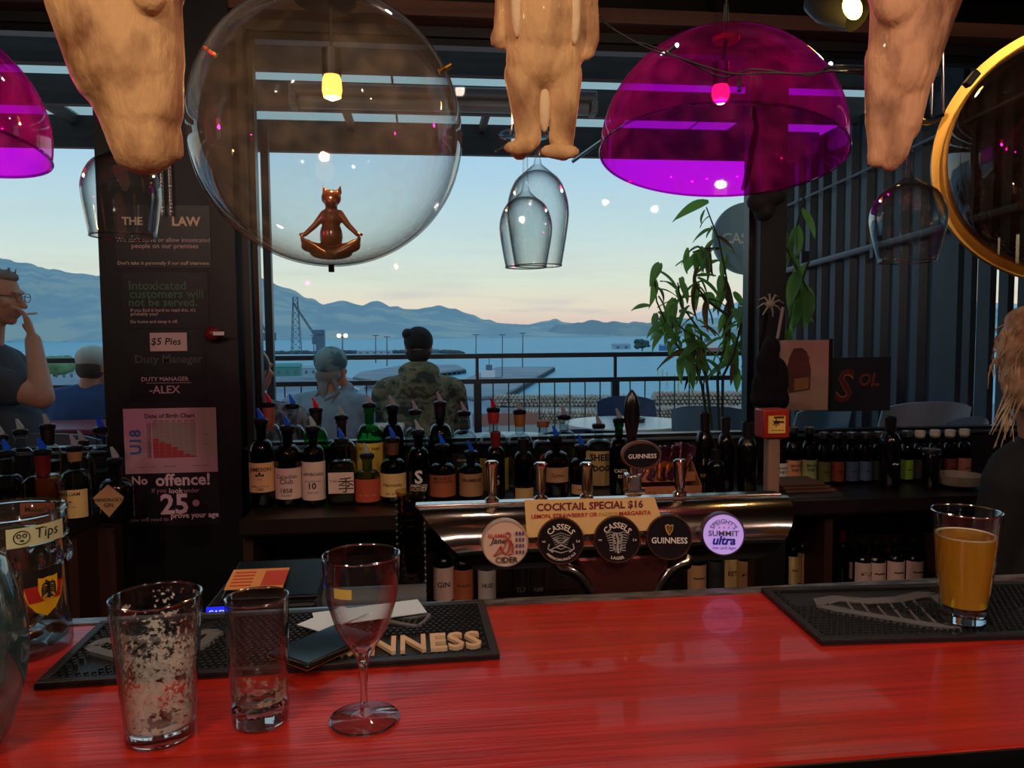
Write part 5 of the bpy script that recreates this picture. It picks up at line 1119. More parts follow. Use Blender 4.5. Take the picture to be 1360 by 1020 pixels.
MB().tube([(a.x-.018, YT-.01, zt+.015), (a.x+.018, YT-.01, zt+.015)], .006, 10).obj('tap_pin', M_tap, tw)
# badges
YBg = 1.19
M_facew = K('cider_badge_face', 214, 180, 164, rough=.35); M_faceb = K('black_badge_face', 18, 17, 22, rough=.3); M_rim = K('bronze_rim', 120, 84, 72, rough=.25, metal=.8)
M_lilac = mat('lit_lilac_badge_face', C(190, 160, 220), rough=.3, emit=C(180, 150, 235), es=.55)
def badge(px, py, rp, face, rim, label):
    c = W(px, py, YBg); r = rp*S(px, YBg); t = thing('tap_badge', label, 'tap badge', (c.x, YBg, c.z), group='round tap badges on the tap bar')
    n = (CAM-c).normalized(); n = Vector((n.x*.5+.0, n.y, n.z*.35)).normalized(); u = Vector((0, 0, 1)).cross(n).normalized(); v = n.cross(u); q = Matrix((u, v, n)).transposed()
    MB().lathe([(r*.92, -.03), (r, -.026), (r, -.002), (r*.97, 0), (r*.93, 0), (r*.92, -.003)], c, 48, q, cap=False).obj('rim', rim, t, ang=30)
    MB().lathe([(r*.9, -.03), (r*.93, -.002), (.0001, -.0015)], c, 48, q).obj('face', face, t)
    MB().lathe([(.012, -.065), (.012, -.03)], c, 14, q).obj('mount', M_tap, t)
    return t, c, u, v, n, r
def put(t, c, u, v, n, r, L, m, **k):
    mb = MB()
    for b in L:
        body, wf, x, y = b[:4]; arc = b[4] if len(b) > 4 else None
        text(mb, body, c, u, v, width=wf*r, at=(x*r, y*r), arc=arc*r if arc else None, off=.0012, height=(b[5]*r if len(b) > 5 else None), **k)
    return mb.obj('lettering', m, t, smooth=False, recalc=False)
t, c, u, v, n, r = badge(671, 722, 32, M_facew, K('cream_rim', 200, 180, 160, rough=.3, metal=.4), 'pale cream CIDER tap badge with a seated figure drawing, leftmost')
put(t, c, u, v, n, r, [('CIDER', .95, .05, -.68)], M_ink, bold=.03); put(t, c, u, v, n, r, [('BLAME', .72, -.36, .34)], K('pinkish_red', 196, 60, 66), bold=.02); put(t, c, u, v, n, r, [('Jane', .68, -.32, .1)], M_ink, bold=.02, shear=.35)
mb = MB()
PP = lambda x, y, z=.0012: c+u*(x*r)+v*(y*r)+n*z
def curve(mb, pts, wd): mb.tube([PP(x, y, .0016) for x, y in pts], wd*r, 5)
curve(mb, [(.02, .42), (.12, .48), (.22, .40), (.18, .24), (.06, .22), (.02, .34)], .035); curve(mb, [(.12, .2), (.2, .0), (.16, -.25), (.02, -.45), (-.12, -.3), (-.2, -.1)], .045); curve(mb, [(.22, .15), (.32, -.1), (.3, -.4), (.12, -.48)], .035); curve(mb, [(-.2, -.1), (-.35, -.35), (-.5, -.5)], .03); curve(mb, [(.06, .18), (-.02, -.1), (-.15, -.35), (-.45, -.5)], .025)
mb.obj('figure_drawing', K('rust_drawing', 176, 70, 56), t, kind='stuff')
mb = MB()
for i in range(4):
    for j in range(3): mb.prism([(-.035*r, -.09*r), (.03*r, -.07*r), (.035*r, .09*r), (-.03*r, .07*r)], PP(.48+.14*j, .42-.26*i, .0008), u, v, n*.0008)
mb.obj('bar_marks', K('violet_ink', 70, 56, 130), t, kind='stuff', smooth=False)
def cassels(px, bottom, label):
    t, c, u, v, n, r = badge(px, 717 if px > 800 else 719, 32, M_faceb, M_rim, label)
    put(t, c, u, v, n, r, [('CASSELS', 1.25, 0, 0, .62)], M_whiteink, bold=.03)
    put(t, c, u, v, n, r, [(bottom, 1.35 if len(bottom) > 6 else .55, 0, 0, -.76)], M_whiteink, bold=.03)
    put(t, c, u, v, n, r, [('NZ', .14, -.72, 0), ('5.4', .16, .72, 0)], M_whiteink, bold=.03)
    return t, c, u, v, n, r
t, c, u, v, n, r = cassels(745, 'AMERICAN PALE ALE', 'black CASSELS AMERICAN PALE ALE tap badge with a pyramid eye emblem')
mb = MB(); M_emb = K('silver_ink', 170, 166, 166, rough=.6)
for k in range(6): curve(mb, [(-.42+.04*k, .22-.09*k), (0, .36-.1*k), (.42-.04*k, .22-.09*k)], .014)
curve(mb, [(-.45, -.35), (0, -.12), (.45, -.35), (0, -.48), (-.45, -.35)], .025); curve(mb, [(-.2, -.25), (0, -.17), (.2, -.25), (0, -.33), (-.2, -.25)], .02); curve(mb, [(-.3, .12), (-.1, -.05), (.1, -.05), (.3, .12)], .03)
for sg in (-1, 1): curve(mb, [(sg*.3, .1), (sg*.12, .0), (sg*.22, .2), (sg*.08, .12)], .02); curve(mb, [(sg*.5, -.1), (sg*.55, -.3), (sg*.35, -.45)], .035)
mb.obj('emblem', M_emb, t, kind='stuff')
t, c, u, v, n, r = cassels(820, 'LAGER', 'black CASSELS LAGER tap badge with a line drawn botanical emblem')
mb = MB(); rs = random.Random(3)
for sg in (-1, 1):
    for k in range(7): y = .34-.11*k; curve(mb, [(sg*.06, y-.06), (sg*.26, y), (sg*(.5-.03*k), y-.1+.02*k)], .016); curve(mb, [(sg*.1, y-.02), (sg*.2, y-.12), (sg*.34, y-.12)], .02)
curve(mb, [(-.05, .3), (.03, 0), (-.02, -.4), (.04, -.55)], .05); curve(mb, [(-.22, .2), (0, .3), (.22, .15), (.1, -.1), (-.1, -.12), (-.22, .2)], .02)
for k in range(4): curve(mb, [(-.12+.08*k, -.3), (-.1+.07*k, -.52)], .02)
mb.obj('emblem', M_emb, t, kind='stuff')
t, c, u, v, n, r = badge(889, 714, 31, M_faceb, M_rim, 'black GUINNESS tap badge with a gold harp')
put(t, c, u, v, n, r, [('GUINNESS', 1.55, 0, -.12, None, .27)], K('bright_white_ink', 235, 232, 228, rough=.5), bold=.03)
mb = MB(); curve(mb, [(-.16, .52), (-.06, .56), (.04, .5), (.14, .56), (.16, .48)], .03); curve(mb, [(-.16, .52), (-.12, .3), (0, .12)], .04); curve(mb, [(.16, .5), (.12, .3), (0, .12)], .025)
for k in range(4): curve(mb, [(-.08+.05*k, .5), (-.05+.035*k, .26)], .01)
mb.obj('harp', M_gold, t, kind='stuff')
t, c, u, v, n, r = badge(961, 710, 29, M_lilac, K('violet_rim', 110, 96, 130, rough=.25, metal=.6), 'glowing lilac SPEIGHT\'S SUMMIT ultra tap badge, rightmost')
put(t, c, u, v, n, r, [("SPEIGHT'S", 1.35, 0, 0, .62)], K('slate_ink', 84, 80, 104), bold=.02); put(t, c, u, v, n, r, [('SUMMIT', 1.4, 0, .06, None, .26)], K('slate_ink', 84, 80, 104), bold=.03)
put(t, c, u, v, n, r, [('ultra', 1.05, .02, -.26)], K('royal_blue_ink', 24, 40, 170), bold=.06, shear=.25); put(t, c, u, v, n, r, [('low carb lager', 1.1, .04, -.62)], K('royal_blue_ink', 24, 40, 170), bold=.01, shear=.2)
mb = MB()
for x in (-.2, .02, .24): text(mb, '*', c, u, v, width=.1*r, at=(x*r, .33*r), off=.0012)
mb.obj('stars', K('pinkish_red', 196, 60, 66), t, smooth=False, recalc=False)
# tall black leaf shaped handle with oval badge
c = W(848, 602, YT-.01); t = thing('stout_tap_handle', 'tall black leaf-shaped tap handle with oval GUINNESS badge', 'tap handle', (c.x, YT, c.z))
h0 = W(839, 590, YT).z; h1 = W(839, 517, YT).z; H = h1-h0; hx = W(839, 560, YT).x; pr = []
for f, wf in ((-.25, .55), (0, .55), (.15, .6), (.35, .85), (.55, 1.0), (.72, .95), (.86, .68), (.95, .35), (1, .02)): pr.append((wf*.0145, h0+H*f))
MB().lathe(pr, (hx, YT, 0), 20, sy=.6).obj('handle', K('gloss_black', 14, 13, 16, rough=.2, coat=.5), t, ang=60)
for sx_, sy_, m_, y_ in ((27, 19, K('oval_rim_brown', 120, 84, 70, rough=.3, metal=.5), 0), (24, 16, M_faceb, -.003)):
    MB().lathe([(1, -.008), (1, 0), (.96, .002)], (c.x, YT-.028+y_, c.z), 44, Matrix.Rotation(pi/2, 3, 'X') @ Matrix.Diagonal(Vector((sx_*s, sy_*s, 1)))).obj('oval_plate', m_, t)
at_line(t, [('GUINNESS', 38*s, 0, -1*s)], Vector((c.x, YT-.0335, c.z)), m=M_whiteink, bold=.02)
MB().tube([(c.x-.005, YT, zt+.02), (hx, YT, h0)], .009, 12).obj('stem', M_tap, t)
# cocktail sign
a = W(695, 661, 1.2); b = W(886, 711, 1.2); t = thing('cocktail_sign', 'cream card sign reading COCKTAIL SPECIAL $16 standing before the tap bar', 'sign', ((a.x+b.x)/2, 1.2, b.z))
s2 = S(790, 1.2); co = W(787, 686, 1.2); MB().prism([((x-787)*s2, -(y-686)*s2) for x, y in ((695, 661), (873, 663), (888, 708), (698, 712))], (co.x, 1.202, co.z), X3, Z3, (0, .0015, 0)).obj('card', K('warm_cream_card', 226, 190, 130, rough=.6), t, smooth=False)
at_line(t, [('COCKTAIL SPECIAL $16', 146*s2, -3*s2, 14*s2)], co+Vector((0, .0015, 0)), m=K('maroon_ink', 110, 40, 52), bold=.05)
at_line(t, [('LEMON, STRAWBERRY OR', 90*s2, -38*s2, 2*s2), ('MARGARITA', 44*s2, 59*s2, 2.5*s2)], co+Vector((0, .0015, 0)), m=M_red, bold=.04)
at_line(t, [('PASSION', 28*s2, 23*s2, 2.3*s2)], co+Vector((0, .0015, 0)), m=K('mustard_ink', 196, 160, 70), bold=.03)
# red and gold tap box on pale stand, right of the taps
Yr = 2.0; a = W(1008, 543, Yr); b = W(1042, 580, Yr); s3 = S(1025, Yr); t = thing('red_tap_box', 'square red tap box with gold picture panel on a pale stalk', 'tap handle', ((a.x+b.x)/2, Yr, ZB-.2)); cx_ = (a.x+b.x)/2; cz_ = (a.z+b.z)/2
MB().b2((a.x, Yr-.03, b.z), (b.x, Yr+.03, a.z)).obj('box', K('deep_red_enamel', 170, 44, 34, rough=.35), t, bevel=.004)
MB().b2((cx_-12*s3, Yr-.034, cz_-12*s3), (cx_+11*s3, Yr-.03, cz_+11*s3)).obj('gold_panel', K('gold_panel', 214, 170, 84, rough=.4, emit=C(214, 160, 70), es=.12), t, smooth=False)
at_line(t, [('~~~~', 18*s3, 0, -8*s3), ('*', 9*s3, -2*s3, 2*s3), ('=', 14*s3, 2*s3, 6*s3)], Vector((cx_, Yr-.0345, cz_)), m=K('brown_ink', 90, 50, 30), bold=.02)
MB().b2((cx_-8*s3, Yr-.018, ZB+.0), (cx_+9*s3, Yr+.018, b.z)).obj('stalk', K('pale_brown_stalk', 150, 116, 100, rough=.5), t, bevel=.006)
MB().b2((cx_-.03, Yr-.03, .0), (cx_+.03, Yr+.03, ZB+.0)).obj('pedestal', M_black, t, smooth=False)
# chocolate box
Yc = 2.30; a = W(850, 617, Yc); b = W(932, 660, Yc); s4 = S(890, Yc); t = thing('chocolate_box', 'open cardboard tray marked $4 full of wrapped chocolate bars', 'box', ((a.x+b.x)/2, Yc, ZB)); M_card = K('brown_cardboard', 164, 104, 72, rough=.85)
x0_, x1_ = a.x, b.x; dp = .11
MB().b2((x0_, Yc, ZB), (x1_, Yc+.003, ZB+.05)).obj('front_panel', M_card, t, smooth=False); MB().b2((x0_, Yc+dp, ZB), (x1_, Yc+dp+.003, ZB+.13)).obj('back_panel', M_card, t, smooth=False)
for x in (x0_, x1_-.003): MB().prism([(0, 0), (dp, 0), (dp, .13), (.03, .07), (0, .05)], (x, Yc, ZB), Y3, Z3, (.003, 0, 0)).obj('side_panel', M_card, t, smooth=False)
MB().b2((x0_, Yc, ZB), (x1_, Yc+dp, ZB+.003)).obj('bottom', M_card, t, smooth=False); MB().b2((x0_, Yc+.05, ZB+.055), (x1_, Yc+.053, ZB+.085)).obj('divider', M_card, t, smooth=False)
at_line(t, [('$4  |  Le   Bar', 66*s4, 0, 0)], Vector(((x0_+x1_)/2, Yc-.001, ZB+.024)), m=M_red, shear=.1)
M_foil = mat('glossy_wrapper', C(70, 30, 62), rough=.2, col2=C(170, 96, 40), nscale=28, metal=.4, nlo=.5, nhi=.6, bump=.5, bscale=50)
wr_ = MB().box((0, 0, 0), (.035, .013, .11)); rs = random.Random(8)
me = wr_.mesh('chocolate_bar', M_foil, False)
for k in range(11):
    o = link('chocolate_bar', me); o.location = (x0_+.018+.0165*k-.01, Yc+dp-.03-(k % 2)*.022, ZB+.115+rs.uniform(-.006, .008)); o.rotation_euler = (rs.uniform(-.3, -.1), rs.uniform(.25, .5), rs.uniform(-.4, .4)); m_ = o.modifiers.new('b', 'BEVEL'); m_.width = .003
    tag(o, 'shiny purple and gold wrapped chocolate bar standing in the cardboard tray', 'chocolate bar', 'wrapped chocolate bars in the tray')

# ================================================================ the red counter
ZC = 1.05
M_counter = mat('red_stained_wood', C(196, 44, 26), rough=.3, col2=C(150, 26, 18), nscale=9, stretch=(.5, 16, 1), nlo=.32, nhi=.72, bump=.12, bscale=16, bstretch=(.5, 14, 1), spec=.5, coat=.25)
ct = thing('bar_counter', 'glossy red stained wooden bar counter in the foreground', 'counter', (.2, .9, 0))
MB().b2((-2.2, .655, ZC-.045), (2.9, 1.105, ZC)).obj('countertop', M_counter, ct, smooth=False, bevel=.003)
MB().b2((-2.2, 1.106, ZC-.045), (2.9, 1.128, ZC+.002)).obj('back_edge_strip', mat('worn_pale_metal_strip', C(170, 176, 178), rough=.3, metal=.7, col2=C(90, 96, 98), nscale=24, stretch=(1, 4, 4)), ct, smooth=False)
MB().b2((-2.2, .652, ZC-.05), (2.9, .655, ZC-.002)).obj('front_edging', M_black, ct, smooth=False)
MB().b2((-2.2, .80, .05), (2.9, .83, ZC-.045)).obj('front_panel', M_wooddark, ct, smooth=False)
MB().b2((-2.2, 1.10, ZC-.25), (2.9, 1.12, ZC-.05)).obj('staff_fascia', M_black, ct, smooth=False)
MB().b2((-2.2, .83, .86), (2.9, 1.50, .885)).obj('staff_shelf', M_black, ct, smooth=False)
for x in (-2.1, -.7, .9, 2.8): MB().b2((x-.02, .84, .0), (x+.02, 1.48, .86)).obj('support', M_black, ct, smooth=False)

def quad_frame(fl_, fr_, bl_):
    o = WZ(*fl_, ZC); u = WZ(*fr_, ZC)-o; L = u.length; u.normalize(); v = Vector((-u.y, u.x, 0)); D = (WZ(*bl_, ZC)-o).dot(v); return o, u, v, L, D
def barmat(nm, fl_, fr_, bl_, label, holes):
    o, u, v, L, D = quad_frame(fl_, fr_, bl_); t = thing(nm, label, 'bar mat', tuple(o+u*L/2+v*D/2)); h = .0055
    q = [o, o+u*L, o+u*L+v*D, o+v*D]
    MB().prism([(0, 0), (L, 0), (L, D), (0, D)], o+Z3*.0006, u, v, Z3*.0022).obj('base', M_rubber, t, smooth=False)
    mb = MB(); e = .011
    for a, b, c_, d_ in ((0, 0, L, e), (0, D-e, L, D), (0, e, e, D-e), (L-e, e, L, D-e)): mb.prism([(a, b), (c_, b), (c_, d_), (a, d_)], o+Z3*.0028, u, v, Z3*h)
    mb.obj('raised_border', M_rubber, t, smooth=False, bevel=.0012)
    mb = MB(); p = .0088; nx = int((L-2*e)/p); ny = int((D-2*e)/p)
    for i in range(nx):
        for j in range(ny):
            x = e+p*(i+.5+(j % 2)*.5); y = e+p*(j+.5)
            if x > L-e-.003 or holes(x/L, y/D): continue
            mb.lathe([(.0030, .0028), (.0026, .0028+h*.85), (.0001, .0028+h*.9)], o+u*x+v*y, 6, cap=False)
    nb_ = mb.obj('rubber_nubs', M_rubber, t, kind='stuff'); return t, o, u, v, L, D
M_matgrey = K('grey_mat_print', 96, 98, 102, rough=.5); M_matcream = K('cream_mat_print', 214, 184, 150, rough=.5)
t, o, u, v, L, D = barmat('bar_mat', (45, 917), (664, 876), (130, 832), 'black rubber bar mat with raised GUINNESS lettering under the empty glasses', lambda x, y: (.69 < x < .965 and .1 < y < .42) or (.05 < x < .30 and .15 < y < .9 and abs((y-.2)-(x-.05)*2.6) < .15) or ((x-.78)**2*9+(y-.72)**2 < .035))
mb = MB(); text(mb, 'GUINNESS', o+Z3*.0035, u, v, width=L*.42, height=D*.26, at=(L*.755, D*.26), bold=.03, ext=.0045); mb.obj('raised_lettering', M_matcream, t, smooth=False, recalc=False)
def harp(o, u, v, L, D, cx_, cy_, sc, m, t, strings=7):
    Z = Z3*.003; Pn = lambda x, y, z=.006: o+u*((cx_+x*sc))+v*(cy_+y*sc)+Z3*z
    mb = MB(); mb.tube([Pn(x, y) for x, y in ((-.95, .2), (-.9, .42), (-.6, .55), (-.2, .4), (.3, .42), (.8, .62), (1.0, .55))], [.012*sc/.1]*7, 6); mb.tube([Pn(x, y) for x, y in ((-.95, .2), (-.85, .05), (-.5, -.2), (.1, -.6), (.45, -.75))], [.014*sc/.1, .012*sc/.1, .01*sc/.1, .01*sc/.1, .008*sc/.1], 6)
    mb.tube([Pn(x, y) for x, y in ((1.0, .55), (.9, .1), (.7, -.4), (.45, -.75))], [.012*sc/.1]*4, 6)
    for k in range(strings): f = (k+1)/(strings+1); mb.tube([Pn(-.7+1.5*f, .45+.1*f, .005), Pn(-.8+1.3*f, -.0-.68*f, .005)], .0022*sc/.1, 4)
    mb.v = [(x, y, min(z, ZC+.0085)) for x, y, z in mb.v]; mb.obj('raised_harp', m, t)
harp(o, u, v, L, D, L*.18, D*.45, .075, M_matgrey, t); harp(o, u, v, L, D, L*.79, D*.68, .03, M_matcream if False else M_matgrey, t, 4)
t, o, u, v, L, D = barmat('bar_mat', (1090, 858), (1830, 836), (1008, 787), 'black rubber bar mat with large grey harp under the full beer glass', lambda x, y: (.44 < x < .95 and .2 < y < .52) or (.03 < x < .33 and .12 < y < .9 and (y > .6 or abs(y-.85+(x)*2.3) < .12)))
harp(o, u, v, L, D, L*.20, D*.5, .095, M_matgrey, t, 6); harp(o, u, v, L, D, L*.60, D*.76, .03, M_matcream, t, 4)
mb = MB(); text(mb, 'GUINNESS', o+Z3*.0035, u, v, width=L*.46, height=D*.32, at=(L*.70, D*.34), bold=.03, ext=.0045); mb.obj('raised_lettering', M_matcream, t, smooth=False, recalc=False)

# ---- glasses in the foreground
def rimring(t, x, y, z, r, q=.0013):
    MB().lathe([(r+q*cos(a), z+q*sin(a)) for a in [2*pi*k/8 for k in range(9)]], (x, y, 0), 64, cap=False).obj('rim', T_rim, t)
def wall(outer, th, base):  # closed glass wall profile from an outer profile (bottom to top), inner floor at base
    inner = []
    for r, z in reversed(outer):
        if z > outer[0][1]+base: inner.append((max(r-th, .001), z))
    zi = outer[0][1]+base; inner.append((inner[-1][0]*.97, zi)); inner.append((.0005, zi-.0005))
    return [(.0005, outer[0][1])]+outer+[(outer[-1][0]-th/2, outer[-1][1]+th*.5)]+inner
MATZ = ZC+.0086
def place(px, py, z): c = WZ(px, py, z); return c, (c-CAM).dot(fw)/F
# 1 foam-streaked pint
c, s = place(214, 976, ZC); rb, rt_ = 44.5*s, 57*s; H = 188*s*1.0; t = thing('pint_glass', 'tall empty pint glass streaked with white beer foam', 'glass', tuple(c)); z0 = ZC+.0005
outer = [(rb*.96, z0), (rb, z0+.003), (rb*1.0, z0+.02), (rb+(rt_-rb)*.45, z0+H*.5), (rt_*.985, z0+H*.85), (rt_, z0+H)]
MB().lathe(wall(outer, .0022, .013), (c.x, c.y, 0), 64, cap=False).obj('glass_wall', T_glass, t, ang=50); MB().lathe([(rb*.9, z0+.001), (rb*.955, z0+.003), (rb*.955, z0+.011), (rb*.9, z0+.0122)], (c.x, c.y, 0), 48).obj('glass_base', M_glass, t)
rimring(t, c.x, c.y, z0+H, rt_-.001)
fi = [(r-.0026, z) for r, z in outer if z > z0+.014]; fi = [(rb*.5, z0+.0142), (rb-.0035, z0+.0145)]+[(rb-.0030, z0+.02)]+fi[1:-1]+[(rt_*.99-.0027, z0+H*.97)]
fm = mask_mat('beer_foam_film', C(236, 228, 218), 190, .95, 1.03, (z0+.015, z0+H*.95)); 
MB().lathe(fi, (c.x, c.y, 0), 64, cap=False).obj('foam_film', fm, t)
# 2 tumbler
c, s = place(346, 958, ZC); rb, rt_ = 37*s, 40.5*s; H = 168*s; t = thing('tumbler', 'slim empty straight tumbler with a thick faceted base', 'glass', tuple(c)); vs = []
outer = [(rb*.92, z0), (rb*1.02, z0+.004), (rb*1.02, z0+.022), (rb*.97, z0+.027), (rb, z0+H*.3), (rt_, z0+H)]
MB().lathe(wall(outer, .0024, .024), (c.x, c.y, 0), 48, cap=False).obj('glass_wall', T_glass, t, ang=50); MB().lathe([(rb*.88, z0+.001), (rb*.97, z0+.004), (rb*.97, z0+.021), (rb*.8, z0+.0235), (.001, z0+.019)], (c.x, c.y, 0), 14).obj('glass_base', M_glass, t, smooth=False)
rimring(t, c.x, c.y, z0+H, rt_-.001)
MB().lathe([(rb*.7, z0+.0245), (rb*.9, z0+.026), (rb*.93, z0+.045)], (c.x, c.y, 0), 40, cap=False).obj('foam_film', mask_mat('residue_film', C(206, 190, 170), 120, 1.0, 1.1, (z0+.02, z0+.06)), t)
# 3 stemmed glass
c, s = place(484, 956, ZC); t = thing('stemmed_beer_glass', 'stemmed tulip beer glass standing on the red counter', 'glass', tuple(c)); s *= .985
pr = [(.0005, z0+.001), (46*s, z0), (46.5*s, z0+.0015), (44*s, z0+.0032), (20*s, z0+.005), (8*s, z0+.010), (5*s, z0+.016), (4.6*s, z0+48*s*1.0), (6.5*s, z0+64*s), (5.6*s, z0+68*s), (9*s, z0+86*s), (22*s, z0+108*s), (36*s, z0+132*s), (45*s, z0+162*s), (50*s, z0+195*s), (51*s, z0+226*s), (50.3*s, z0+227*s), (49.6*s, z0+226*s),
      (48.2*s, z0+195*s), (43.4*s, z0+163*s), (34.4*s, z0+134*s), (20*s, z0+111*s), (10*s, z0+103*s), (.0005, z0+101*s)]
MB().lathe(pr, (c.x, c.y, 0), 64, cap=False).obj('glass_wall', T_glass, t, ang=50); MB().lathe([(4.0*s, z0+.018), (3.9*s, z0+47*s), (5.6*s, z0+64*s), (4.8*s, z0+68*s), (8*s, z0+86*s), (12*s, z0+97*s), (.001, z0+98*s)], (c.x, c.y, 0), 24).obj('stem_core', M_glass, t)
rimring(t, c.x, c.y, z0+226*s, 50.3*s, .0011); rimring(t, c.x, c.y, z0+.0016, 45.4*s, .0012)
cc = Vector((c.x, c.y, z0+188*s)); mb = MB(); vs = []
for i in range(9):
    a = -.55+.5*i/8-.12
    for z in (-6*s, 7*s): vs.append((c.x+(50.6*s)*sin(a), c.y-(50.6*s)*cos(a), cc.z+z))
mb.add(vs, [(2*i, 2*i+2, 2*i+3, 2*i+1) for i in range(8)]).obj('yellow_tag', K('yellow_tag', 206, 176, 84, rough=.6), t)
# 4 full beer
c, s = place(1279, 824, MATZ); z1_ = MATZ+.0005; rb, rt_ = 28.5*s, 42*s; H = 147*s; t = thing('beer_glass', 'tapered glass three quarters full of golden beer on the right bar mat', 'glass', tuple(c))
outer = [(rb*.96, z1_), (rb, z1_+.002), (rb*1.01, z1_+H*.16), (rb+(rt_-rb)*.45, z1_+H*.5), (rt_, z1_+H)]
MB().lathe(wall(outer, .0018, H*.15), (c.x, c.y, 0), 56, cap=False).obj('glass_wall', T_glass, t, ang=50); MB().lathe([(rb*.9, z1_+.001), (rb*.96, z1_+.003), (rb*.96, z1_+H*.13), (rb*.9, z1_+H*.145)], (c.x, c.y, 0), 48).obj('glass_base', M_glass, t)
rimring(t, c.x, c.y, z1_+H, rt_-.001)
rr = lambda f: rb*1.01+(rt_-rb*1.01)*max(0, (f-.16)/.84)
bp_ = [(.0005, z1_+H*.152)]+[(rr(f)-.0009, z1_+H*f) for f in (.155, .3, .5, .7, .775)]+[(.0005, z1_+H*.775)]
beer = K('golden_beer', 240, 184, 46, rough=.05, trans=.6, ior=1.33); MB().lathe(bp_, (c.x, c.y, 0), 48, cap=False).obj('beer', beer, t)
MB().lathe([(rr(.775)-.0022, z1_+H*.776), (rr(.775)-.0022, z1_+H*.79), (rr(.775)-.006, z1_+H*.782)], (c.x, c.y, 0), 48, cap=False).obj('foam_ring', K('beer_foam', 226, 214, 190, rough=.8), t)
# 5 tip mug
c, s = place(20, 862, ZC); r = 68*s; H = 188*s; t = thing('tip_mug', 'thick glass beer mug used as a tip jar with a Tips note and shield crest', 'mug', tuple(c)); outer = [(r*.96, z0), (r, z0+.004), (r*.99, z0+.03), (r*.965, z0+H*.3), (r*.96, z0+H*.78), (r*.985, z0+H*.80), (r*.985, z0+H)]
T_mug = thin('mug_glass', (.86, .88, .86, 1), gloss=.06, edge=.7, power=2, edgetint=(.4, .42, .42, 1), dirt=.02)
MB().lathe(wall(outer, .004, .012), (c.x, c.y, 0), 64, cap=False).obj('glass_wall', T_mug, t, ang=50)
for f in (.80, .985): MB().lathe([(r*.985+.002*cos(a), z0+H*f+.002*sin(a)) for a in [2*pi*k/8 for k in range(9)]], (c.x, c.y, 0), 64, cap=False).obj('glass_ring', M_glass, t)
def wrap(m, x0, x1, z0_, z1_, rr, nm, n=12):
    vs = []
    for i in range(n+1):
        a = (x0+(x1-x0)*i/n)
        for z in (z0_, z1_): vs.append((c.x+rr*sin(a), c.y-rr*cos(a), z))
    return MB().add(vs, [(2*i, 2*i+2, 2*i+3, 2*i+1) for i in range(n)]).obj(nm, m, t)
n0 = wrap(K('pale_green_note', 196, 204, 160, rough=.8), .42, 1.5, z0+H*.80, z0+H*.93, r+.0012, 'tips_note')
mb = MB(); text(mb, 'Tips', Vector((0, 0, z0+H*.868)), X3, Z3, width=.030, at=(r*1.13, 0), bend=((c.x, c.y), r+.0016), bold=.0, shear=.1)
pts = lambda cx_, cz_, rx, rz: [Vector((c.x+(r+.0018)*sin((cx_+rx*cos(a))/r), c.y-(r+.0018)*cos((cx_+rx*cos(a))/r), cz_+rz*sin(a))) for a in [2*pi*k/16 for k in range(17)]]
zc_ = z0+H*.865; mb.tube(pts(r*.66, zc_, .0085, .008), .0006, 4); mb.tube(pts(r*.66-.003, zc_+.002, .002, .0022), .0006, 4); mb.tube(pts(r*.66+.003, zc_+.002, .002, .0022), .0006, 4); mb.tube(pts(r*.66, zc_-.004, .0018, .0008), .0005, 4)
mb.obj('handwriting', M_ink, n0, smooth=False, recalc=False)
mb = MB()   # embossed leaves round the mug wall
for k in range(14):
    a = 2*pi*k/14+.1; f = .66; mb.ell((c.x+r*.97*sin(a), c.y-r*.97*cos(a), z0+H*f), (.008, .004, .014), Matrix.Rotation(-a, 3, 'Z'), 10, 6)
mb.obj('embossed_pattern', M_glass, t, kind='stuff')
def shield(px_, z, w_, h_, m, k, nm='crest', rr=None):
    P2 = []; out = ((-1, 1), (-.5, .92), (0, .98), (.5, .92), (1, 1), (1, .1), (.85, -.35), (.5, -.75), (0, -1), (-.5, -.75), (-.85, -.35), (-1, .1))
    for x, y in out: a = px_+x*w_/r; P2.append((c.x+(r+k)*sin(a), c.y-(r+k)*cos(a), z+y*h_))
    return MB().add(P2+[(c.x+(r+k)*sin(px_), c.y-(r+k)*cos(px_), z)], [(i, (i+1) % 12, 12) for i in range(12)]).obj(nm, m, t)
zs = z0+H*.46; aS = 1.02
M_gy = K('flag_gold', 222, 172, 30, rough=.5); M_fb = K('flag_black', 24, 20, 22, rough=.5); M_fr = K('flag_red', 176, 34, 30, rough=.5)
shield(aS, zs, .0245, .030, M_gy, .0016, 'crest_gold')
def bandp(y0, y1, m, k):
    vs = []; n = 10
    for i in range(n+1):
        x = -1+2*i/n
        for y in (y0, y1): wd = 1 if y > .1 else max(.0, 1-((.1-y)/1.1)**1.8); a = aS+x*wd*.0245/r; vs.append((c.x+(r+k)*sin(a), c.y-(r+k)*cos(a), zs+y*.030))
    MB().add(vs, [(2*i, 2*i+2, 2*i+3, 2*i+1) for i in range(n)]).obj('crest_band', m, t)
bandp(.34, 1.0, M_fb, .0018); bandp(-.34, .34, M_fr, .0018)
shield(aS+.05, zs+.003, .0125, .0165, M_gy, .0022, 'inner_shield')
mb = MB(); E3 = lambda x, y: Vector((c.x+(r+.0026)*sin(aS+.05+x/r), c.y-(r+.0026)*cos(aS+.05+x/r), zs+.003+y))
mb.tube([E3(0, .010), E3(0, -.010)], [.0014, .0022], 6)
for sg in (-1, 1):
    mb.tube([E3(0, .006), E3(sg*.005, .009), E3(sg*.008, .006)], .0014, 5)
    for k in range(4): mb.tube([E3(sg*.001, .004-.002*k), E3(sg*.008, .004-.0032*k), E3(sg*.0085, .001-.003*k)], .0009, 4)
    mb.tube([E3(0, -.005), E3(sg*.005, -.010)], .001, 4)
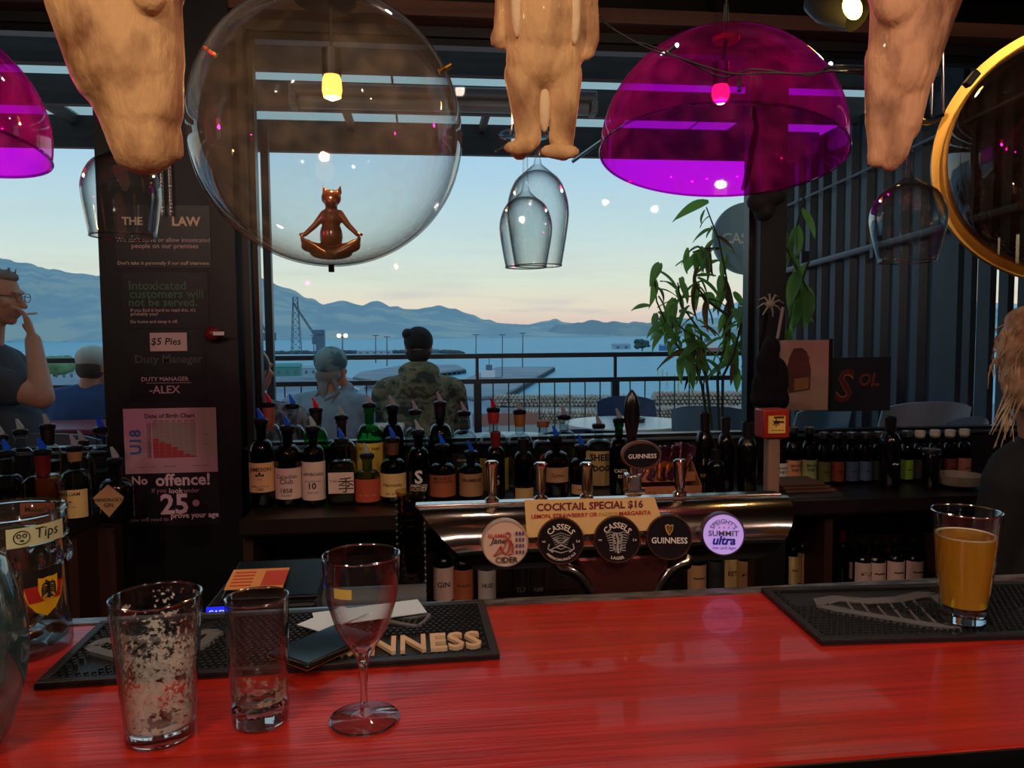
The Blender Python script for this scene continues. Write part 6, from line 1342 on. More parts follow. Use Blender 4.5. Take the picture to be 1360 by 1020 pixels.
mb.tube([E3(0, .009), E3(-.004, .012)], .0012, 5); mb.obj('eagle', M_fb, t, kind='stuff')
# coins in the mug
rs = random.Random(21); Mc = [K('gold_coin', 190, 140, 70, rough=.3, metal=1), K('silver_coin', 180, 180, 184, rough=.3, metal=1), K('copper_coin', 150, 86, 56, rough=.35, metal=1)]
cm = [MB().lathe([(.0115, -.001), (.012, -.0008), (.012, .0008), (.0115, .001)], (0, 0, 0), 20).mesh('coin', m) for m in Mc]
for k in range(46):
    a = rs.uniform(0, 2*pi); q_ = sqrt(rs.random())*(r-.018); o = link('coin', cm[rs.choice((0, 0, 1, 2, 2))]); o.location = (c.x+cos(a)*q_, c.y+sin(a)*q_, z0+.016+k*.00085+rs.random()*.004); o.rotation_euler = (rs.uniform(-.9, .9), rs.uniform(-.9, .9), 0)
    tag(o, 'coin lying inside the glass tip mug', 'coin', 'coins in the tip mug')
# 6 blue-green glass vase cut by the left edge
c, s = place(-62, 1000, ZC); r = 92*s; H = 275*s; t = thing('glass_vase', 'large pale blue-green glass vase cut off by the left edge', 'vase', tuple(c)); T_vase = thin('blue_green_glass', (.55, .72, .72, 1), gloss=.07, edge=.7, power=2, edgetint=(.2, .32, .34, 1), dirt=.12, dirtcol=(.55, .75, .78, 1), dscale=8)
pr = [(r*.45, z0), (r*.6, z0+.003)]+[(r*(.55+.45*sin(pi*f*.86+.18)), z0+H*f) for f in [k/14 for k in range(1, 14)]]+[(r*.42, z0+H), (r*.46, z0+H*1.06)]
MB().lathe(wall(pr, .003, .008), (c.x, c.y, 0), 64, cap=False).obj('glass_wall', T_vase, t, ang=60)
# phone, and added pale sheets painting the sky's reflection in its screen
c = WZ(430, 862, MATZ); a = math.atan2(*(WZ(462, 872, MATZ)-WZ(395, 850, MATZ)).yx)
t = thing('mobile_phone', 'black mobile phone with gold edge lying on the left bar mat', 'phone', (c.x, c.y, MATZ), a)
MB().box((0, 0, .0045), (.072, .115, .0078)).obj('case', M_blackplastic, t, world=False, bevel=.003); MB().box((0, 0, .0088), (.064, .105, .0006)).obj('screen', K('phone_screen', 20, 26, 34, rough=.08, spec=.8), t, world=False, smooth=False); MB().box((0, 0, .0025), (.073, .116, .0012)).obj('gold_edge', M_brass, t, world=False, bevel=.0005)
c = WZ(486, 818, MATZ); t = thing('screen_glare', 'pale blue-white folded leaflet behind the stemmed glass on the mat', 'leaflet', (c.x, c.y, MATZ+.001), .12)
MB().box((.005, .0, .003), (.15, .055, .0014), rz=.12).obj('glare_sheet', K('sky_reflection_blue', 206, 222, 232, rough=.25), t, world=False, smooth=False); MB().box((-.045, -.018, .0055), (.08, .05, .0012), rz=.75).obj('glare_corner', K('sky_reflection_blue', 206, 222, 232), t, world=False, smooth=False)
# card terminal behind the counter
YPs = 1.32; a = W(288, 752, YPs+.1); b = W(425, 826, YPs); t = thing('cash_register', 'black till with blue glowing CASH display behind the counter', 'till', ((a.x+b.x)/2, YPs, .886))
xa_, xb_ = W(272, 800, YPs).x, W(420, 800, YPs).x; zt_ = W(340, 803, YPs).z
MB().b2((xa_, YPs, .886), (xb_, YPs+.16, zt_)).obj('body', M_blackplastic, t, smooth=False, bevel=.006)
MB().prism([(0, 0), (.14, 0), (.14, .030), (0, .006)], (xa_+.02, YPs+.02, zt_), Y3, Z3, (xb_-xa_-.02, 0, 0)).obj('sloping_top', M_blackplastic, t, smooth=False, bevel=.003)
d0 = W(274, 807, YPs-.002); d1 = W(306, 824, YPs-.002); ds = MB().b2((d0.x, YPs-.003, d1.z), (d1.x, YPs-.0005, d0.z)).obj('display', mat('blue_display', C(10, 10, 60), emit=C(20, 26, 255), es=2.2), t, smooth=False)
at_line(ds, [('CASH', (d1.x-d0.x)*.8, 0, .003)], Vector(((d0.x+d1.x)/2, YPs-.0035, (d0.z+d1.z)/2)), m=mat('lit_display_text', C(120, 130, 255), emit=C(130, 150, 255), es=3))
c = W(340, 774, YPs+.06); t = thing('price_leaflet', 'orange and red printed leaflet lying on the till', 'leaflet', (c.x, YPs+.06, c.z)); cz_ = zt_+.012+.043*.3
MB().box((c.x, YPs+.075, zt_+.0215), (.10, .075, .0012), rx=.17).obj('sheet', K('orange_leaflet', 214, 150, 90, rough=.6), t, smooth=False)
MB().box((c.x+.03, YPs+.074, zt_+.0224), (.04, .055, .0006), rx=.17).obj('red_panel', K('leaflet_red', 190, 70, 50), t, smooth=False)
mb = MB(); 
for k in range(5): mb.box((c.x-.025, YPs+.05+k*.012, zt_+.0182+k*.00205), (.036, .004, .0006), rx=.17)
mb.obj('print', K('leaflet_red', 190, 70, 50), t, smooth=False, kind='stuff')
c = W(470, 790, 1.42); o = MB().tube([(W(430, 800, 1.42).x, 1.42, c.z-.012), (W(566, 800, 1.42).x, 1.42, c.z-.012)], .026, 24).obj('paper_roll', K('blue_grey_roll', 84, 92, 104, rough=.5)); tag(o, 'long blue-grey roll lying behind the stemmed glass', 'roll'); MB().tube([(W(430, 800, 1.42).x-.002, 1.42, c.z-.012), (W(430, 800, 1.42).x, 1.42, c.z-.012)], .012, 16).obj('roll_core', M_ink, o)
MB().b2((W(440, 800, 1.42).x, 1.38, .886), (W(550, 800, 1.42).x, 1.46, c.z-.037)).obj('cradle', M_black, o, smooth=False)
c = W(547, 752, 1.5); t = thing('cup_stack', 'tall stack of gold tinted plastic cups behind the counter', 'cup stack', (c.x, 1.46, .886)); T_cup = thin('gold_tinted_plastic', (.75, .6, .38, 1), gloss=.08, edge=.6, power=2)
for k in range(18):
    z = .887+k*.0125; MB().lathe([(.020, z), (.0265, z+.05), (.0285, z+.051), (.0285, z+.054)], (c.x, 1.46, 0), 20, cap=False).obj('cup', T_cup, t)

# ================================================================ blond person behind the bar
Yq = 1.78; hc = W(1378, 478, Yq); t = thing('person', 'blond person with tousled hair in a black jacket behind the bar at the right edge', 'person', (hc.x, Yq, 0)); body = MB(); nb = hc+Vector((.10, .02, -.19)); P, q = head(body, hc, (.75, .65, -.1), .95, nb+Vector((-.06, 0, 0)))
jk = MB(); hip = nb+Vector((.05, 0, -.55))
for mb, e in ((body, 0), (jk, .018)):
    mb.ell(nb+Vector((.03, 0, -.14)), (.19+e, .12+e, .16+e)); mb.ell(nb+Vector((.04, 0, -.36)), (.17+e, .13+e, .2+e)); mb.ell(hip, (.18+e, .13+e, .13+e)); mb.cap(nb+Vector((0, 0, -.05)), nb+Vector((-.12, 0, -.1)), .06+e, .06+e); mb.cap(nb+Vector((0, 0, -.05)), nb+Vector((.17, 0, -.1)), .06+e, .06+e)
for sg in (-1, 1):
    sh = nb+Vector((.03+sg*.17, 0, -.12)); el = sh+Vector((sg*.02, .05, -.3)); wr = el+Vector((sg*-.02+.04, .2, -.12)); body.cap(sh, el, .052, .04); body.cap(el, wr, .04, .028); hand(body, wr, (0, 1, -.3), (0, 0, -1), 1, .4); jk.cap(sh, el, .072, .06); jk.cap(el, wr, .06, .045)
tr = MB()
for sg in (-1, 1):
    k0 = hip+Vector((sg*.09, 0, -.05)); k1 = Vector((k0.x, Yq, .48)); k2 = Vector((k0.x, Yq, .08)); body.cap(k0, k1, .085, .055); body.cap(k1, k2, .055, .04); tr.cap(k0, k1, .1, .075); tr.cap(k1, k2, .075, .06); MB().cap(k2+Vector((0, -.04, -.02)), k2+Vector((0, .15, -.03)), .05, .04).obj('shoe', M_rubber, t)
blob('body', body, .007, M_skin, t, 2); blob('jacket', jk, .011, K('black_jacket_cloth', 26, 25, 30, rough=.8, bump=.3, bscale=8), t, 5); blob('trousers', tr, .013, M_trouser, t, 3)
M_bl = mat('blond_hair', C(206, 182, 148), rough=.6, col2=C(146, 116, 88), nscale=30, stretch=(1, 1, 1))
mb = MB(); mb.ell(P(0, -.02, .03), (.088, .105, .095), q); mb.ell(P(0, -.05, .10), (.07, .06, .04), q); mb.ell(P(0, -.06, -.06), (.07, .05, .08), q)
hb = blob('hair', mb, .006, M_bl, t, 3); rs = random.Random(12); mb = MB()
for k in range(330):
    a = rs.uniform(0, 2*pi); el = rs.uniform(-.6, 1.4); x, y, z = cos(a)*cos(el), sin(a)*cos(el), sin(el)
    p0 = P(x*.084, -.02+y*.10, .03+z*.095); d = (p0-P(0, -.02, .03)).normalized(); tw_ = Vector((rs.uniform(-1, 1), rs.uniform(-1, 1), rs.uniform(-1, .3)))*.035; L_ = rs.uniform(.4, 1.1)
    mb.tube([p0, p0+d*.012*L_+tw_*.3, p0+d*.014*L_+tw_*.8+Vector((0, 0, -.015)), p0+d*.008+tw_*1.2*L_+Vector((0, 0, -.05*L_))], [.0026, .0024, .0018, .0007], 4)
for k in range(14):
    p0 = P(rs.uniform(-.08, .0), -.04, -.02); e_ = nb+Vector((-.22+rs.uniform(-.05, .03), -.06, .05-rs.uniform(0, .08))); mb.tube([p0, p0.lerp(e_, .4)+Vector((-.015, -.03, 0)), e_], [.003, .0026, .001], 4)
mb.obj('hair_strands', M_bl, t, kind='stuff')
# blue denim sleeve at the lower right corner: someone seated at the bar, mostly out of frame
c = W(1392, 1075, .50); t = thing('person', 'person in a pale blue denim sleeve leaning at the counter edge, lower right corner', 'person', (c.x+.3, .3, 0)); g = MB(); body = MB()
el = W(1470, 1150, .47); sh = el+Vector((.10, -.22, .12)); wr = el+Vector((.25, .13, -.02))
for mb, e in ((body, 0), (g, .02)):
    mb.cap(sh, el, .05+e, .038+e); mb.cap(el, wr, .038+e, .03+e*.8)
    mb.ell(sh+Vector((.2, -.05, -.2)), (.2+e, .12+e, .3+e)); mb.cap(sh, sh+Vector((.36, -.05, 0)), .06+e, .06+e)
hand(body, wr, (.6, .8, 0), (0, 0, -1), 1, .5); head(body, sh+Vector((.19, -.0, .28)), (0, 1, 0), 1, sh+Vector((.19, -.03, .06)))
el2 = sh+Vector((.42, .05, -.25)); body.cap(sh+Vector((.38, -.05, 0)), el2, .05, .038); body.cap(el2, el2+Vector((-.05, .25, .0)), .038, .03); g.cap(sh+Vector((.38, -.05, 0)), el2, .07, .055)
blob('body', body, .008, M_skin, t, 2); blob('denim_shirt', g, .01, mat('washed_denim', C(116, 146, 186), rough=.95, col2=C(92, 122, 164), nscale=60, bump=.2, bscale=40), t, 4)
tr = MB(); tr.ell(sh+Vector((.2, -.05, -.5)), (.2, .15, .13))
for sg in (-1, 1): tr.cap(sh+Vector((.2+sg*.1, -.05, -.52)), sh+Vector((.2+sg*.12, .25, -.55)), .1, .075); tr.cap(sh+Vector((.2+sg*.12, .25, -.55)), Vector((sh.x+.2+sg*.12, sh.y+.22, .1)), .075, .06)
blob('trousers', tr, .014, M_trouser, t, 3)
# ================================================================ things hanging above the bar
M_cable = K('black_cable', 14, 14, 16, rough=.5)
# big clear bubble lamp
Yg = 1.32; c = W(436, 174, Yg); r = 173*S(435, Yg); t = thing('bubble_lamp', 'large clear acrylic bubble pendant with a glowing bulb inside', 'pendant lamp', tuple(c))
T_ball = thin('clear_acrylic', (.93, .94, .93, 1), gloss=.025, rough=.03, edge=.95, power=3.4, dirt=.045, dirtcol=(.72, .64, .54, 1), dscale=5, edgetint=(.35, .36, .36, 1))
MB().lathe([(r*cos(a), r*sin(a)) for a in [R(-89.9)+R(179.8)*k/48 for k in range(49)]], c, 96).obj('bubble', T_ball, t, ang=180)
MB().lathe([(r-.007, -.0), (r-.007, 0)]+[], c, 4).v
for rr_, zz in ((r+.0015, .0),): MB().lathe([(rr_+.002*cos(a), zz+.003*sin(a)) for a in [2*pi*k/8 for k in range(9)]], c, 96, Matrix.Rotation(R(90), 3, 'X') @ Matrix.Rotation(R(4), 3, 'Y'), cap=False).obj('seam_ring', thin('acrylic_seam', (.7, .72, .72, 1), gloss=.25, edge=.7, power=2), t)
for px, py in ((272, 63), (600, 86)):
    p = W(px, py, Yg); d = (p-c).normalized(); MB().tube([c+d*(r-.01), c+d*(r+.014)], .0045, 10).obj('stud', M_brass, t)
MB().tube([c-Z3*r, c-Z3*(r+.012)], .005, 12).obj('drain_stub', M_blackplastic, t)
bulb_c = W(441, 117, Yg)
MB().tube([(bulb_c.x, Yg, c.z+r), (bulb_c.x, Yg, bulb_c.z+.05)], .0025, 8).obj('cord', M_cable, t); MB().tube([(bulb_c.x, Yg, c.z+r), (bulb_c.x, Yg, 2.72)], .003, 8).obj('cord', M_cable, t)
MB().tube([(bulb_c.x, Yg, bulb_c.z+.02), (bulb_c.x, Yg, bulb_c.z+.062)], .0155, 16).obj('bulb_holder', M_black, t)
M_glow = mat('glowing_bulb', C(255, 180, 80), emit=(1, .40, .06, 1), es=3.2)
MB().lathe([(.012, .022), (.0155, .012), (.0165, -.004), (.014, -.015), (.0001, -.021)], bulb_c, 20).obj('bulb', M_glow, t)
MB().lathe([(.05, c.z+r-.012), (.052, c.z+r+.002), (.02, c.z+r+.02)], (c.x, Yg, 0), 24).obj('top_cap', M_black, t)
plight('bubble_bulb_light', tuple(bulb_c+Vector((0, 0, -.028))), 2.4, (1, .52, .18), .008)
# yoga cat inside the bubble
ms = S(441, Yg); Q = lambda x, y, dy=0: W(x, y, Yg)+Vector((0, dy, 0)); mb = MB(); E_ = lambda x, y, rx, rz, ry=None, dy=0: mb.ell(Q(x, y, dy), (rx*ms, (ry or rx)*ms, rz*ms))
E_(440, 314, 15, 22, 13); E_(440, 292, 13, 14, 11); E_(440, 263, 13, 11, 12); E_(440, 270, 8, 8, 10, -.008); mb.cap(Q(440, 285), Q(440, 270), 8*ms, 8*ms)
for sg in (-1, 1):
    X_ = lambda v_: 441+sg*v_
    mb.cap(Q(X_(9), 256), Q(X_(11.5), 247), 4*ms, 1*ms, 8); mb.cap(Q(X_(10), 284), Q(X_(22), 300, -.006), 5.5*ms, 4*ms); mb.cap(Q(X_(22), 300, -.006), Q(X_(35), 313, -.012), 4*ms, 3*ms); mb.ell(Q(X_(38), 313, -.014), (4.5*ms, 3*ms, 2.5*ms))
    mb.cap(Q(X_(8), 334), Q(X_(32), 328, -.016), 9*ms, 7*ms); mb.cap(Q(X_(32), 326, -.016), Q(X_(6), 340, -.034), 7*ms, 4*ms); mb.cap(Q(X_(36), 321, -.018), Q(X_(38), 316, -.02), 3.5*ms, 2*ms)
E_(440, 336, 28, 9, 16)
ct_ = blob('yoga_cat_figurine', mb, .0016, mat('bronze_glaze', C(92, 50, 34), rough=.22, metal=.25, col2=C(128, 74, 46), nscale=20, coat=.6), None, 3); tag(ct_, 'small glossy bronze cat figurine meditating cross-legged inside the clear bubble', 'figurine')
# purple domes
def dome(px, py, rpx, Y, tilt, label, bulb=True, H=.95):
    c = W(px, py, Y); r = rpx*S(px, Y); t = thing('dome_lamp', label, 'pendant lamp', tuple(c), group='purple dome lamps'); q = Matrix.Rotation(tilt[0], 3, 'X') @ Matrix.Rotation(tilt[1], 3, 'Y')
    T_p = thin('purple_acrylic', (1.0, .006, .95, 1), gloss=.03, rough=.04, edge=.55, power=3, dirt=.07, dirtcol=(.85, .05, .5, 1), dscale=5, edgetint=(.4, .01, .45, 1))
    MB().lathe([(r*cos(a), r*H*sin(a)) for a in [R(-4)+R(93.9)*k/30 for k in range(31)]], c, 96, q, cap=False).obj('dome_shade', T_p, t, ang=180)
    MB().lathe([(r*.998+.0022*cos(a), -r*H*.07+.0022*sin(a)) for a in [2*pi*k/8 for k in range(9)]], c, 96, q, cap=False).obj('rim', thin('purple_rim', (.8, .02, .8, 1), gloss=.12, edge=.7, power=2), t)
    tp = c+q @ Vector((0, 0, r*H)); MB().lathe([(.022, -.004), (.024, .004), (.008, .012)], tp, 18).obj('top_cap', M_brass, t); MB().tube([tp, (tp.x, tp.y, 2.72)], .003, 8).obj('cord', M_cable, t)
    for k in (-1, 1): MB().tube([tp+Vector((k*.006, 0, 0)), (tp.x+k*.003, tp.y, tp.z+.06)], .0012, 5).obj('hanger_wire', M_steel, t)
    bc = W(px, py-74, Y) if bulb else tp-Z3*.1
    MB().tube([tp, (bc.x, bc.y, bc.z+.03)], .004, 8).obj('inner_cord', M_cable, t); MB().tube([(bc.x, bc.y, bc.z+.012), (bc.x, bc.y, bc.z+.05)], .014, 14).obj('bulb_holder', M_black, t)
    MB().ell(bc, (.015, .015, .02)).obj('bulb', M_glow, t); plight('dome_bulb_light', (bc.x, bc.y, bc.z-.03), 2.2, (1, .5, .3), .01)
    return t, c, r
t, c, r = dome(957, 197, 156, 1.30, (R(-8), R(5.5)), 'large translucent purple acrylic dome pendant hanging right of centre')
pts = [W(1001, 142, 1.22), W(1004, 170, 1.22), W(998, 205, 1.22), W(993, 235, 1.22), W(987, 252, 1.22)]
MB().tube(pts, [.003, .005, .0055, .006, .004], 10).obj('inner_strap', thin('magenta_strap', (.6, .1, .5, 1), gloss=.1, edge=.5), t)
dome(-118, 172, 160, 1.12, (R(-6), R(5)), 'translucent purple acrylic dome pendant cut off by the left edge', bulb=False)
# smoked bubble with brass ring at right edge
Yk = 1.28; c = W(1432, 203, Yk); r = 158*S(1418, Yk); t = thing('smoked_lamp', 'smoked amber bubble pendant with a broad brass ring cut by the right edge', 'pendant lamp', tuple(c))
T_sm = thin('smoked_acrylic', (.62, .50, .40, 1), gloss=.05, rough=.03, edge=.6, power=3, dirt=.03, dirtcol=(.5, .36, .24, 1), dscale=6, edgetint=(.3, .22, .16, 1))
MB().lathe([(r*cos(a), r*.96*sin(a)) for a in [R(-89.9)+R(179.8)*k/40 for k in range(41)]], c, 80, Matrix.Rotation(R(90), 3, 'X')).obj('bubble', T_sm, t, ang=180)
q = Matrix.Rotation(R(-30), 3, 'Z') @ Matrix.Rotation(R(90), 3, 'X')
MB().lathe([(r*.985, -.012), (r*1.075, -.012), (r*1.075, .012), (r*.985, .012), (r*.985, -.012)], c, 96, q, cap=False).obj('brass_ring', M_brass, t, ang=30)
p = W(1290, 105, Yk-.03); mb = MB(); mb.box(p, (.012, .014, .03), ry=.7); mb.obj('ring_clasp', M_black, t, bevel=.002)
MB().tube([(c.x, Yk, c.z+r), (c.x, Yk, 2.72)], .003, 8).obj('cord', M_cable, t)
MB().ell(c+Vector((.02, 0, .03)), (.014, .014, .02)).obj('bulb', M_glow, t)
# spot pendant with yellow bulb
Yv = 1.75; c = W(1118, 8, Yv); s = S(1118, Yv); t = thing('spot_lamp', 'dark cone spotlight with a glaring yellow bulb at the top edge', 'ceiling lamp', tuple(c)); q = Matrix.Rotation(R(-38), 3, 'Y') @ Matrix.Rotation(R(-40), 3, 'X')
MB().lathe([(22*s, -.05), (22*s, -.048), (28*s, .0), (29*s, .035), (24*s, .075), (8*s, .09)], c, 32, q, cap=False).obj('lamp_shade', K('dark_olive_shade', 40, 38, 26, rough=.3, metal=.4), t)
MB().ell(W(1132, 10, Yv-.05), (.020, .018, .028), Matrix.Rotation(-.5, 3, 'Y')).obj('bulb', mat('glaring_yellow_bulb', C(255, 210, 90), emit=(1, .62, .12, 1), es=14), t)
MB().tube([c+q @ Vector((0, 0, .09)), (c.x-.02, Yv, 2.72)], .008, 8).obj('arm', M_black, t)
plight('spot_bulb_light', tuple(W(1134, 30, Yv-.09)), 2.2, (1, .66, .26), .015)

# hanging furry dog-body ornaments
def fur(name, a, b, bel):
    m = mat(name, C(*a), rough=.62, col2=C(*b), nscale=17, stretch=(1, 1, .6), nlo=.46, nhi=.64, bump=.32, bscale=130, bstretch=(1, 1, .35), coat=.08)
    return m
M_tan = fur('tan_fur_print', (216, 170, 118), (134, 86, 52), 0); M_pinkfur = fur('pinkish_tan_fur_print', (210, 154, 118), (122, 74, 54), 0); M_cream = K('cream_fur_print', 226, 196, 156, rough=.6, bump=.2, bscale=90)
def dogbody(Y, prims, label, m, depth=.62, top=None, patches=()):
    mb = MB(); s = S(720, Y)
    for p in prims:
        if p[0] == 'e': _, x, y, rx, ry = p[:5]; dy = p[5] if len(p) > 5 else 0; c = W(x, y, Y); k = S(x, Y); mb.ell(c+Vector((0, dy, 0)), (rx*k, min(rx, ry)*k*depth, ry*k))
        else:
            _, x0, y0, x1, y1, r0, r1 = p[:7]; dy = p[7] if len(p) > 7 else 0; a = W(x0, y0, Y); b = W(x1, y1, Y); k = S(x0, Y); n = 9
            for i in range(n+1): f = i/n; rr = (r0+(r1-r0)*f)*k; mb.ell(a.lerp(b, f)+Vector((0, dy, 0)), (rr, rr*depth, rr), seg=16, rings=10)
    tt = W(prims[0][1], -60, Y); t = thing('dog_body_ornament', label, 'ornament', tuple(tt))
    blob('fur_body', mb, .0032, m, t, 3)
    for x, y, rx, ry, dy in patches: MB().ell(W(x, y, Y+dy), (rx*s, .006, ry*s), seg=24, rings=14).obj('belly_patch', M_cream, t)
    for dx in (-.02, .02): MB().tube([tt+Vector((dx, 0, -.02)), (tt.x+dx, Y, 2.72)], .0015, 5).obj('hanging_wire', M_steel, t)
    return t
dogbody(.85, [('e', 150, -20, 92, 60), ('c', 150, -10, 168, 80, 86, 74), ('c', 165, 60, 186, 140, 74, 56), ('c', 178, 130, 192, 185, 52, 46), ('c', 192, 175, 192, 182, 42, 30), ('c', 176, 185, 167, 207, 27, 16), ('c', 217, 178, 234, 203, 24, 11), ('e', 215, 15, 22, 20, -.035), ('c', 95, -20, 110, 55, 30, 22), ('c', 105, 40, 118, 80, 20, 18)],
        'large tan furry dog-body ornament hanging upper left, feet over a wine glass', M_tan)
dogbody(.94, [('e', 722, 20, 52, 75), ('e', 722, 80, 50, 42), ('c', 696, 100, 702, 180, 27, 17), ('c', 747, 100, 747, 180, 27, 17), ('c', 703, 182, 690, 200, 17, 13), ('c', 745, 182, 748, 200, 17, 14), ('e', 688, 199, 21, 10, -.01), ('e', 741, 205, 27, 11, -.015), ('e', 722, -40, 62, 50), ('c', 676, -40, 668, 40, 18, 13), ('c', 668, 40, 662, 52, 13, 12), ('c', 657, 50, 654, 58, 5, 4), ('c', 665, 55, 664, 64, 5, 4), ('c', 672, 54, 673, 62, 5, 4), ('c', 775, -40, 784, 50, 19, 13), ('c', 784, 50, 780, 68, 13, 11), ('c', 774, 70, 772, 80, 5, 4), ('c', 782, 70, 780, 78, 5, 4)],
        'tan furry dog-body ornament with arms at its sides hanging at centre', M_tan, patches=((723, 140, 8, 34, -.004), (686, 0, 8, 46, -.017), (763, 10, 8, 46, -.017)))
dogbody(.87, [('e', 1215, -20, 64, 60), ('c', 1215, 0, 1198, 90, 58, 46), ('c', 1178, 80, 1172, 160, 30, 24), ('c', 1212, 80, 1200, 165, 32, 24), ('c', 1172, 155, 1170, 195, 23, 18), ('c', 1200, 155, 1190, 200, 23, 18), ('c', 1165, 205, 1163, 212, 14, 12), ('c', 1185, 205, 1182, 216, 18, 13), ('e', 1175, 18, 30, 26, -.02), ('c', 1250, -20, 1225, 60, 34, 28)],
        'pinkish tan furry dog-body ornament hanging upper right', M_pinkfur)

# hanging wine glasses
def hung(px, ytop, ybot, wpx, rimw, Y, label):
    s = S(px, Y); zt_ = W(px, ytop, Y).z; zb_ = W(px, ybot, Y).z; x = W(px, ytop, Y).x; H = zt_-zb_; R_ = wpx*s/2; Rr = rimw*s/2; st = .075
    t = thing('wine_glass', label, 'glass', (x, Y, zb_), group='wine glasses hanging upside down')
    out_ = [(Rr, zb_), (Rr+(R_-Rr)*.55, zb_+H*.25), (R_, zb_+H*.52), (R_*.93, zb_+H*.70), (R_*.72, zb_+H*.86), (R_*.38, zb_+H*.96), (.006, zt_+.004), (.0035, zt_+.016), (.0035, zt_+st-.006), (.012, zt_+st), (.036, zt_+st+.003), (.036, zt_+st+.0045), (.0005, zt_+st+.006)]
    th = .0012; inn = [(.0005, zt_-.004), (R_*.38-th, zb_+H*.945), (R_*.72-th, zb_+H*.85), (R_*.93-th, zb_+H*.695), (R_-th, zb_+H*.52), (Rr+(R_-Rr)*.55-th, zb_+H*.25), (Rr-th, zb_)]
    def sm(P_):
        o_ = []
        for i in range(len(P_)-1):
            p0 = P_[max(i-1, 0)]; p1 = P_[i]; p2 = P_[i+1]; p3 = P_[min(i+2, len(P_)-1)]
            for k in range(3):
                f = k/3; o_.append(tuple(.5*((2*p1[j])+(-p0[j]+p2[j])*f+(2*p0[j]-5*p1[j]+4*p2[j]-p3[j])*f*f+(-p0[j]+3*p1[j]-3*p2[j]+p3[j])*f**3) for j in (0, 1)))
        return o_+[P_[-1]]
    pr = sm(inn[::1])[::1]; po = sm(out_[:7])+out_[7:]
    pr = [(max(a, .0004), b) for a, b in pr]+[((Rr-th/2), zb_-.0006)]+[(max(a, .0004), b) for a, b in po]
    MB().lathe(pr, (x, Y, 0), 48, cap=False).obj('glass_wall', T_glass, t, ang=60)
    rimring(t, x, Y, zb_, Rr, .0009)
    return t, x, zt_+st
hung(159, 200, 314, 97, 80, .99, 'wine glass hanging upside down below the upper left furry ornament')
hung(714, 222, 353, 82, 62, 1.14, 'larger wine glass hanging below the centre furry ornament')
hung(698, 258, 355, 70, 54, 1.045, 'smaller wine glass hanging in front of the larger one at centre')
hung(1207, 240, 348, 94, 70, 1.0, 'wine glass hanging upside down below the pinkish ornament')
# chrome rack wires
def rack(pts_, label, Y):
    t = thing('glass_rack', label, 'rack', tuple(pts_[0][0]))
    for p in pts_: MB().tube(p, .0022, 8).obj('rack_wire', M_chrome, t)
    return t
rack([[W(681, 165, 1.1), W(676, 192, 1.1), W(658, 201, 1.1)], [W(686, 165, 1.1), W(683, 190, 1.1), W(700, 205, 1.1)], [W(681, 165, 1.1), W(683, 60, 1.1)+Vector((0, 0, .1)), Vector((W(683, 60, 1.1).x, 1.1, 2.72))]], 'chrome wire glass rack hook behind the centre ornament', 1.1)
a = W(1241, 155, 1.0)
rack([[W(1237, 155, 1.0), W(1240, 40, 1.0), Vector((W(1240, 40, 1.0).x, 1.0, 2.72))], [W(1253, 150, 1.0), W(1252, 40, 1.0), Vector((W(1252, 40, 1.0).x, 1.0, 2.72))], [W(1225, 160, 1.0), W(1253, 153, 1.0)], [W(1160, 92, 1.2), W(1098, 88, 1.2)], [W(1160, 96, 1.2), W(1098, 95, 1.2)]], 'chrome wire glass rack beside the pinkish ornament', 1.0)
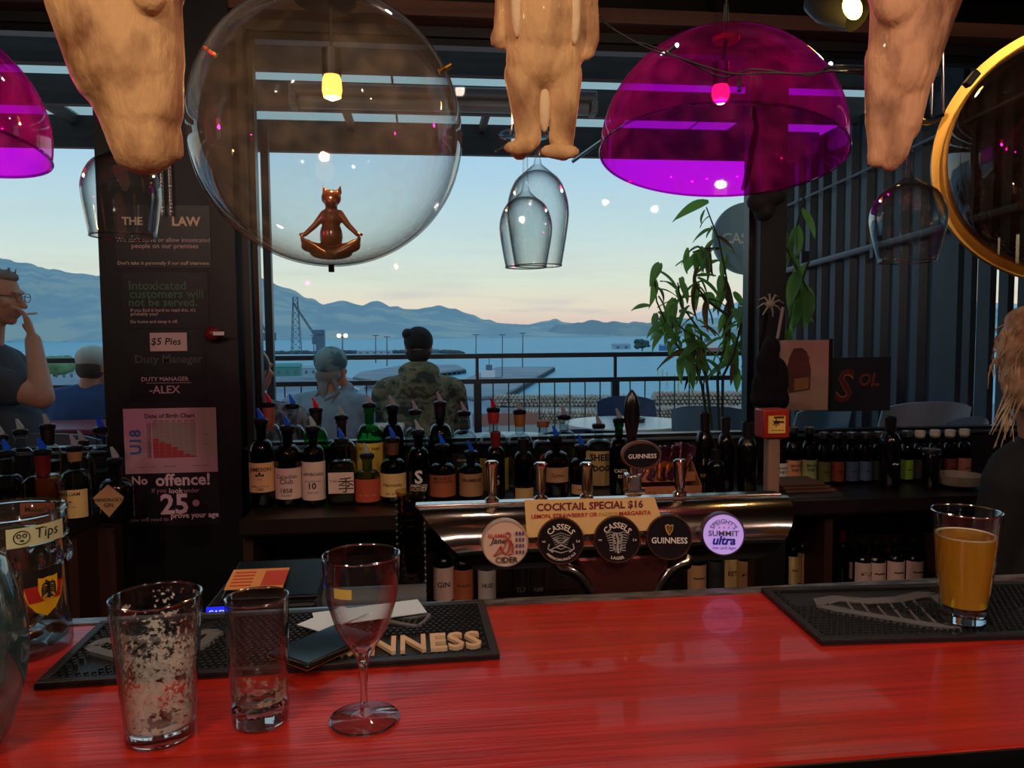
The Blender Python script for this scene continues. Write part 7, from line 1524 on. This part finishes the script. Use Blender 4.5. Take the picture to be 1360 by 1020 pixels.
for gx, gy, gY, lb_ in ((159, 200, .99, 'chrome wire glass rack hidden behind the upper left ornament'),):
    fz = W(gx, gy, gY).z+.0745; x_ = W(gx, gy, gY).x
    rack([[Vector((x_+dx_, gY+.05, fz)), Vector((x_+dx_, gY-.04, fz))] for dx_ in (-.009, .009)]+[[Vector((x_+dx_, gY+.05, fz)), Vector((x_+dx_, gY+.05, 2.72))] for dx_ in (-.009, .009)], lb_, gY)
# fairy lights
def wire(pts, Y0, Y1, n=6):
    P_ = []
    for i, (x, y) in enumerate(pts): P_.append(W(x, y, Y0+(Y1-Y0)*i/(len(pts)-1)))
    o_ = []
    for i in range(len(P_)-1):
        p0 = P_[max(i-1, 0)]; p1 = P_[i]; p2 = P_[i+1]; p3 = P_[min(i+2, len(P_)-1)]
        for k in range(n): f = k/n; o_.append(.5*((2*p1)+(-p0+p2)*f+(2*p0-5*p1+4*p2-p3)*f*f+(-p0+3*p1-3*p2+p3)*f**3))
    return o_+[P_[-1]]
t = thing('fairy_lights', 'dark fairy light string looping across the purple dome with tiny white lamps', 'string lights', tuple(W(900, 80, 1.05)))
w1 = [(770, -30), (795, 22), (830, 48), (870, 68), (900, 76), (935, 88), (975, 98), (1020, 97), (1060, 98), (1090, 96), (1102, 88), (1150, 94), (1178, 72), (1205, 60), (1235, 32), (1262, -5)]
MB().tube(wire(w1, .98, .86), .0013, 6).obj('wire', M_cable, t); w2 = [(772, -30), (792, 18), (836, 52), (862, 60), (905, 78), (960, 102), (1000, 92), (1070, 100), (1106, 94), (1160, 98), (1184, 66), (1200, 56), (1228, 30), (1258, -5)]
MB().tube(wire(w2, .985, .865), .0011, 6).obj('wire', M_cable, t)
M_led = mat('white_led', C(200, 215, 255), emit=C(190, 210, 255), es=9)
for x, y, Y, lit, dx, dy in ((899, 60, .95, 1, -10, 8), (1103, 85, .92, 1, -6, 8), (1213, 13, .87, 1, 14, 3), (784, 26, .97, 0, 8, -4), (982, 120, .94, 0, 0, -18), (1179, 60, .88, 0, -6, 12), (600, 0, .97, 0, 2, -4)):
    if x == 600: continue
    p = W(x, y, Y); p2 = W(x+dx, y+dy, Y); MB().tube([p2, p2.lerp(p, .75)], [.0018, .0026], 8).obj('lamp_holder', M_cable, t); MB().ell(p, (.0026, .0026, .0026), seg=10, rings=6).obj('led', M_led if lit else M_cable, t)
